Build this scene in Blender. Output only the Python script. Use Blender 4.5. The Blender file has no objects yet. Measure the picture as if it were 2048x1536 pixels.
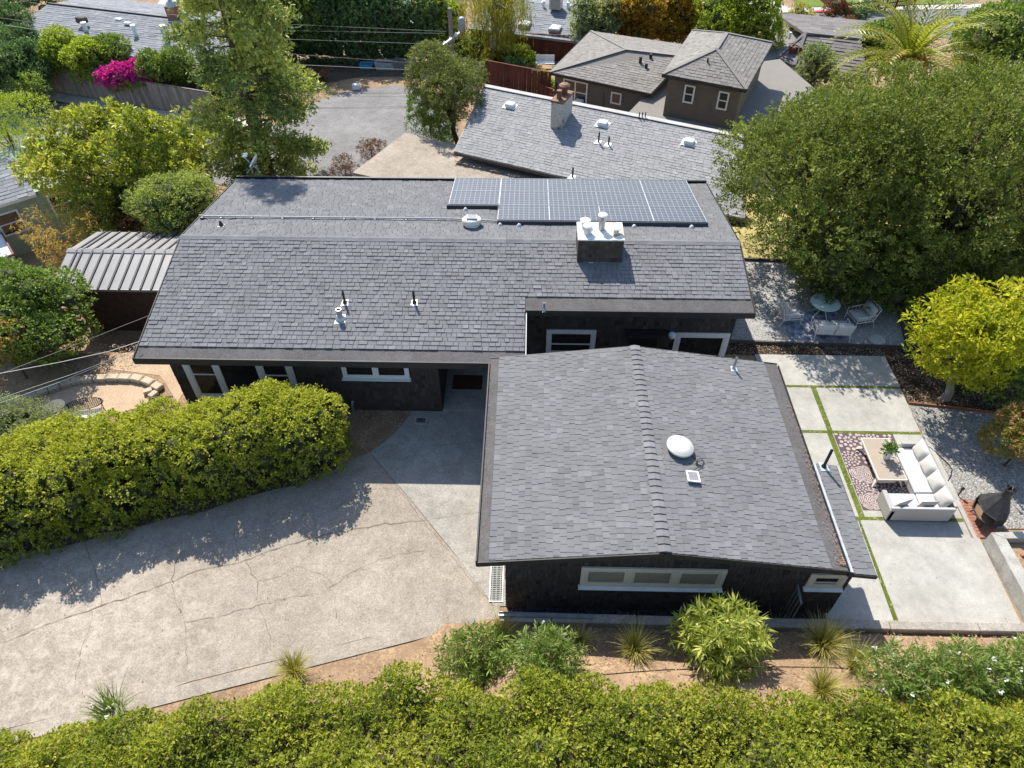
import bpy, math, random
import numpy as np
from mathutils import Vector, Matrix

rnd = random.Random(7)
C = bpy.context.scene.collection
SC = bpy.context.scene
R = math.radians

# ------------------------------------------------------------------ camera
CAM_H, FPX = 18.0, 1413.0
PITCH, YAW, ROLL = R(45.39), R(-1.43), R(-0.157)
_f = np.array([math.sin(YAW)*math.cos(PITCH), math.cos(YAW)*math.cos(PITCH), -math.sin(PITCH)])
_r = np.cross(_f, [0, 0, 1.0]); _r /= np.linalg.norm(_r); _u = np.cross(_r, _f)
_r, _u = _r*math.cos(ROLL)+_u*math.sin(ROLL), -_r*math.sin(ROLL)+_u*math.cos(ROLL)
cam_data = bpy.data.cameras.new('camera')
cam_data.sensor_fit = 'HORIZONTAL'; cam_data.sensor_width = 36.0
cam_data.lens = FPX/2048*36.0
cam_data.clip_start = 0.1; cam_data.clip_end = 600
cam = bpy.data.objects.new('camera', cam_data); C.objects.link(cam)
cam.matrix_world = Matrix(((_r[0], _u[0], -_f[0], 0), (_r[1], _u[1], -_f[1], 0), (_r[2], _u[2], -_f[2], CAM_H), (0, 0, 0, 1)))
SC.camera = cam

# ------------------------------------------------------------------ light
SUN_DIR = Vector((-0.232, 0.56, 0.66)).normalized()      # towards the sun
elev = math.asin(SUN_DIR.z); azim = math.atan2(SUN_DIR.x, SUN_DIR.y)
world = bpy.data.worlds.new('World'); SC.world = world; world.use_nodes = True
wn = world.node_tree.nodes; wl = world.node_tree.links; wn.clear()
sky = wn.new('ShaderNodeTexSky'); sky.sky_type = 'NISHITA'; sky.sun_disc = False
sky.sun_elevation = elev; sky.sun_rotation = azim; sky.air_density = 1.0; sky.dust_density = 0.6; sky.ozone_density = 1.2
bg = wn.new('ShaderNodeBackground'); bg.inputs['Strength'].default_value = 0.145
wo = wn.new('ShaderNodeOutputWorld')
wl.new(sky.outputs[0], bg.inputs[0]); wl.new(bg.outputs[0], wo.inputs[0])
sun_data = bpy.data.lights.new('sun', 'SUN'); sun_data.energy = 4.5; sun_data.angle = R(0.53); sun_data.color = (1, 0.955, 0.87)
sun = bpy.data.objects.new('sun', sun_data); C.objects.link(sun)
sun.location = (0, 0, 60); sun.rotation_euler = SUN_DIR.to_track_quat('Z', 'Y').to_euler()
vs = SC.view_settings
SC.display_settings.display_device = 'sRGB'
vs.view_transform = 'Standard'; vs.look = 'None'; vs.gamma = 1.0; vs.exposure = 0.95; vs.use_curve_mapping = False
SC.cycles.max_bounces = 6; SC.cycles.diffuse_bounces = 3; SC.cycles.transparent_max_bounces = 8

# ------------------------------------------------------------------ survey helpers (photo pixel -> point on a real plane)
def ray(px, py): return _r*(px-1024)/FPX-_u*(py-768)/FPX+_f
def at(px, py, z=0.0):
    d = ray(px, py); t = (z-CAM_H)/d[2]
    return Vector((d[0]*t, d[1]*t, z))
def at_y(px, py, y):
    d = ray(px, py); t = y/d[1]
    return Vector((d[0]*t, y, CAM_H+d[2]*t))
def hit(px, py, O, N):
    d = ray(px, py); o = np.array([0, 0, CAM_H]); t = ((np.array(O)-o)@np.array(N))/(d@np.array(N))
    return Vector(o+d*t)

def smooth(t):
    t = min(1, max(0, t)); return t*t*(3-2*t)
def zt(x, y):                                   # height of the terrain
    ye = y+max(0, -x-13.5)*0.9
    dip = -.75*smooth((y-19.62)/.3)*smooth((-x-12.4)/.5) if 19 < y < 28 else 0.0
    z = -3*smooth((ye-27.6)/5.5)-3*smooth((y-50)/22)
    z = min(z, dip)
    yb = 8.40 if x > -0.6 else 8.40+0.32*smooth((-0.6-x)/2)+0.296*(x+0.6)
    if y < yb: z += .70*smooth((x+.95)/1.0)+(.04+.58*smooth((x+5)/5))*min(yb-y, 2.4)
    return z

def on_ground(px, py, dz=0.0):                   # where the ray meets the terrain
    z = 0.0
    for _ in range(12): p = at(px, py, z+dz); z = zt(p.x, p.y)
    return Vector((p.x, p.y, z))

# ------------------------------------------------------------------ materials
class NT:
    def __init__(s, name):
        s.m = bpy.data.materials.new(name); s.m.use_nodes = True
        s.n = s.m.node_tree.nodes; s.l = s.m.node_tree.links; s.n.clear()
        s.out = s.n.new('ShaderNodeOutputMaterial'); s.b = s.n.new('ShaderNodeBsdfPrincipled')
        s.l.new(s.b.outputs[0], s.out.inputs[0])
        s.geo = s.n.new('ShaderNodeNewGeometry'); s.tc = s.n.new('ShaderNodeTexCoord')
    def put(s, v, sock):
        if isinstance(v, (int, float)): sock.default_value = v
        elif isinstance(v, tuple): sock.default_value = v if len(v) == 4 or len(sock.default_value) == 3 else v+(1,)
        else: s.l.new(v, sock)
    def noise(s, scale, detail=4, rough=0.6, vec=None, dist=0):
        n = s.n.new('ShaderNodeTexNoise'); s.put(scale, n.inputs['Scale']); s.put(detail, n.inputs['Detail']); s.put(rough, n.inputs['Roughness']); s.put(dist, n.inputs['Distortion'])
        s.l.new(vec or s.geo.outputs['Position'], n.inputs['Vector']); return n.outputs['Fac']
    def vor(s, scale, feature='F1', out='Distance', vec=None):
        n = s.n.new('ShaderNodeTexVoronoi'); n.feature = feature; s.put(scale, n.inputs['Scale'])
        s.l.new(vec or s.geo.outputs['Position'], n.inputs['Vector']); return n.outputs[out]
    def mapv(s, scale, vec=None, rot=(0, 0, 0)):
        n = s.n.new('ShaderNodeMapping'); n.inputs['Scale'].default_value = scale; n.inputs['Rotation'].default_value = rot
        s.l.new(vec or s.geo.outputs['Position'], n.inputs['Vector']); return n.outputs[0]
    def math(s, op, a, b=0.0, c=0.0):
        n = s.n.new('ShaderNodeMath'); n.operation = op
        for i, v in enumerate((a, b, c)): s.put(v, n.inputs[i])
        return n.outputs[0]
    def ramp(s, fac, stops):
        n = s.n.new('ShaderNodeValToRGB'); e = n.color_ramp.elements
        while len(e) < len(stops): e.new(0.5)
        for i, (p, c) in enumerate(stops):
            e[i].position = p; e[i].color = tuple(c)+(1,) if isinstance(c, (tuple, list)) else (c, c, c, 1)
        s.put(fac, n.inputs[0]); return n.outputs[0]
    def mix(s, fac, a, b, mode='MIX'):
        n = s.n.new('ShaderNodeMix'); n.data_type = 'RGBA'; n.blend_type = mode
        s.put(fac, n.inputs[0]); s.put(a, n.inputs[6]); s.put(b, n.inputs[7]); return n.outputs[2]
    def bump(s, h, strength=0.3, dist=0.02):
        n = s.n.new('ShaderNodeBump'); s.put(strength, n.inputs['Strength']); s.put(dist, n.inputs['Distance']); s.put(h, n.inputs['Height'])
        s.l.new(n.outputs[0], s.b.inputs['Normal'])
    def attr(s, name):
        n = s.n.new('ShaderNodeAttribute'); n.attribute_name = name; return n.outputs['Fac']
    def rand(s):                                # one value per piece, whether it is an object or an island of a joined mesh
        o = s.n.new('ShaderNodeObjectInfo').outputs['Random']
        return s.math('FRACT', s.math('ADD', o, s.geo.outputs['Random Per Island']))
    def fin(s, col, rough=0.7, metal=0.0, spec=0.5):
        s.put(col, s.b.inputs['Base Color']); s.put(rough, s.b.inputs['Roughness']); s.put(metal, s.b.inputs['Metallic'])
        s.put(spec, s.b.inputs['Specular IOR Level']); return s.m

def m_plain(name, col, rough=0.6, metal=0.0, var=0.15, scale=6.0, bump=0.0, bscale=60, spec=0.4):
    t = NT(name); f = t.noise(scale, 5)
    lo = tuple(c*(1-var) for c in col); hi = tuple(min(1, c*(1+var)) for c in col)
    if bump: t.bump(t.noise(bscale, 3), bump, 0.01)
    return t.fin(t.ramp(f, [(0.3, lo), (0.7, hi)]), rough, metal, spec)
def m_shingle(name, dark, light, rough=0.95, blot=0.35):
    t = NT(name); rv = t.rand(); mixc = lambda k: tuple(a*(1-k)+b*k for a, b in zip(dark, light))
    c = t.ramp(rv, [(0.0, dark), (0.12, mixc(.38)), (0.5, mixc(.5)), (0.88, mixc(.64)), (1.0, light)])
    g = t.noise(55, 3, 0.7); big = t.noise(1.4, 5, .65)
    c = t.mix(0.45, c, t.ramp(g, [(0.3, 0.6), (0.7, 1.4)]), 'MULTIPLY')
    c = t.mix(blot, c, t.ramp(big, [(0.3, 0.75), (0.7, 1.25)]), 'MULTIPLY')
    t.bump(g, 0.3, 0.005)
    return t.fin(c, rough, 0, 0.15)
def m_leaf(name, cols, rough=0.55, trans=0.46, spec=0.22):
    t = NT(name); a = t.attr('tint')
    c = t.ramp(a, [(i/(len(cols)-1), k) for i, k in enumerate(cols)])
    t.fin(c, rough, 0, spec)
    tr = t.n.new('ShaderNodeBsdfTranslucent'); t.l.new(t.mix(1.0, c, (1.2, 1.3, 0.6, 1), 'MULTIPLY'), tr.inputs[0])
    mx = t.n.new('ShaderNodeMixShader'); mx.inputs[0].default_value = trans
    t.l.new(t.b.outputs[0], mx.inputs[1]); t.l.new(tr.outputs[0], mx.inputs[2]); t.l.new(mx.outputs[0], t.out.inputs[0])
    return t.m
def m_bark(name, a, b):
    t = NT(name); v = t.mapv((8, 8, 2)); f = t.noise(2.0, 6, 0.7, v)
    t.bump(f, 0.6, 0.03); return t.fin(t.ramp(f, [(0.35, a), (0.65, b)]), 0.9, 0, 0.2)
def m_glass(name='window_glass', tint=(0.90, 0.90, 0.88), fac=0.86):
    t = NT(name); tr = t.n.new('ShaderNodeBsdfTransparent'); tr.inputs[0].default_value = tint+(1,)
    t.fin((0.01, 0.012, 0.014), 0.06, 0, 0.9)
    mx = t.n.new('ShaderNodeMixShader'); mx.inputs[0].default_value = fac
    t.l.new(t.b.outputs[0], mx.inputs[1]); t.l.new(tr.outputs[0], mx.inputs[2]); t.l.new(mx.outputs[0], t.out.inputs[0])
    return t.m

def m_concrete(name, col, stain=(0.6, 0.56, 0.5), speck=0.25, bleach=0.0):
    t = NT(name); big = t.noise(0.38, 6, 0.7); mid = t.noise(1.7, 7, 0.72, None, 0.8); fine = t.noise(34, 4, 0.8); grit = t.vor(36, 'F1', 'Color'); pat = t.noise(4.5, 6, .75)
    c = t.ramp(big, [(0.3, tuple(k*.78 for k in col)), (0.7, tuple(min(1, k*1.16) for k in col))])
    c = t.mix(0.55, c, t.ramp(mid, [(0.36, stain), (0.58, (1.1, 1.09, 1.08))]), 'MULTIPLY')
    c = t.mix(0.30, c, t.ramp(pat, [(0.35, 0.7), (0.65, 1.25)]), 'MULTIPLY')
    c = t.mix(speck, c, t.ramp(fine, [(0.32, 0.35), (0.52, 1.0), (0.70, 1.7)]), 'MULTIPLY')
    sep = t.n.new('ShaderNodeSeparateColor'); t.l.new(grit, sep.inputs[0])
    c = t.mix(speck, c, t.ramp(sep.outputs[0], [(0.0, 0.55), (.5, 1.0), (1.0, 1.55)]), 'MULTIPLY')
    if bleach:
        vd = t.n.new('ShaderNodeVectorMath'); vd.operation = 'DISTANCE'; t.l.new(t.geo.outputs['Position'], vd.inputs[0]); vd.inputs[1].default_value = (-12.3, 7.2, 0)
        k = t.math('MULTIPLY', t.ramp(t.math('DIVIDE', vd.outputs['Value'], 8.0), [(.25, 1.0), (.8, 0.0)]), t.ramp(t.noise(2.6, 7, .78), [(.48, 0.0), (.60, 1.0)]))
        c = t.mix(t.math('MULTIPLY', k, bleach), c, tuple(min(1, q*1.55+.02) for q in col)+(1,))
    t.bump(fine, 0.3, 0.01)
    return t.fin(c, 0.88, 0, 0.2)
def m_soil(name, a, b, litter=None, lf=0.62, grains=30, rough=0.95):
    t = NT(name); big = t.noise(0.9, 6, 0.7); fine = t.noise(grains, 4, 0.75); v = t.vor(grains*.55, 'F1', 'Color')
    c = t.ramp(big, [(0.3, a), (0.7, b)])
    c = t.mix(0.55, c, t.ramp(fine, [(0.3, 0.5), (0.7, 1.45)]), 'MULTIPLY')
    if litter:
        sep = t.n.new('ShaderNodeSeparateColor'); t.l.new(v, sep.inputs[0])
        k = t.ramp(sep.outputs[0], [(lf, 0.0), (lf+0.04, 1.0)])
        k2 = t.math('MULTIPLY', k, t.ramp(t.noise(1.6, 4), [(0.4, 0.0), (0.62, 1.0)]))
        c = t.mix(k2, c, litter)
    t.bump(fine, 0.6, 0.03)
    return t.fin(c, rough, 0, 0.15)
def m_gravel(name, cols, scale=22):
    t = NT(name); v = t.vor(scale, 'F1', 'Color'); d = t.vor(scale, 'F1', 'Distance')
    sep = t.n.new('ShaderNodeSeparateColor'); t.l.new(v, sep.inputs[0])
    c = t.ramp(sep.outputs[0], [(i/(len(cols)-1), k) for i, k in enumerate(cols)])
    c = t.mix(0.35, c, t.ramp(t.noise(1.1, 5), [(0.3, 0.6), (0.7, 1.3)]), 'MULTIPLY')
    t.bump(t.math('SUBTRACT', 1.0, d), 0.8, 0.03); return t.fin(c, 0.9, 0, 0.2)
def m_wood(name, a, b, scale=3.0, axis=(1, 1, 14), rough=0.8):
    t = NT(name); f = t.noise(scale, 5, 0.65, t.mapv(axis)); rv = t.rand()
    c = t.ramp(f, [(0.3, a), (0.7, b)])
    c = t.mix(0.6, c, t.ramp(rv, [(0, 0.65), (1, 1.35)]), 'MULTIPLY')
    t.bump(f, 0.3, 0.01); return t.fin(c, rough, 0, 0.2)

# ------------------------------------------------------------------ objects
W = {}
def link(o, parent=None, local=None):
    C.objects.link(o)
    if parent is not None:
        o.parent = parent; o.matrix_parent_inverse = W[parent.name].inverted()
    W[o.name] = Matrix.Identity(4)
    return o
def tag(o, label=None, cat=None, group=None, kind=None):
    if label: o['label'] = label
    if cat: o['category'] = cat
    if group: o['group'] = group
    if kind: o['kind'] = kind
    return o
def thing(name, label, cat, loc=(0, 0, 0), rz=0.0, group=None):
    o = bpy.data.objects.new(name, None); C.objects.link(o)
    o.empty_display_size = 0.2; o.location = loc; o.rotation_euler = (0, 0, rz)
    W[o.name] = Matrix.Translation(Vector(loc)) @ Matrix.Rotation(rz, 4, 'Z')
    return tag(o, label, cat, group)
def copy_tree(o, parent=None):
    c = o.copy(); C.objects.link(c)
    if parent is not None: c.parent = parent
    for ch in list(o.children): copy_tree(ch, c)
    return c

class MB:
    def __init__(s, M=None): s.v = []; s.f = []; s.M = M; s.sm = False
    def add(s, vs, fs):
        k = len(s.v)
        s.v += [tuple(s.M @ Vector(v)) if s.M else tuple(v) for v in vs]
        s.f += [tuple(i+k for i in f) for f in fs]; return s
    def box(s, a, b):                            # axis-aligned from corner a to corner b
        x0, y0, z0 = a; x1, y1, z1 = b
        return s.add([(x0, y0, z0), (x1, y0, z0), (x1, y1, z0), (x0, y1, z0), (x0, y0, z1), (x1, y0, z1), (x1, y1, z1), (x0, y1, z1)],
                     [(3, 2, 1, 0), (4, 5, 6, 7), (0, 1, 5, 4), (1, 2, 6, 5), (2, 3, 7, 6), (3, 0, 4, 7)])
    def cbox(s, c, d, bev=0.0):
        c = Vector(c); h = Vector(d)/2
        if not bev: return s.box(c-h, c+h)
        b = min(bev, h.x*.9, h.y*.9, h.z*.9); rings = []
        for z, i in ((-h.z, b), (-h.z+b, 0), (h.z-b, 0), (h.z, b)):
            x, y = h.x-i, h.y-i; q = b if i == 0 else b*.4
            rings.append([(c.x+px, c.y+py, c.z+z) for px, py in ((x-q, -y), (x, -y+q), (x, y-q), (x-q, y), (-x+q, y), (-x, y-q), (-x, -y+q), (-x+q, -y))])
        return s.rings(rings, True)
    def rings(s, rings, cap=False, close=True):
        n = len(rings[0]); vs = [p for r_ in rings for p in r_]; fs = []
        for j in range(len(rings)-1):
            for i in range(n if close else n-1):
                i2 = (i+1) % n; fs.append((j*n+i, j*n+i2, (j+1)*n+i2, (j+1)*n+i))
        if cap: fs += [tuple(range(n-1, -1, -1)), tuple(range((len(rings)-1)*n, len(rings)*n))]
        return s.add(vs, fs)
    def beam(s, a, b, w, h, up=(0, 0, 1)):       # rectangular bar from a to b
        a, b = Vector(a), Vector(b); d = (b-a).normalized(); up = Vector(up)
        if abs(d.dot(up)) > 0.98: up = Vector((0, 1, 0))
        sx = d.cross(up).normalized()*w/2; sy = sx.cross(d).normalized()*h/2
        return s.rings([[a-sx-sy, a+sx-sy, a+sx+sy, a-sx+sy], [b-sx-sy, b+sx-sy, b+sx+sy, b-sx+sy]], True)
    def tube(s, pts, r, n=8, cap=True):
        pts = [Vector(p) for p in pts]; rs = r if isinstance(r, (list, tuple)) else [r]*len(pts); rings = []
        ref = Vector((0.13, 0.31, 1)).normalized()
        for i, p in enumerate(pts):
            d = (pts[min(i+1, len(pts)-1)]-pts[max(i-1, 0)]).normalized()
            q = ref if abs(d.dot(ref)) < 0.95 else Vector((1, 0, 0))
            x = d.cross(q).normalized(); y = d.cross(x)
            rings.append([p+(x*math.cos(k*2*math.pi/n)+y*math.sin(k*2*math.pi/n))*rs[i] for k in range(n)])
        s.rings(rings, cap); return s
    def lathe(s, c, prof, n=24, cap=True, a0=0.0, a1=2*math.pi):
        c = Vector(c); full = abs(a1-a0-2*math.pi) < 1e-6; m = n if full else n+1
        rings = [[c+Vector((r_*math.cos(a0+(a1-a0)*k/n), r_*math.sin(a0+(a1-a0)*k/n), z)) for k in range(m)] for r_, z in prof]
        return s.rings(rings, cap and full, full)
    def prism(s, poly, z0, z1):
        n = len(poly); vs = [(p[0], p[1], z0) for p in poly]+[(p[0], p[1], z1) for p in poly]
        ar = sum(poly[i][0]*poly[(i+1) % n][1]-poly[(i+1) % n][0]*poly[i][1] for i in range(n))
        fs = [tuple(range(n-1, -1, -1)), tuple(range(n, 2*n))]+[(i, (i+1) % n, n+(i+1) % n, n+i) for i in range(n)]
        if ar < 0: fs = [tuple(reversed(f)) for f in fs]
        return s.add(vs, fs)
    def slab(s, corners, th):                    # thick sheet below a polygon in space
        c = [Vector(p) for p in corners]; n = len(c); nr = (c[1]-c[0]).cross(c[2]-c[0]).normalized()
        if nr.z < 0: c.reverse(); nr = -nr
        return s.add(c+[p-nr*th for p in c], [tuple(range(n)), tuple(range(2*n-1, n-1, -1))]+[(i, n+i, n+(i+1) % n, (i+1) % n) for i in range(n)])
    def poly(s, pts): return s.add(pts, [tuple(range(len(pts)))])
    def build(s, name, mat, parent=None, smooth=False, label=None, kind=None, mods=None):
        me = bpy.data.meshes.new(name); me.from_pydata(s.v, [], s.f); me.update()
        if mat: me.materials.append(mat)
        if smooth: me.polygons.foreach_set('use_smooth', [True]*len(me.polygons))
        o = bpy.data.objects.new(name, me); link(o, parent)
        if mods == 'sub':
            md = o.modifiers.new('s', 'SUBSURF'); md.levels = 2; md.render_levels = 2
        if label: o['label'] = label
        if kind: o['kind'] = kind
        return o
def place_mesh(me, name, M, parent=None):        # an object that shares mesh data, at world matrix M
    o = bpy.data.objects.new(name, me); link(o, parent)
    o.matrix_basis = M; return o

def raw_mesh(name, V, F, mat, parent=None, tint=None, kind=None, label=None):
    """V (n,3) array, F (m,k) array of equal-sized faces"""
    me = bpy.data.meshes.new(name); V = np.asarray(V, np.float32); F = np.asarray(F, np.int32)
    me.vertices.add(len(V)); me.vertices.foreach_set('co', V.ravel())
    me.loops.add(F.size); me.loops.foreach_set('vertex_index', F.ravel())
    me.polygons.add(len(F)); me.polygons.foreach_set('loop_start', np.arange(0, F.size, F.shape[1], dtype=np.int32))
    me.update(calc_edges=True)
    if tint is not None:
        a = me.attributes.new('tint', 'FLOAT', 'POINT'); a.data.foreach_set('value', np.asarray(tint, np.float32))
    me.materials.append(mat)
    o = bpy.data.objects.new(name, me); link(o, parent)
    if kind: o['kind'] = kind
    if label: o['label'] = label
    return o

# ------------------------------------------------------------------ shingles
def span(poly, v):
    xs = []
    n = len(poly)
    for i in range(n):
        (a, b), (c, d) = poly[i], poly[(i+1) % n]
        if (b <= v) != (d <= v): xs.append(a+(c-a)*(v-b)/(d-b))
    return (min(xs), max(xs)) if len(xs) > 1 else None
SH_MESH = {}
def wedge_verts(w, h, t): return [(0, 0, -0.004), (w, 0, -0.004), (w, h, -0.004), (0, h, -0.004), (0, 0, t), (w, 0, t), (w, h, 0.002), (0, h, 0.002)]
WEDGE_F = [(4, 5, 6, 7), (0, 1, 5, 4), (1, 2, 6, 5), (3, 0, 4, 7), (2, 3, 7, 6)]
def shingles(parent, O, U, V, poly, exp, widths, t, mat, piece='shingle', rest='shingle_courses', parts=0, seed=1, tv=0.62, key=None, jit=0.0, align=0.0, hole=None):
    """lays overlapping shingles on the plane O + u U + v V inside the convex polygon; the `parts` largest in the picture
    become objects of their own, the rest one joined mesh"""
    g = random.Random(seed); O = Vector(O); U = Vector(U).normalized(); V = Vector(V).normalized(); N = U.cross(V)
    vmin = min(p[1] for p in poly); vmax = max(p[1] for p in poly); tabs = []
    j = 0; v = vmin
    while v < vmax-0.02:
        h = min(exp, vmax-v); sp = span(poly, v+h*.5)
        if sp and sp[1]-sp[0] > 0.03:
            u = sp[0]-g.random()*max(widths)
            while u < sp[1]:
                w = g.choice(widths); a, b = max(u, sp[0]), min(u+w, sp[1])
                if b-a > 0.02 and not (hole and hole[0] < (a+b)/2 < hole[1] and hole[2] < v+h/2 < hole[3]):
                    tabs.append((a, v+(g.random()-.5)*jit, b-a, h, t*(1-tv+2*tv*g.random()), abs(b-a-w) < 1e-6 and h == exp))
                u += w
        v += exp; j += 1
    order = sorted(range(len(tabs)), key=lambda i: key(O+U*tabs[i][0]+V*tabs[i][1]) if key else 0)
    chosen = set([i for i in order if tabs[i][5]][:parts])
    vs, fs = [], []
    B = Matrix((U, V, N)).transposed().to_4x4()
    for i, (a, v, w, h, th, full) in enumerate(tabs):
        if i in chosen:
            k = (piece, round(w, 3), round(h, 3), round(th/t*2)/2, mat.name); me = SH_MESH.get(k)
            if me is None:
                me = bpy.data.meshes.new(piece); me.from_pydata(wedge_verts(w-0.013, h*1.12, t*max(.5, k[3])), [], WEDGE_F); me.materials.append(mat); SH_MESH[k] = me
            place_mesh(me, piece, Matrix.Translation(O+U*a+V*v) @ B, parent)
        else:
            k = len(vs); P0 = O+U*a+V*v
            vs += [P0+U*x+V*y+N*z for x, y, z in wedge_verts(w-0.013, h*1.12, th)]
            fs += [tuple(q+k for q in f) for f in WEDGE_F]
    if fs:
        me = bpy.data.meshes.new(rest); me.from_pydata(vs, [], fs); me.materials.append(mat)
        o = bpy.data.objects.new(rest, me); link(o, parent); o['kind'] = 'stuff'
def near_cam(p): return (Vector(p)-Vector((0, 0, CAM_H))).length

# ------------------------------------------------------------------ foliage
RNG = np.random.default_rng(11)
def unit(a): return a/np.maximum(np.linalg.norm(a, axis=-1, keepdims=True), 1e-9)
def leaves(name, P0, D, mat, k=6, tw=0.25, L=0.08, Wd=0.04, spread=0.9, up=0.35, parent=None, tint=None, label=None, kind=None, droop=0.0, fold=0.25):
    """k leaves along each twig that starts at P0 and grows along D"""
    n = len(P0); P0 = np.repeat(P0, k, 0); D = np.repeat(unit(D), k, 0); N = n*k
    s = RNG.random((N, 1))**0.8
    side = RNG.normal(size=(N, 3)); side -= (side*D).sum(1, keepdims=True)*D; side = unit(side)
    ld = unit(D*(1-spread*0.6)+side*spread+np.array([0, 0, up*0.4-droop]))
    base = P0+D*s*tw+side*0.01
    nrm = unit(RNG.normal(size=(N, 3))*0.55+np.array([0, 0, 1.0])*up*2+side*0.3)
    lat = unit(np.cross(ld, nrm)); nn = np.cross(lat, ld)
    sc = (0.5+0.95*RNG.random((N, 1)))
    l, w = L*sc, Wd*sc
    a = base; tip = base+ld*l; mid = base+ld*l*0.5
    lf = mid+lat*w*0.5+nn*w*fold; rt = mid-lat*w*0.5+nn*w*fold
    V = np.stack([a, lf, tip, rt], 1).reshape(-1, 3)
    i = np.arange(N)*4
    F = np.stack([np.stack([i, i+2, i+1], 1), np.stack([i, i+3, i+2], 1)], 1).reshape(-1, 3)
    if tint is None: tint = RNG.random(n)
    tt = np.clip(np.repeat(tint, k)*0.6+RNG.random(N)*0.4, 0, 1)
    return raw_mesh(name, V, F, mat, parent, np.repeat(tt, 4), kind, label)

def lobes(c, r, n, lr, flat=0.0, seed=0, bias=0.3):
    """n lobe ellipsoids scattered over the shell of the crown ellipsoid (centre c, radii r)"""
    g = np.random.default_rng(seed); c = np.array(c, float); r = np.array(r, float)
    d = unit(g.normal(size=(n, 3))+np.array([0, 0, bias])); rad = 0.45+0.5*g.random((n, 1))**0.6
    P = c+d*r*rad
    s = lr*(0.65+0.7*g.random((n, 1)))
    return P, s*np.array([[1, 1, 0.75]])
def on_lobes(P, S, n, seed=0, up=0.35, inside=0.82, jit=0.16):
    """n twig points and outward directions on the union of the lobes"""
    g = np.random.default_rng(seed); m = len(P); ar = (S[:, 0]**2); pr = ar/ar.sum()
    k = g.choice(m, int(n*1.9), p=pr)
    d = unit(g.normal(size=(len(k), 3))+np.array([0, 0, up]))
    pts = P[k]+d*S[k]*(1-jit+2*jit*g.random((len(k), 1))*0.8)
    keep = np.ones(len(k), bool)
    for j in range(m):
        q = ((pts-P[j])/S[j]); keep &= (np.linalg.norm(q, axis=1) > inside) | (k == j)
    pts, d, k = pts[keep][:n], d[keep][:n], k[keep][:n]
    lt = g.random(m); tint = 0.45*lt[k]+0.55*g.random(len(k))
    return pts, d, tint
def limbs(mb, base, top, P, n, r0, seed=0, twist=0.25, split=0.35):
    """trunk from base to top, n limbs to lobe centres"""
    g = random.Random(seed); base, top = Vector(base), Vector(top); pts = []
    for i in range(6):
        t = i/5; p = base.lerp(top, t)
        if 0 < i < 5: p += Vector(((g.random()-.5)*twist, (g.random()-.5)*twist, 0))
        pts.append(p)
    mb.tube(pts, [r0*(1.25-0.85*i/5) if i else r0*1.5 for i in range(6)], 9)
    idx = list(range(len(P))); g.shuffle(idx)
    for j in idx[:n]:
        e = Vector(P[j]); t = split+(0.95-split)*g.random(); s0 = base.lerp(top, t)
        md = s0.lerp(e, 0.5)+Vector(((g.random()-.5), (g.random()-.5), 0.3*g.random()))*0.3*(e-s0).length*.5
        rr = r0*0.45*(0.6+0.5*g.random())
        mb.tube([s0, s0.lerp(md, .5)+Vector((0, 0, .05)), md, e], [rr, rr*.8, rr*.6, rr*.2], 6)
# ================================================================== materials
M = {}
M['soil'] = m_soil('dry_soil', (.17, .105, .062), (.32, .215, .135), (.36, .25, .14, 1), 0.55, 34)
M['mulch'] = m_soil('bark_mulch', (.022, .014, .010), (.05, .032, .022), (.34, .26, .17, 1), 0.78, 70)
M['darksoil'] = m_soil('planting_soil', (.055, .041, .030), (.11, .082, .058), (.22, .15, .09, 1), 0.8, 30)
M['aggregate'] = m_concrete('exposed_aggregate', (.292, .252, .204), (.80, .76, .70), 0.36, .5)
M['apron'] = m_concrete('old_concrete', (.31, .288, .25), (.7, .67, .62), 0.32)
M['kerb'] = m_concrete('kerb_concrete', (.30, .262, .215), (.75, .7, .64), 0.36)
M['slab'] = m_concrete('smooth_concrete', (.345, .332, .298), (.88, .86, .83), 0.10)
M['curb'] = m_concrete('curb_concrete', (.33, .295, .255), (.7, .66, .6), 0.35)
M['whiteconc'] = m_concrete('poured_concrete', (.40, .38, .34), (.62, .6, .57), 0.25)
M['asphalt'] = m_concrete('asphalt', (.19, .182, .175), (.75, .74, .72), 0.35)
M['asphaltdark'] = m_concrete('far_asphalt', (.17, .165, .165), (.8, .8, .8), 0.3)
M['pavement'] = m_concrete('pavement_concrete', (.42, .40, .36), (.8, .78, .74), 0.2)
M['crack'] = m_plain('crack_dirt', (.13, .088, .058), .95)
M['gravel'] = m_gravel('pale_gravel', [(.13, .125, .115), (.20, .19, .175), (.28, .27, .245), (.22, .195, .165), (.42, .40, .37)], 24)
M['gravelgrey'] = m_gravel('grey_gravel', [(.20, .2, .195), (.27, .265, .25), (.34, .33, .31), (.42, .40, .37)], 24)
M['gravelblack'] = m_gravel('black_gravel', [(.012, .012, .012), (.03, .03, .03), (.06, .058, .055)], 16)
M['turf'] = m_soil('artificial_turf', (.07, .10, .015), (.14, .17, .03), (.4, .36, .2, 1), 0.86, 40)
M['drygrass'] = m_soil('dry_grass', (.30, .24, .09), (.44, .36, .15), (.16, .15, .04, 1), 0.6, 18)
M['lawn'] = m_soil('lawn_grass', (.08, .13, .02), (.15, .2, .04), None, .6, 20)
M['timber'] = m_wood('dark_timber', (.05, .042, .038), (.11, .095, .085), 3, (14, 14, 14))
M['rustedge'] = m_wood('rusty_timber', (.16, .06, .025), (.30, .13, .06), 3, (14, 14, 14))
M['greyfence'] = m_wood('weathered_fence', (.16, .13, .105), (.30, .25, .21), 2.0, (2, 2, .6))
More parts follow.
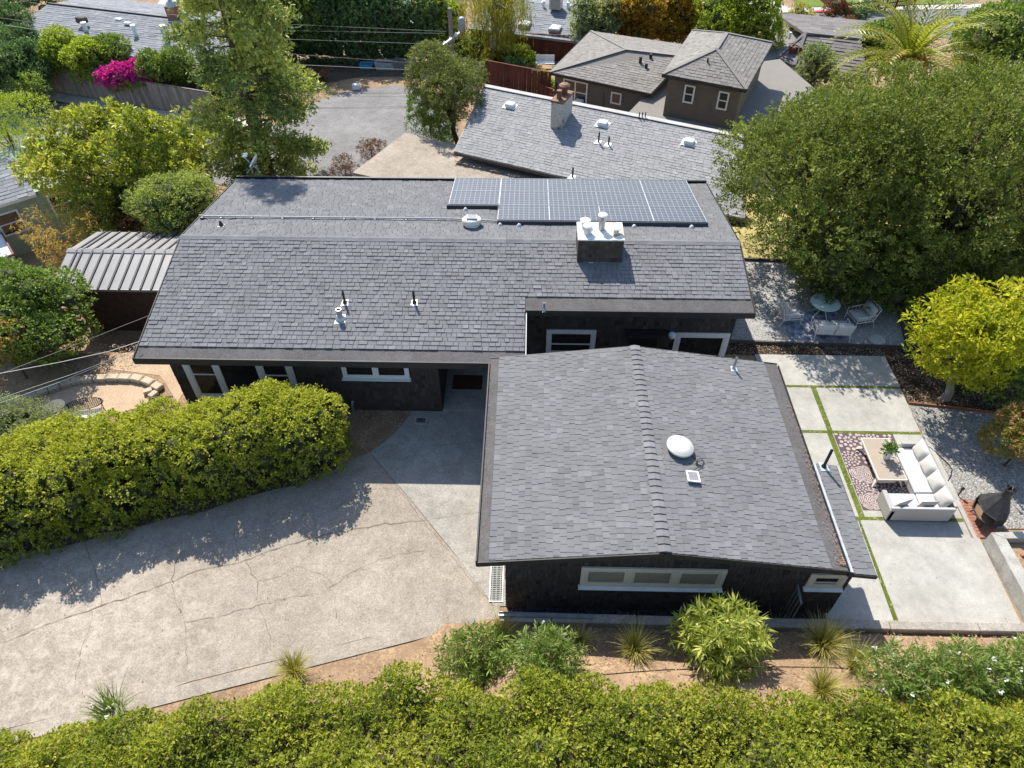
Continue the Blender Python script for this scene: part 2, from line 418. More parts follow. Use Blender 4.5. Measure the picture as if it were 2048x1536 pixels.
M['redfence'] = m_wood('redwood_fence', (.085, .026, .017), (.15, .05, .032), 2.0, (2, 2, .6))
M['brick'] = m_plain('brick', (.30, .125, .075), .9, 0, .35, 5, .3)
M['redpaint'] = m_plain('red_kerb_paint', (.55, .04, .06), .6, 0, .3, 3)
M['greymetal'] = m_plain('galvanised_metal', (.36, .37, .37), .42, .75, .2, 4)
M['drainmetal'] = m_plain('dull_drain_metal', (.20, .20, .19), .6, .4, .2, 9)
M['gutterdark'] = m_plain('dark_gutter', (.018, .017, .017), .55, 0, .25, 3)
M['shingle'] = m_shingle('grey_roof_shingle', (.118, .117, .118), (.172, .170, .171))
M['rollroof'] = m_concrete('roll_roofing', (.098, .092, .090), (.85, .78, .7), .35)
M['wallshingle'] = m_shingle('dark_wall_shingle', (.030, .025, .021), (.080, .066, .056))
M['darkwall'] = m_plain('dark_wall', (.030, .025, .022), .85, 0, .3, 3)
M['fascia'] = m_plain('dark_fascia', (.022, .019, .018), .6, 0, .3, 3)
M['conduit'] = m_plain('grey_conduit', (.27, .275, .28), .55, .2, .15, 5)
M['white'] = m_plain('white_paint', (.62, .61, .58), .5, 0, .06, 3)
M['cream'] = m_plain('cream_paint', (.56, .51, .39), .55, 0, .08, 3)
M['bluewhite'] = m_plain('pale_paint', (.60, .63, .62), .5, 0, .1, 3)
M['glass'] = m_glass()
M['darkglass'] = m_plain('dark_glass', (.012, .014, .015), .08, 0, .1, 2, spec=.8)
M['blind'] = m_plain('roller_blind', (.66, .60, .49), .8, 0, .06, 5)
M['black'] = m_plain('black_metal', (.012, .012, .013), .45, 0, .2, 4)
M['blackpipe'] = m_plain('black_pipe', (.02, .019, .018), .7, 0, .2, 4)
M['whitemetal'] = m_plain('white_metal', (.72, .72, .69), .45, 0, .06, 6)
M['lead'] = m_plain('pale_flashing', (.50, .51, .50), .5, .3, .2, 6)
M['doorwood'] = m_wood('red_brown_mat', (.055, .022, .014), (.11, .05, .032), 4, (3, 20, 3))
M['bark'] = m_bark('bark', (.045, .032, .024), (.12, .09, .068))
M['palebark'] = m_bark('pale_bark', (.16, .135, .11), (.34, .30, .26))
M['redbark'] = m_bark('reddish_bark', (.09, .05, .032), (.2, .125, .085))

# ================================================================== terrain
xs = list(np.arange(-60, 61, 1.0)); ys = list(np.arange(-8, 101, 1.0))
xs = [-260, -180, -120, -90, -75]+xs+[75, 90, 120, 180, 260]; ys = [-60, -30, -15]+ys+[110, 130, 160, 200, 260]
gv = [(x, y, zt(x, y)) for y in ys for x in xs]; nx = len(xs)
gf = [(j*nx+i, j*nx+i+1, (j+1)*nx+i+1, (j+1)*nx+i) for j in range(len(ys)-1) for i in range(nx-1)]
ground = raw_mesh('ground', np.array(gv), np.array(gf), M['soil'], kind='structure')
ground['label'] = 'dry brown soil of the hillside with fallen leaves'

import bmesh
def drape(name, poly, dz, mat, parent=None, kind='structure', th=0.0, label=None):
    bm = bmesh.new(); bm.faces.new([bm.verts.new((p[0], p[1], 0)) for p in poly])
    for ax in (0, 1):
        lo = min(p[ax] for p in poly); hi = max(p[ax] for p in poly)
        k = math.ceil(lo)
        while k < hi:
            co = [0, 0, 0]; co[ax] = k+1e-4; no = [0, 0, 0]; no[ax] = 1
            bmesh.ops.bisect_plane(bm, geom=bm.verts[:]+bm.edges[:]+bm.faces[:], plane_co=co, plane_no=no); k += 1
    for v in bm.verts: v.co.z = zt(v.co.x, v.co.y)+dz
    bmesh.ops.recalc_face_normals(bm, faces=bm.faces[:])
    if sum(f.normal.z for f in bm.faces) < 0: bmesh.ops.reverse_faces(bm, faces=bm.faces[:])
    me = bpy.data.meshes.new(name); bm.to_mesh(me); bm.free(); me.materials.append(mat)
    o = bpy.data.objects.new(name, me); link(o, parent)
    if kind: o['kind'] = kind
    if label: o['label'] = label
    return o
def wobble(poly, amp, step, seed=0):
    g = random.Random(seed); out = []
    for i in range(len(poly)):
        a, b = Vector(poly[i][:2]), Vector(poly[(i+1) % len(poly)][:2]); n = max(1, int((b-a).length/step))
        for k in range(n):
            p = a.lerp(b, k/n)
            if k: p += Vector((g.random()-.5, g.random()-.5))*amp*2
            out.append((p.x, p.y))
    return out

# driveway: old aggregate on the left, a newer concrete apron against the house
EDGE = lambda x: 8.86+0.296*(x+0.56)
d_old = [(-5.02, 14.52), (-3.4, 12.6), (-1.9, 10.75), (-0.74, 9.2), (-0.58, 8.98), (-4, EDGE(-4)+.42), (-12, EDGE(-12)+.42), (-30, EDGE(-30)+.42), (-30, 6.0), (-22, 8.4), (-15.3, 10.6), (-11.2, 12.0), (-7.2, 13.45), (-5.7, 14.0)]
drive = drape('driveway', wobble(d_old, .03, .6, 3), 0.012, M['aggregate'], label='cracked aggregate driveway climbing past the hedge')
apron = drape('driveway_apron', [(-5.0, 14.5), (-4.55, 15.0), (-4.2, 15.5), (-3.95, 16.1), (-3.88, 16.36), (-2.8, 16.36), (-0.42, 16.36), (-0.42, 9.22), (-0.73, 9.2), (-1.9, 10.76), (-3.4, 12.61)], 0.022, M['apron'], label='smoother concrete apron beside the house')
curbm = MB()
epts = [(x, EDGE(x)) for x in (-0.58, -2, -4, -7, -10, -14, -20, -30)]
for (x0, y0), (x1, y1) in zip(epts, epts[1:]):
    z = -0.12
    curbm.prism([(x1, y1), (x0, y0), (x0, y0+.40), (x1, y1+.40)], z, 0.03)
ce = curbm.build('driveway_kerb', M['kerb'], kind='structure'); ce['label'] = 'flush concrete edge of the driveway above the soil bank'
# the cracks of the driveway (traced in plan)
def crack(px, w, seed):
    w *= .48
    g = random.Random(seed); P = [at(x, y) for x, y in px]; pts = []
    for a, b in zip(P, P[1:]):
        n = max(2, int((b-a).length/.16))
        for k in range(n): pts.append(a.lerp(b, k/n)+Vector((g.random()-.5, g.random()-.5, 0))*.07)
    pts.append(P[-1]); L_, R_ = [], []
    for i, p in enumerate(pts):
        d = (pts[min(i+1, len(pts)-1)]-pts[max(0, i-1)]).normalized(); s = Vector((-d.y, d.x, 0))*w*(.35+g.random())*.5
        L_.append((p.x+s.x, p.y+s.y, 0.029)); R_.append((p.x-s.x, p.y-s.y, 0.029))
    m = MB(); n = len(pts)
    m.add(L_+R_, [(i, n+i, n+i+1, i+1) for i in range(n-1)]); return m
cr = [([(5, 1287), (80, 1255), (205, 1212), (335, 1168), (400, 1140), (480, 1125), (560, 1095), (660, 1068), (770, 1048), (845, 1042)], .035),
      ([(205, 1212), (200, 1180), (193, 1150), (175, 1100), (170, 1050)], .022), ([(345, 1168), (350, 1125), (365, 1105), (390, 1090)], .028),
      ([(345, 1170), (355, 1210), (370, 1245), (375, 1330)], .014), ([(375, 1243), (430, 1235), (515, 1212), (575, 1195), (640, 1188), (668, 1170), (720, 1135), (790, 1110), (850, 1102)], .02),
      ([(490, 1125), (515, 1165), (516, 1210), (535, 1250), (542, 1300)], .016), ([(515, 1163), (560, 1155), (595, 1133), (645, 1150), (668, 1170), (672, 1240)], .014),
      ([(478, 1125), (476, 1092), (470, 1060)], .014), ([(635, 1075), (632, 1050), (625, 1020)], .014), ([(770, 1048), (765, 1020)], .012), ([(635, 1035), (700, 1000), (745, 980), (780, 978)], .018),
      ([(185, 1222), (180, 1260), (160, 1310), (152, 1360)], .014), ([(425, 1100), (455, 1130)], .012)]
for i, (px, w) in enumerate(cr): crack(px, w, i).build('crack', M['crack'], drive)
aj = MB()
for px in ([(742, 905), (975, 882)], [(845, 1042), (962, 1024)], [(740, 905), (850, 1048), (985, 1213)], [(868, 820), (978, 818)]):
    m = crack(px, .012, len(px)); aj.add(m.v, m.f)
aj.build('joint', M['crack'], apron)

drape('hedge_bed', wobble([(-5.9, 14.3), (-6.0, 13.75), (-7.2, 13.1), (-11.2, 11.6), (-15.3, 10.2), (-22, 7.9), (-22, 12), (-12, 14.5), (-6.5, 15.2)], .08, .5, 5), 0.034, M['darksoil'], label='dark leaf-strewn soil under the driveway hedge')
# drain grates
def grate(x0, x1, y0, y1, nx_, ny_, z, label, frame=True):
    t = thing('drain_grate', label, 'drain grate', ((x0+x1)/2, (y0+y1)/2, z))
    MB().box((x0, y0, z-.004), (x1, y1, z+.002)).build('drain_pit', M['gutterdark'], t)
    f = MB(); b = .06 if frame else .02
    f.box((x0-b, y0-b, z-.003), (x1+b, y0, z+.014)).box((x0-b, y1, z-.003), (x1+b, y1+b, z+.014)).box((x0-b, y0, z-.003), (x0, y1, z+.014)).box((x1, y0, z-.003), (x1+b, y1, z+.014))
    f.build('grate_frame', M['whiteconc'] if frame else M['greymetal'], t)
    for i in range(nx_):
        x = x0+(i+.5)*(x1-x0)/nx_; w = (x1-x0)/nx_*(.28 if frame else .12)
        MB().box((x-w, y0, z+.002), (x+w, y1, z+.012)).build('grate_bar', M['drainmetal'], t)
    if ny_:
        m = MB()
        for j in range(ny_):
            y = y0+(j+.5)*(y1-y0)/ny_; w = (y1-y0)/ny_*.2
            m.box((x0, y-w, z+.0125), (x1, y+w, z+.0165))
        m.build('grate_crossbars', M['drainmetal'], t, kind='stuff')

# soil bank: gravel strip behind the front curb
drape('gravel_strip', [(-0.35, 9.03), (8.5, 9.03), (8.5, 9.22), (-0.35, 9.22)], 0.02, M['gravelblack'], kind='stuff', label='dark gravel strip along the foot of the wall')
wall = thing('retaining_curb', 'low concrete retaining curb running between the soil bank and the house', 'retaining wall', (7, 8.52, 0))
x = -0.56
for i, l in enumerate((1.35, 2.2, 2.05, 2.3, 2.1, 2.25, 2.2, 2.3, 2.2, 2.3)):
    MB().cbox((x+l/2, 8.52+.006*math.sin(i*2.1), .33), (l-.012, .25, .96+.012*math.sin(i*1.3)), .02).build('curb_segment', M['curb'], wall); x += l

# patio
patio = thing('patio', None, None, (11.5, 14, 0)); tag(patio, 'pale concrete slab patio with turf joints right of the house', None, None, 'structure'); patio.name = 'patio'
W['patio'] = Matrix.Translation(Vector((11.5, 14, 0)))
def slab(x0, x1, y0, y1, xr=None, z=.05): MB().prism([(x0, y0), (x1, y0), (xr or x1, y1), (x0, y1)], -.05, z).build('concrete_slab', M['slab'], patio)
slab(8.55, 13.34, 17.86, 19.45); slab(8.55, 10.16, 15.74, 17.75); slab(10.34, 13.24, 15.74, 17.75, 13.32)
slab(8.55, 10.12, 12.32, 15.62); slab(10.30, 13.20, 12.32, 15.62, 13.24); slab(8.2, 9.98, 8.66, 12.2, 10.06); slab(10.12, 12.98, 8.66, 12.2, 13.2)
slab(13.02, 13.36, 8.66, 11.64, 13.42, .045)
MB().prism([(13.24, 11.62), (13.42, 11.62), (13.42, 15.6), (13.28, 15.6)], -.05, .044).build('edging_strip', M['slab'], patio)
tf = MB()
for p in ([(8.6, 17.76), (13.3, 17.76), (13.3, 17.85), (8.6, 17.85)], [(8.6, 15.63), (13.24, 15.63), (13.24, 15.73), (8.6, 15.73)], [(8.6, 12.21), (13.2, 12.21), (13.2, 12.31), (8.6, 12.31)],
          [(10.17, 15.735), (10.33, 15.735), (10.33, 17.755), (10.17, 17.755)], [(10.13, 12.315), (10.29, 12.315), (10.29, 15.625), (10.13, 15.625)], [(10.0, 8.66), (10.11, 8.66), (10.13, 12.205), (10.07, 12.205)]):
    tf.prism(p, -.02, .048)
tf.build('turf_joint', M['turf'], patio, kind='stuff')
# turf blades on the joints
tp = []
for (x0, x1, y0, y1, n) in ((8.7, 13.3, 17.76, 17.85, 500), (8.7, 13.2, 15.63, 15.73, 500), (8.7, 13.1, 12.21, 12.31, 460), (10.17, 10.33, 15.7, 17.8, 300), (10.14, 10.28, 12.3, 15.6, 480), (10.01, 10.11, 8.7, 12.2, 460)):
    tp.append(np.stack([RNG.uniform(x0, x1, n), RNG.uniform(y0, y1, n), np.full(n, .045)], 1))
tp = np.concatenate(tp)

# gravel terrace with timber edging, mulch beds, far gravel
drape('gravel_terrace', wobble([(7.3, 20.12), (14.3, 19.95), (14.8, 22.4), (13.05, 25.2), (9.4, 25.4), (7.3, 25.4)], .03, .8), 0.03, M['gravelgrey'], label='grey gravel terrace under the oak')
drape('mulch_bed', wobble([(7.0, 19.45), (13.36, 19.45), (13.32, 17.8), (13.26, 17.1), (16.4, 16.6), (19, 17), (19, 21.5), (15, 22.6), (14.35, 20.0), (7.0, 20.15)], .03, .7), 0.018, M['mulch'], label='dark bark mulch bed with fallen leaves')
drape('gravel_bed', wobble([(13.3, 17.05), (16.3, 16.62), (18.5, 15.5), (18.5, 12.2), (14.1, 12.0), (14.1, 13.0), (13.4, 13.05), (13.3, 15.6)], .03, .7), 0.024, M['gravel'], label='pale gravel bed beside the patio sofa')
drape('dry_grass', [(7.6, 25.45), (13.1, 25.25), (15, 22.7), (24, 21.5), (30, 30), (26, 44), (10, 40), (8, 29)], 0.02, M['drygrass'], kind='stuff', label='dry yellow grass below the oak')
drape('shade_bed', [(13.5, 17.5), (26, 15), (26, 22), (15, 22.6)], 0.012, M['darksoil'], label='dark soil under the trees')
te = thing('timber_edging', 'dark timber boards edging the gravel terrace', 'edging', (11, 21, 0))
for a, b in (((7.35, 20.14), (10.9, 20.03)), ((10.9, 20.03), (14.32, 19.92)), ((14.36, 19.92), (14.86, 22.45)), ((14.86, 22.45), (13.1, 25.25)), ((13.05, 25.27), (9.3, 25.45))):
    MB().beam((a[0], a[1], .06), (b[0], b[1], .06), .07, .16).build('edging_board', M['timber'], te)
te2 = thing('rusty_edging', 'rust brown edging board between mulch and pale gravel', 'edging', (14.7, 16.9, 0))
MB().beam((13.34, 17.07, .04), (15.0, 16.86, .04), .05, .12).build('edging_board', M['rustedge'], te2)
MB().beam((15.0, 16.86, .04), (16.5, 16.6, .04), .05, .12).build('edging_board', M['rustedge'], te2)

# brick hearth pad under the fireplace
pad = thing('brick_pad', 'red brick hearth pad under the black garden fireplace', 'brick pad', (13.7, 12.35, 0))
pq = [Vector((13.38, 13.03, 0)), Vector((14.07, 12.99, 0)), Vector((14.08, 11.7, 0)), Vector((13.35, 11.66, 0))]
for j in range(12):
    for i in range(3):
        u0, u1, v0, v1 = i/3+.012, (i+1)/3-.012, j/12+.008, (j+1)/12-.008
        q = [pq[0].lerp(pq[1], u).lerp(pq[3].lerp(pq[2], u), v) for u, v in ((u0, v1), (u1, v1), (u1, v0), (u0, v0))]
        MB().prism([(p.x, p.y) for p in q], 0, .045+.006*rnd.random()).build('brick', M['brick'], pad)
MB().prism([(p.x, p.y) for p in reversed(pq)], -.02, .035).build('mortar_bed', M['curb'], pad)

# raised concrete planter in the lower right
pl = thing('concrete_planter', 'pale poured concrete planter wall in the lower right corner', 'planter', (14.3, 10.3, 0))
MB().prism([(13.48, 8.66), (13.86, 8.66), (13.78, 11.32), (13.44, 11.5)], -.05, .56).build('wall_segment', M['whiteconc'], pl)
MB().prism([(13.79, 11.32), (15.6, 11.38), (15.6, 11.62), (13.45, 11.51)], -.05, .562).build('wall_segment', M['whiteconc'], pl)
MB().prism([(14.4, 8.66), (15.6, 8.66), (15.6, 10.4), (14.4, 10.4)], -.05, .50).build('wall_segment', M['whiteconc'], pl)
MB().prism([(13.87, 8.66), (14.38, 8.66), (14.38, 10.4), (15.6, 10.42), (15.6, 11.36), (13.8, 11.3)], -.05, .34).build('planter_soil', M['soil'], pl)
for i in range(4):
    c = (14.2+.33*i, 10.9+.02*i, .375)
    MB(Matrix.Translation(c) @ Matrix.Rotation(.3*i, 4, 'Z')).cbox((0, 0, 0), (.21, .10, .065), .01).build('brick', M['brick'], pl)

# street and cul-de-sac behind
road = [(-60, 51), (-35, 48.0), (-23, 44.3), (-17, 43.4), (-15.2, 47.2), (-12.8, 49.6), (-9.5, 50.6), (-7.0, 49.6), (-5.2, 46.5), (-4.4, 43), (-5.5, 40.5), (-8.6, 37.5), (-11.5, 34.5), (-15, 35.6), (-22, 38.0), (-35, 41.5), (-60, 46)]
drape('street', road, 0.025, M['asphalt'], label='grey asphalt cul-de-sac behind the house')
drape('pavement', [(-60, 51.1), (-35, 48.1), (-23, 44.4), (-17, 43.5), (-17, 44.6), (-23, 45.5), (-35, 49.3), (-60, 52.5)], 0.10, M['pavement'], label='pale concrete pavement along the grey fence')
far = [(8, 64), (14, 64.5), (20, 70), (25, 71.5), (38, 68.5), (60, 66), (90, 66), (90, 76), (60, 77.5), (45, 77.2), (34, 76.2), (25, 75.6), (18, 72)]
drape('far_street', far, 0.03, M['asphaltdark'], label='distant street bending behind the palm')
drape('driveway_beyond', [(20, 75.6), (26, 76), (24, 88), (17, 88)], 0.04, M['pavement'], label='distant concrete driveway across the street')
drape('far_pavement', [(18, 72.1), (25, 75.65), (34, 76.25), (45, 77.25), (60, 77.55), (60, 78.8), (45, 78.5), (34, 77.6), (25, 77), (17, 73.4)], 0.07, M['pavement'], label='pale pavement of the distant street')
drape('far_lawn', [(27, 77.3), (34, 77.9), (44, 78.8), (44, 86), (27, 86)], 0.05, M['lawn'], label='green front lawn beyond the distant street')
drape('painted_shade_verge', [tuple(at(x, y, -3)[:2]) for x, y in ((585, 185), (640, 168), (720, 152), (800, 150), (845, 160), (870, 120), (760, 95), (600, 95))], 0.022, M['darksoil'], label='dark soil patch painted in for shade at the back of the cul-de-sac')  # dark soil sheet puts the shade of this ground into its colour
rk = MB()
for k in range(6):
    x0 = 28.0+k*.98; rk.prism([(x0, 75.75+.09*k), (x0+.96, 75.84+.09*k), (x0+.96, 76.2+.09*k), (x0, 76.1+.09*k)], -6.1, -5.87)
tag(rk.build('red_kerb', M['redpaint']), 'red painted kerb along the distant street', 'kerb')
# ================================================================== the dark house
EY, EZ, XL, XR = 15.78, 2.90, -12.2, 7.42            # front eave, its height, the ends of the long roof
RY, RZ, BY, BZ = 20.95, 3.93, 26.7, 2.95             # ridge and rear eave
SF = (RZ-EZ)/(RY-EY); SB = (RZ-BZ)/(BY-RY)
zf = lambda y: EZ+SF*(y-EY)
zb = lambda y: RZ-SB*(y-RY)
JX, JY = 0.0, 17.87                                  # inner corner where the roof steps back
house = thing('house', 'dark brown shingled L-shaped house with grey shingle roof and solar panels', 'house', (0, 18, 0))
roof = MB()
roof.slab([(XL, EY, EZ-.02), (JX, EY, EZ-.02), (JX, RY, RZ-.02), (XL, RY, RZ-.02)], .13)
roof.slab([(JX, JY, zf(JY)-.02), (XR, JY, zf(JY)-.02), (XR, RY, RZ-.02), (JX, RY, RZ-.02)], .13)
front_roof = roof.build('roof_slope', M['rollroof'], house)
rear_roof = MB().slab([(XL, RY, RZ-.02), (XR, RY, RZ-.02), (XR, BY, BZ-.02), (XL, BY, BZ-.02)], .13).build('roof_slope', M['rollroof'], house)
k = math.hypot(1, SF)
WID = (.20, .25, .30)
v0, v1 = .46*k, (RY-EY)*k
jv = (JY-EY)*k+.44
vj = jv-(jv-v0) % .172+.172; FW = (.16, .20, .24, .28)
shingles(front_roof, (XL, EY, EZ), (1, 0, 0), (0, 1, SF), [(0.02, v0), (-XL, v0), (-XL, vj-.001), (0.02, vj-.001)], .172, FW, .021, M['shingle'], seed=3, jit=.006)
shingles(front_roof, (XL, EY, EZ), (1, 0, 0), (0, 1, SF), [(0.02, vj), (XR-XL-.02, vj), (XR-XL-.02, v1), (0.02, v1)], .172, FW, .021, M['shingle'], seed=4, jit=.006)
kb = math.hypot(1, SB)
shingles(rear_roof, (XR, BY, BZ), (-1, 0, 0), (0, -1, SB), [(0.02, .05), (XR-XL-.02, .05), (XR-XL-.02, (BY-RY)*kb), (0.02, (BY-RY)*kb)], .172, WID, .021, M['shingle'], seed=5, jit=.006)
cap = MB()
x = XL
while x < XR:
    l = min(.30, XR-x); t = .004+.010*((x*7.3) % 1)
    cap.add([(x, RY-.16, zf(RY-.16)+.012), (x+l, RY-.16, zf(RY-.16)+.016), (x+l, RY, RZ+.03), (x, RY, RZ+.022+t), (x, RY+.16, zb(RY+.16)+.012), (x+l, RY+.16, zb(RY+.16)+.016)], [(0, 1, 2, 3), (3, 2, 5, 4)])
    cap.add([(x, RY-.165, zf(RY-.16)-.01), (x+l, RY-.165, zf(RY-.16)-.01), (x+l, RY-.16, zf(RY-.16)+.016), (x, RY-.16, zf(RY-.16)+.012)], [(0, 1, 2, 3)]); x += l+.002
cap.build('ridge_caps', M['shingle'], front_roof, kind='stuff')

# eaves: fascia boards, gutter lips, rear upstand
MB().box((XL-.03, EY-.05, EZ-.22), (-1.10, EY-.01, EZ+.035)).build('gutter', M['fascia'], house)
MB().box((-.01, JY-.05, zf(JY)-.20), (XR+.03, JY-.01, zf(JY)+.03)).build('gutter', M['fascia'], house)
MB().box((XL, BY, BZ-.2), (XR, BY+.08, BZ+.11)).build('gutter', M['black'], house)
for x in (XL-.035, XR+.002):
    y0 = EY if x < 0 else JY
    MB().add([(x, y0, zf(y0)-.18), (x+.032, y0, zf(y0)-.18), (x+.032, RY, RZ-.18), (x, RY, RZ-.18), (x, y0, zf(y0)+.025), (x+.032, y0, zf(y0)+.025), (x+.032, RY, RZ+.02), (x, RY, RZ+.02)],
             [(3, 2, 1, 0), (4, 5, 6, 7), (0, 1, 5, 4), (1, 2, 6, 5), (2, 3, 7, 6), (3, 0, 4, 7)]).build('bargeboard', M['fascia'], house)
    MB().add([(x, BY, BZ-.18), (x+.032, BY, BZ-.18), (x+.032, RY, RZ-.18), (x, RY, RZ-.18), (x, BY, BZ+.02), (x+.032, BY, BZ+.02), (x+.032, RY, RZ+.018), (x, RY, RZ+.018)],
             [(0, 1, 2, 3), (7, 6, 5, 4), (4, 5, 1, 0), (5, 6, 2, 1), (6, 7, 3, 2), (7, 4, 0, 3)]).build('bargeboard', M['fascia'], house)
MB().beam((JX+.03, EY+.25, zf(EY+.25)-.08), (JX+.03, JY+.02, zf(JY)-.08), .025, .12).build('bargeboard', M['white'], house)
# leaf debris left lying in the eave strips
def debris(name, n, fx, mat, parent, seed, size=.05):
    g = random.Random(seed); m = MB()
    for i in range(n):
        p = fx(g); a = g.random()*6.28; s = size*(.4+g.random()); c, d = math.cos(a)*s, math.sin(a)*s
        m.add([(p[0]-c, p[1]-d, p[2]), (p[0]+d*.4, p[1]-c*.4, p[2]+s*.15), (p[0]+c, p[1]+d, p[2]), (p[0]-d*.4, p[1]+c*.4, p[2]+s*.1)], [(0, 1, 2, 3)])
    m.build(name, mat, parent, kind='stuff')
M['deadleaf'] = m_plain('dead_leaf', (.22, .13, .07), .8, 0, .5, 9)

debris('leaf_litter', 130, lambda g: (lambda x, y: (x, y, zf(y)+.03))(XL+.3+11.6*g.random(), EY+.5+4.4*g.random()), M['deadleaf'], front_roof, 17, .018)
debris('leaf_litter', 60, lambda g: (lambda x, y: (x, y, zb(y)+.03))(XL+.3+19*g.random(), BY-.1-.9*g.random()**2), M['deadleaf'], rear_roof, 18, .022)
# body
bw = MB()
bw.prism([(-11.6, 16.4), (-2.8, 16.4), (-2.8, 18.6), (-.45, 18.6), (-.45, 18.4), (7.1, 18.4), (7.1, 26.2), (-11.6, 26.2)], -3.2, 2.76)
def along_x(m, prof, x0, x1):
    n = len(prof); m.add([(x0, y, z) for y, z in prof]+[(x1, y, z) for y, z in prof], [tuple(range(n-1, -1, -1)), tuple(range(n, 2*n))]+[(i, (i+1) % n, n+(i+1) % n, n+i) for i in range(n)])
along_x(bw, [(16.41, 2.7), (26.19, 2.7), (26.19, zb(26.19)-.16), (RY, RZ-.16), (16.41, zf(16.41)-.16)], -11.59, -.46)
along_x(bw, [(18.41, 2.7), (26.18, 2.7), (26.18, zb(26.18)-.16), (RY, RZ-.16), (18.41, zf(18.41)-.16)], -.47, 7.09)
body = bw.build('wall', M['darkwall'], house)
WS = (.10, .13, .16, .2)
shingles(body, (-11.6, 16.398, 0.0), (1, 0, 0), (0, 0, 1), [(0, 0), (8.8, 0), (8.8, 2.78), (0, 2.78)], .19, WS, .016, M['wallshingle'], 'wall_shingle', 'wall_shingles', seed=8)
shingles(body, (-.45, 18.398, 0.0), (1, 0, 0), (0, 0, 1), [(0, 0), (7.55, 0), (7.55, 3.2), (0, 3.2)], .19, WS, .016, M['wallshingle'], 'wall_shingle', 'wall_shingles', seed=9)

# wing
WX0, WX1, WRX, WRZ, WZL, WZR, WY0, WY1 = -1.06, 7.80, 3.34, 3.51, 2.93, 2.86, 8.85, 15.97
SL = (WRZ-WZL)/(WRX-WX0); SR = (WRZ-WZR)/(WX1-WRX)
wl_ = MB().slab([(WX0, WY0, WZL-.02), (WRX, WY0, WRZ-.02), (WRX, WY1, WRZ-.02), (WX0, WY1, WZL-.02)], .12).build('roof_slope', M['rollroof'], house)
wr_ = MB().slab([(WRX, WY0, WRZ-.02), (WX1, WY0, WZR-.02), (WX1, WY1, WZR-.02), (WRX, WY1, WRZ-.02)], .12).build('roof_slope', M['rollroof'], house)
lean = MB().slab([(7.83, 8.82, 2.80), (8.52, 8.82, 2.70), (8.55, 12.15, 2.70), (7.83, 12.15, 2.80)], .10).build('lean_to_roof', M['rollroof'], house)
kl = math.hypot(1, SL); kr = math.hypot(1, SR)
shingles(wl_, (WX0, WY1, WZL), (0, -1, 0), (1, 0, SL), [(.0, .27*kl), (WY1-WY0, .27*kl), (WY1-WY0, (WRX-WX0)*kl), (0, (WRX-WX0)*kl)], .172, (.15, .18, .22), .018, M['shingle'], parts=150, seed=12, key=near_cam, jit=.006)
shingles(wr_, (WX1, WY0, WZR), (0, 1, 0), (-1, 0, SR), [(0, .42*kr), (WY1-WY0, .42*kr), (WY1-WY0, (WX1-WRX)*kr), (0, (WX1-WRX)*kr)], .172, (.15, .18, .22), .018, M['shingle'], parts=150, seed=13, key=near_cam, jit=.006)
shingles(lean, (8.53, 8.82, 2.70), (0, 1, 0), (-.71, 0, .1), [(0, .02), (3.32, .02), (3.32, .70), (0, .70)], .172, (.15, .18, .22), .018, M['shingle'], seed=14, jit=.006)
# ridge caps of the wing, each a bent tab
capme = bpy.data.meshes.new('ridge_cap')
cw, cl = .15, .21
vv = []
for y, z in ((0, .042), (cl*1.1, .010)):
    vv += [(-cw, y, z-cw*SL-.004), (-cw*.4, y, z-.4*cw*SL+.002), (0, y, z+.006), (cw*.4, y, z-.4*cw*SR+.002), (cw, y, z-cw*SR-.004)]
vv += [(p[0], 0, p[2]-.034) for p in vv[:5]]
capme.from_pydata(vv, [], [(i, i+1, i+6, i+5) for i in range(4)]+[(10+i, 11+i, 1+i, i) for i in range(4)]); capme.materials.append(M['shingle'])
y = WY0
while y < WY1-.1:
    o = place_mesh(capme, 'ridge_cap', Matrix.Translation((WRX+rnd.uniform(-.006, .006), y, WRZ+.012)), wr_); y += cl
MB().box((WX0-.05, WY0-.01, WZL-.2), (WX0-.012, EY-.02, WZL+.05)).build('gutter', M['fascia'], house)
MB().box((WX1+.002, WY0-.01, WZR-.03), (WX1+.026, WY1-.1, WZR+.045)).build('gutter', M['fascia'], house)
MB().slab([(7.828, 8.83, 2.845), (7.93, 8.83, 2.82), (7.93, 12.15, 2.82), (7.828, 12.15, 2.845)], .02).build('flashing', M['lead'], house)
MB().beam((WX0-.04, WY0-.02, WZL-.09), (WRX, WY0-.02, WRZ-.09), .03, .18).build('bargeboard', M['fascia'], house)
MB().beam((WRX, WY0-.021, WRZ-.09), (WX1+.02, WY0-.021, WZR-.09), .03, .18).build('bargeboard', M['fascia'], house)
MB().beam((7.81, 8.80, 2.735), (8.53, 8.80, 2.635), .03, .11).build('bargeboard', M['fascia'], house)
MB().beam((WX0, WY1+.018, WZL-.09), (WRX, WY1+.018, WRZ-.09), .03, .18).build('bargeboard', M['fascia'], house)
MB().beam((WRX, WY1+.019, WRZ-.09), (WX1, WY1+.019, WZR-.09), .03, .18).build('bargeboard', M['fascia'], house)
ww = MB()
prof = [(-.4, -.3), (7.55, -.3), (7.55, 2.70), (3.34, 3.36), (-.4, 2.87)]
n = len(prof)
ww.add([(x, 9.2, z) for x, z in prof]+[(x, 15.8, z) for x, z in prof], [tuple(range(n)), tuple(range(2*n-1, n-1, -1))]+[(i, n+i, n+(i+1) % n, (i+1) % n) for i in range(n)])
ww.prism([(7.56, 9.2), (8.3, 9.2), (8.3, 12.05), (7.56, 12.05)], -.3, 2.62)
wbody = ww.build('wall', M['darkwall'], house)
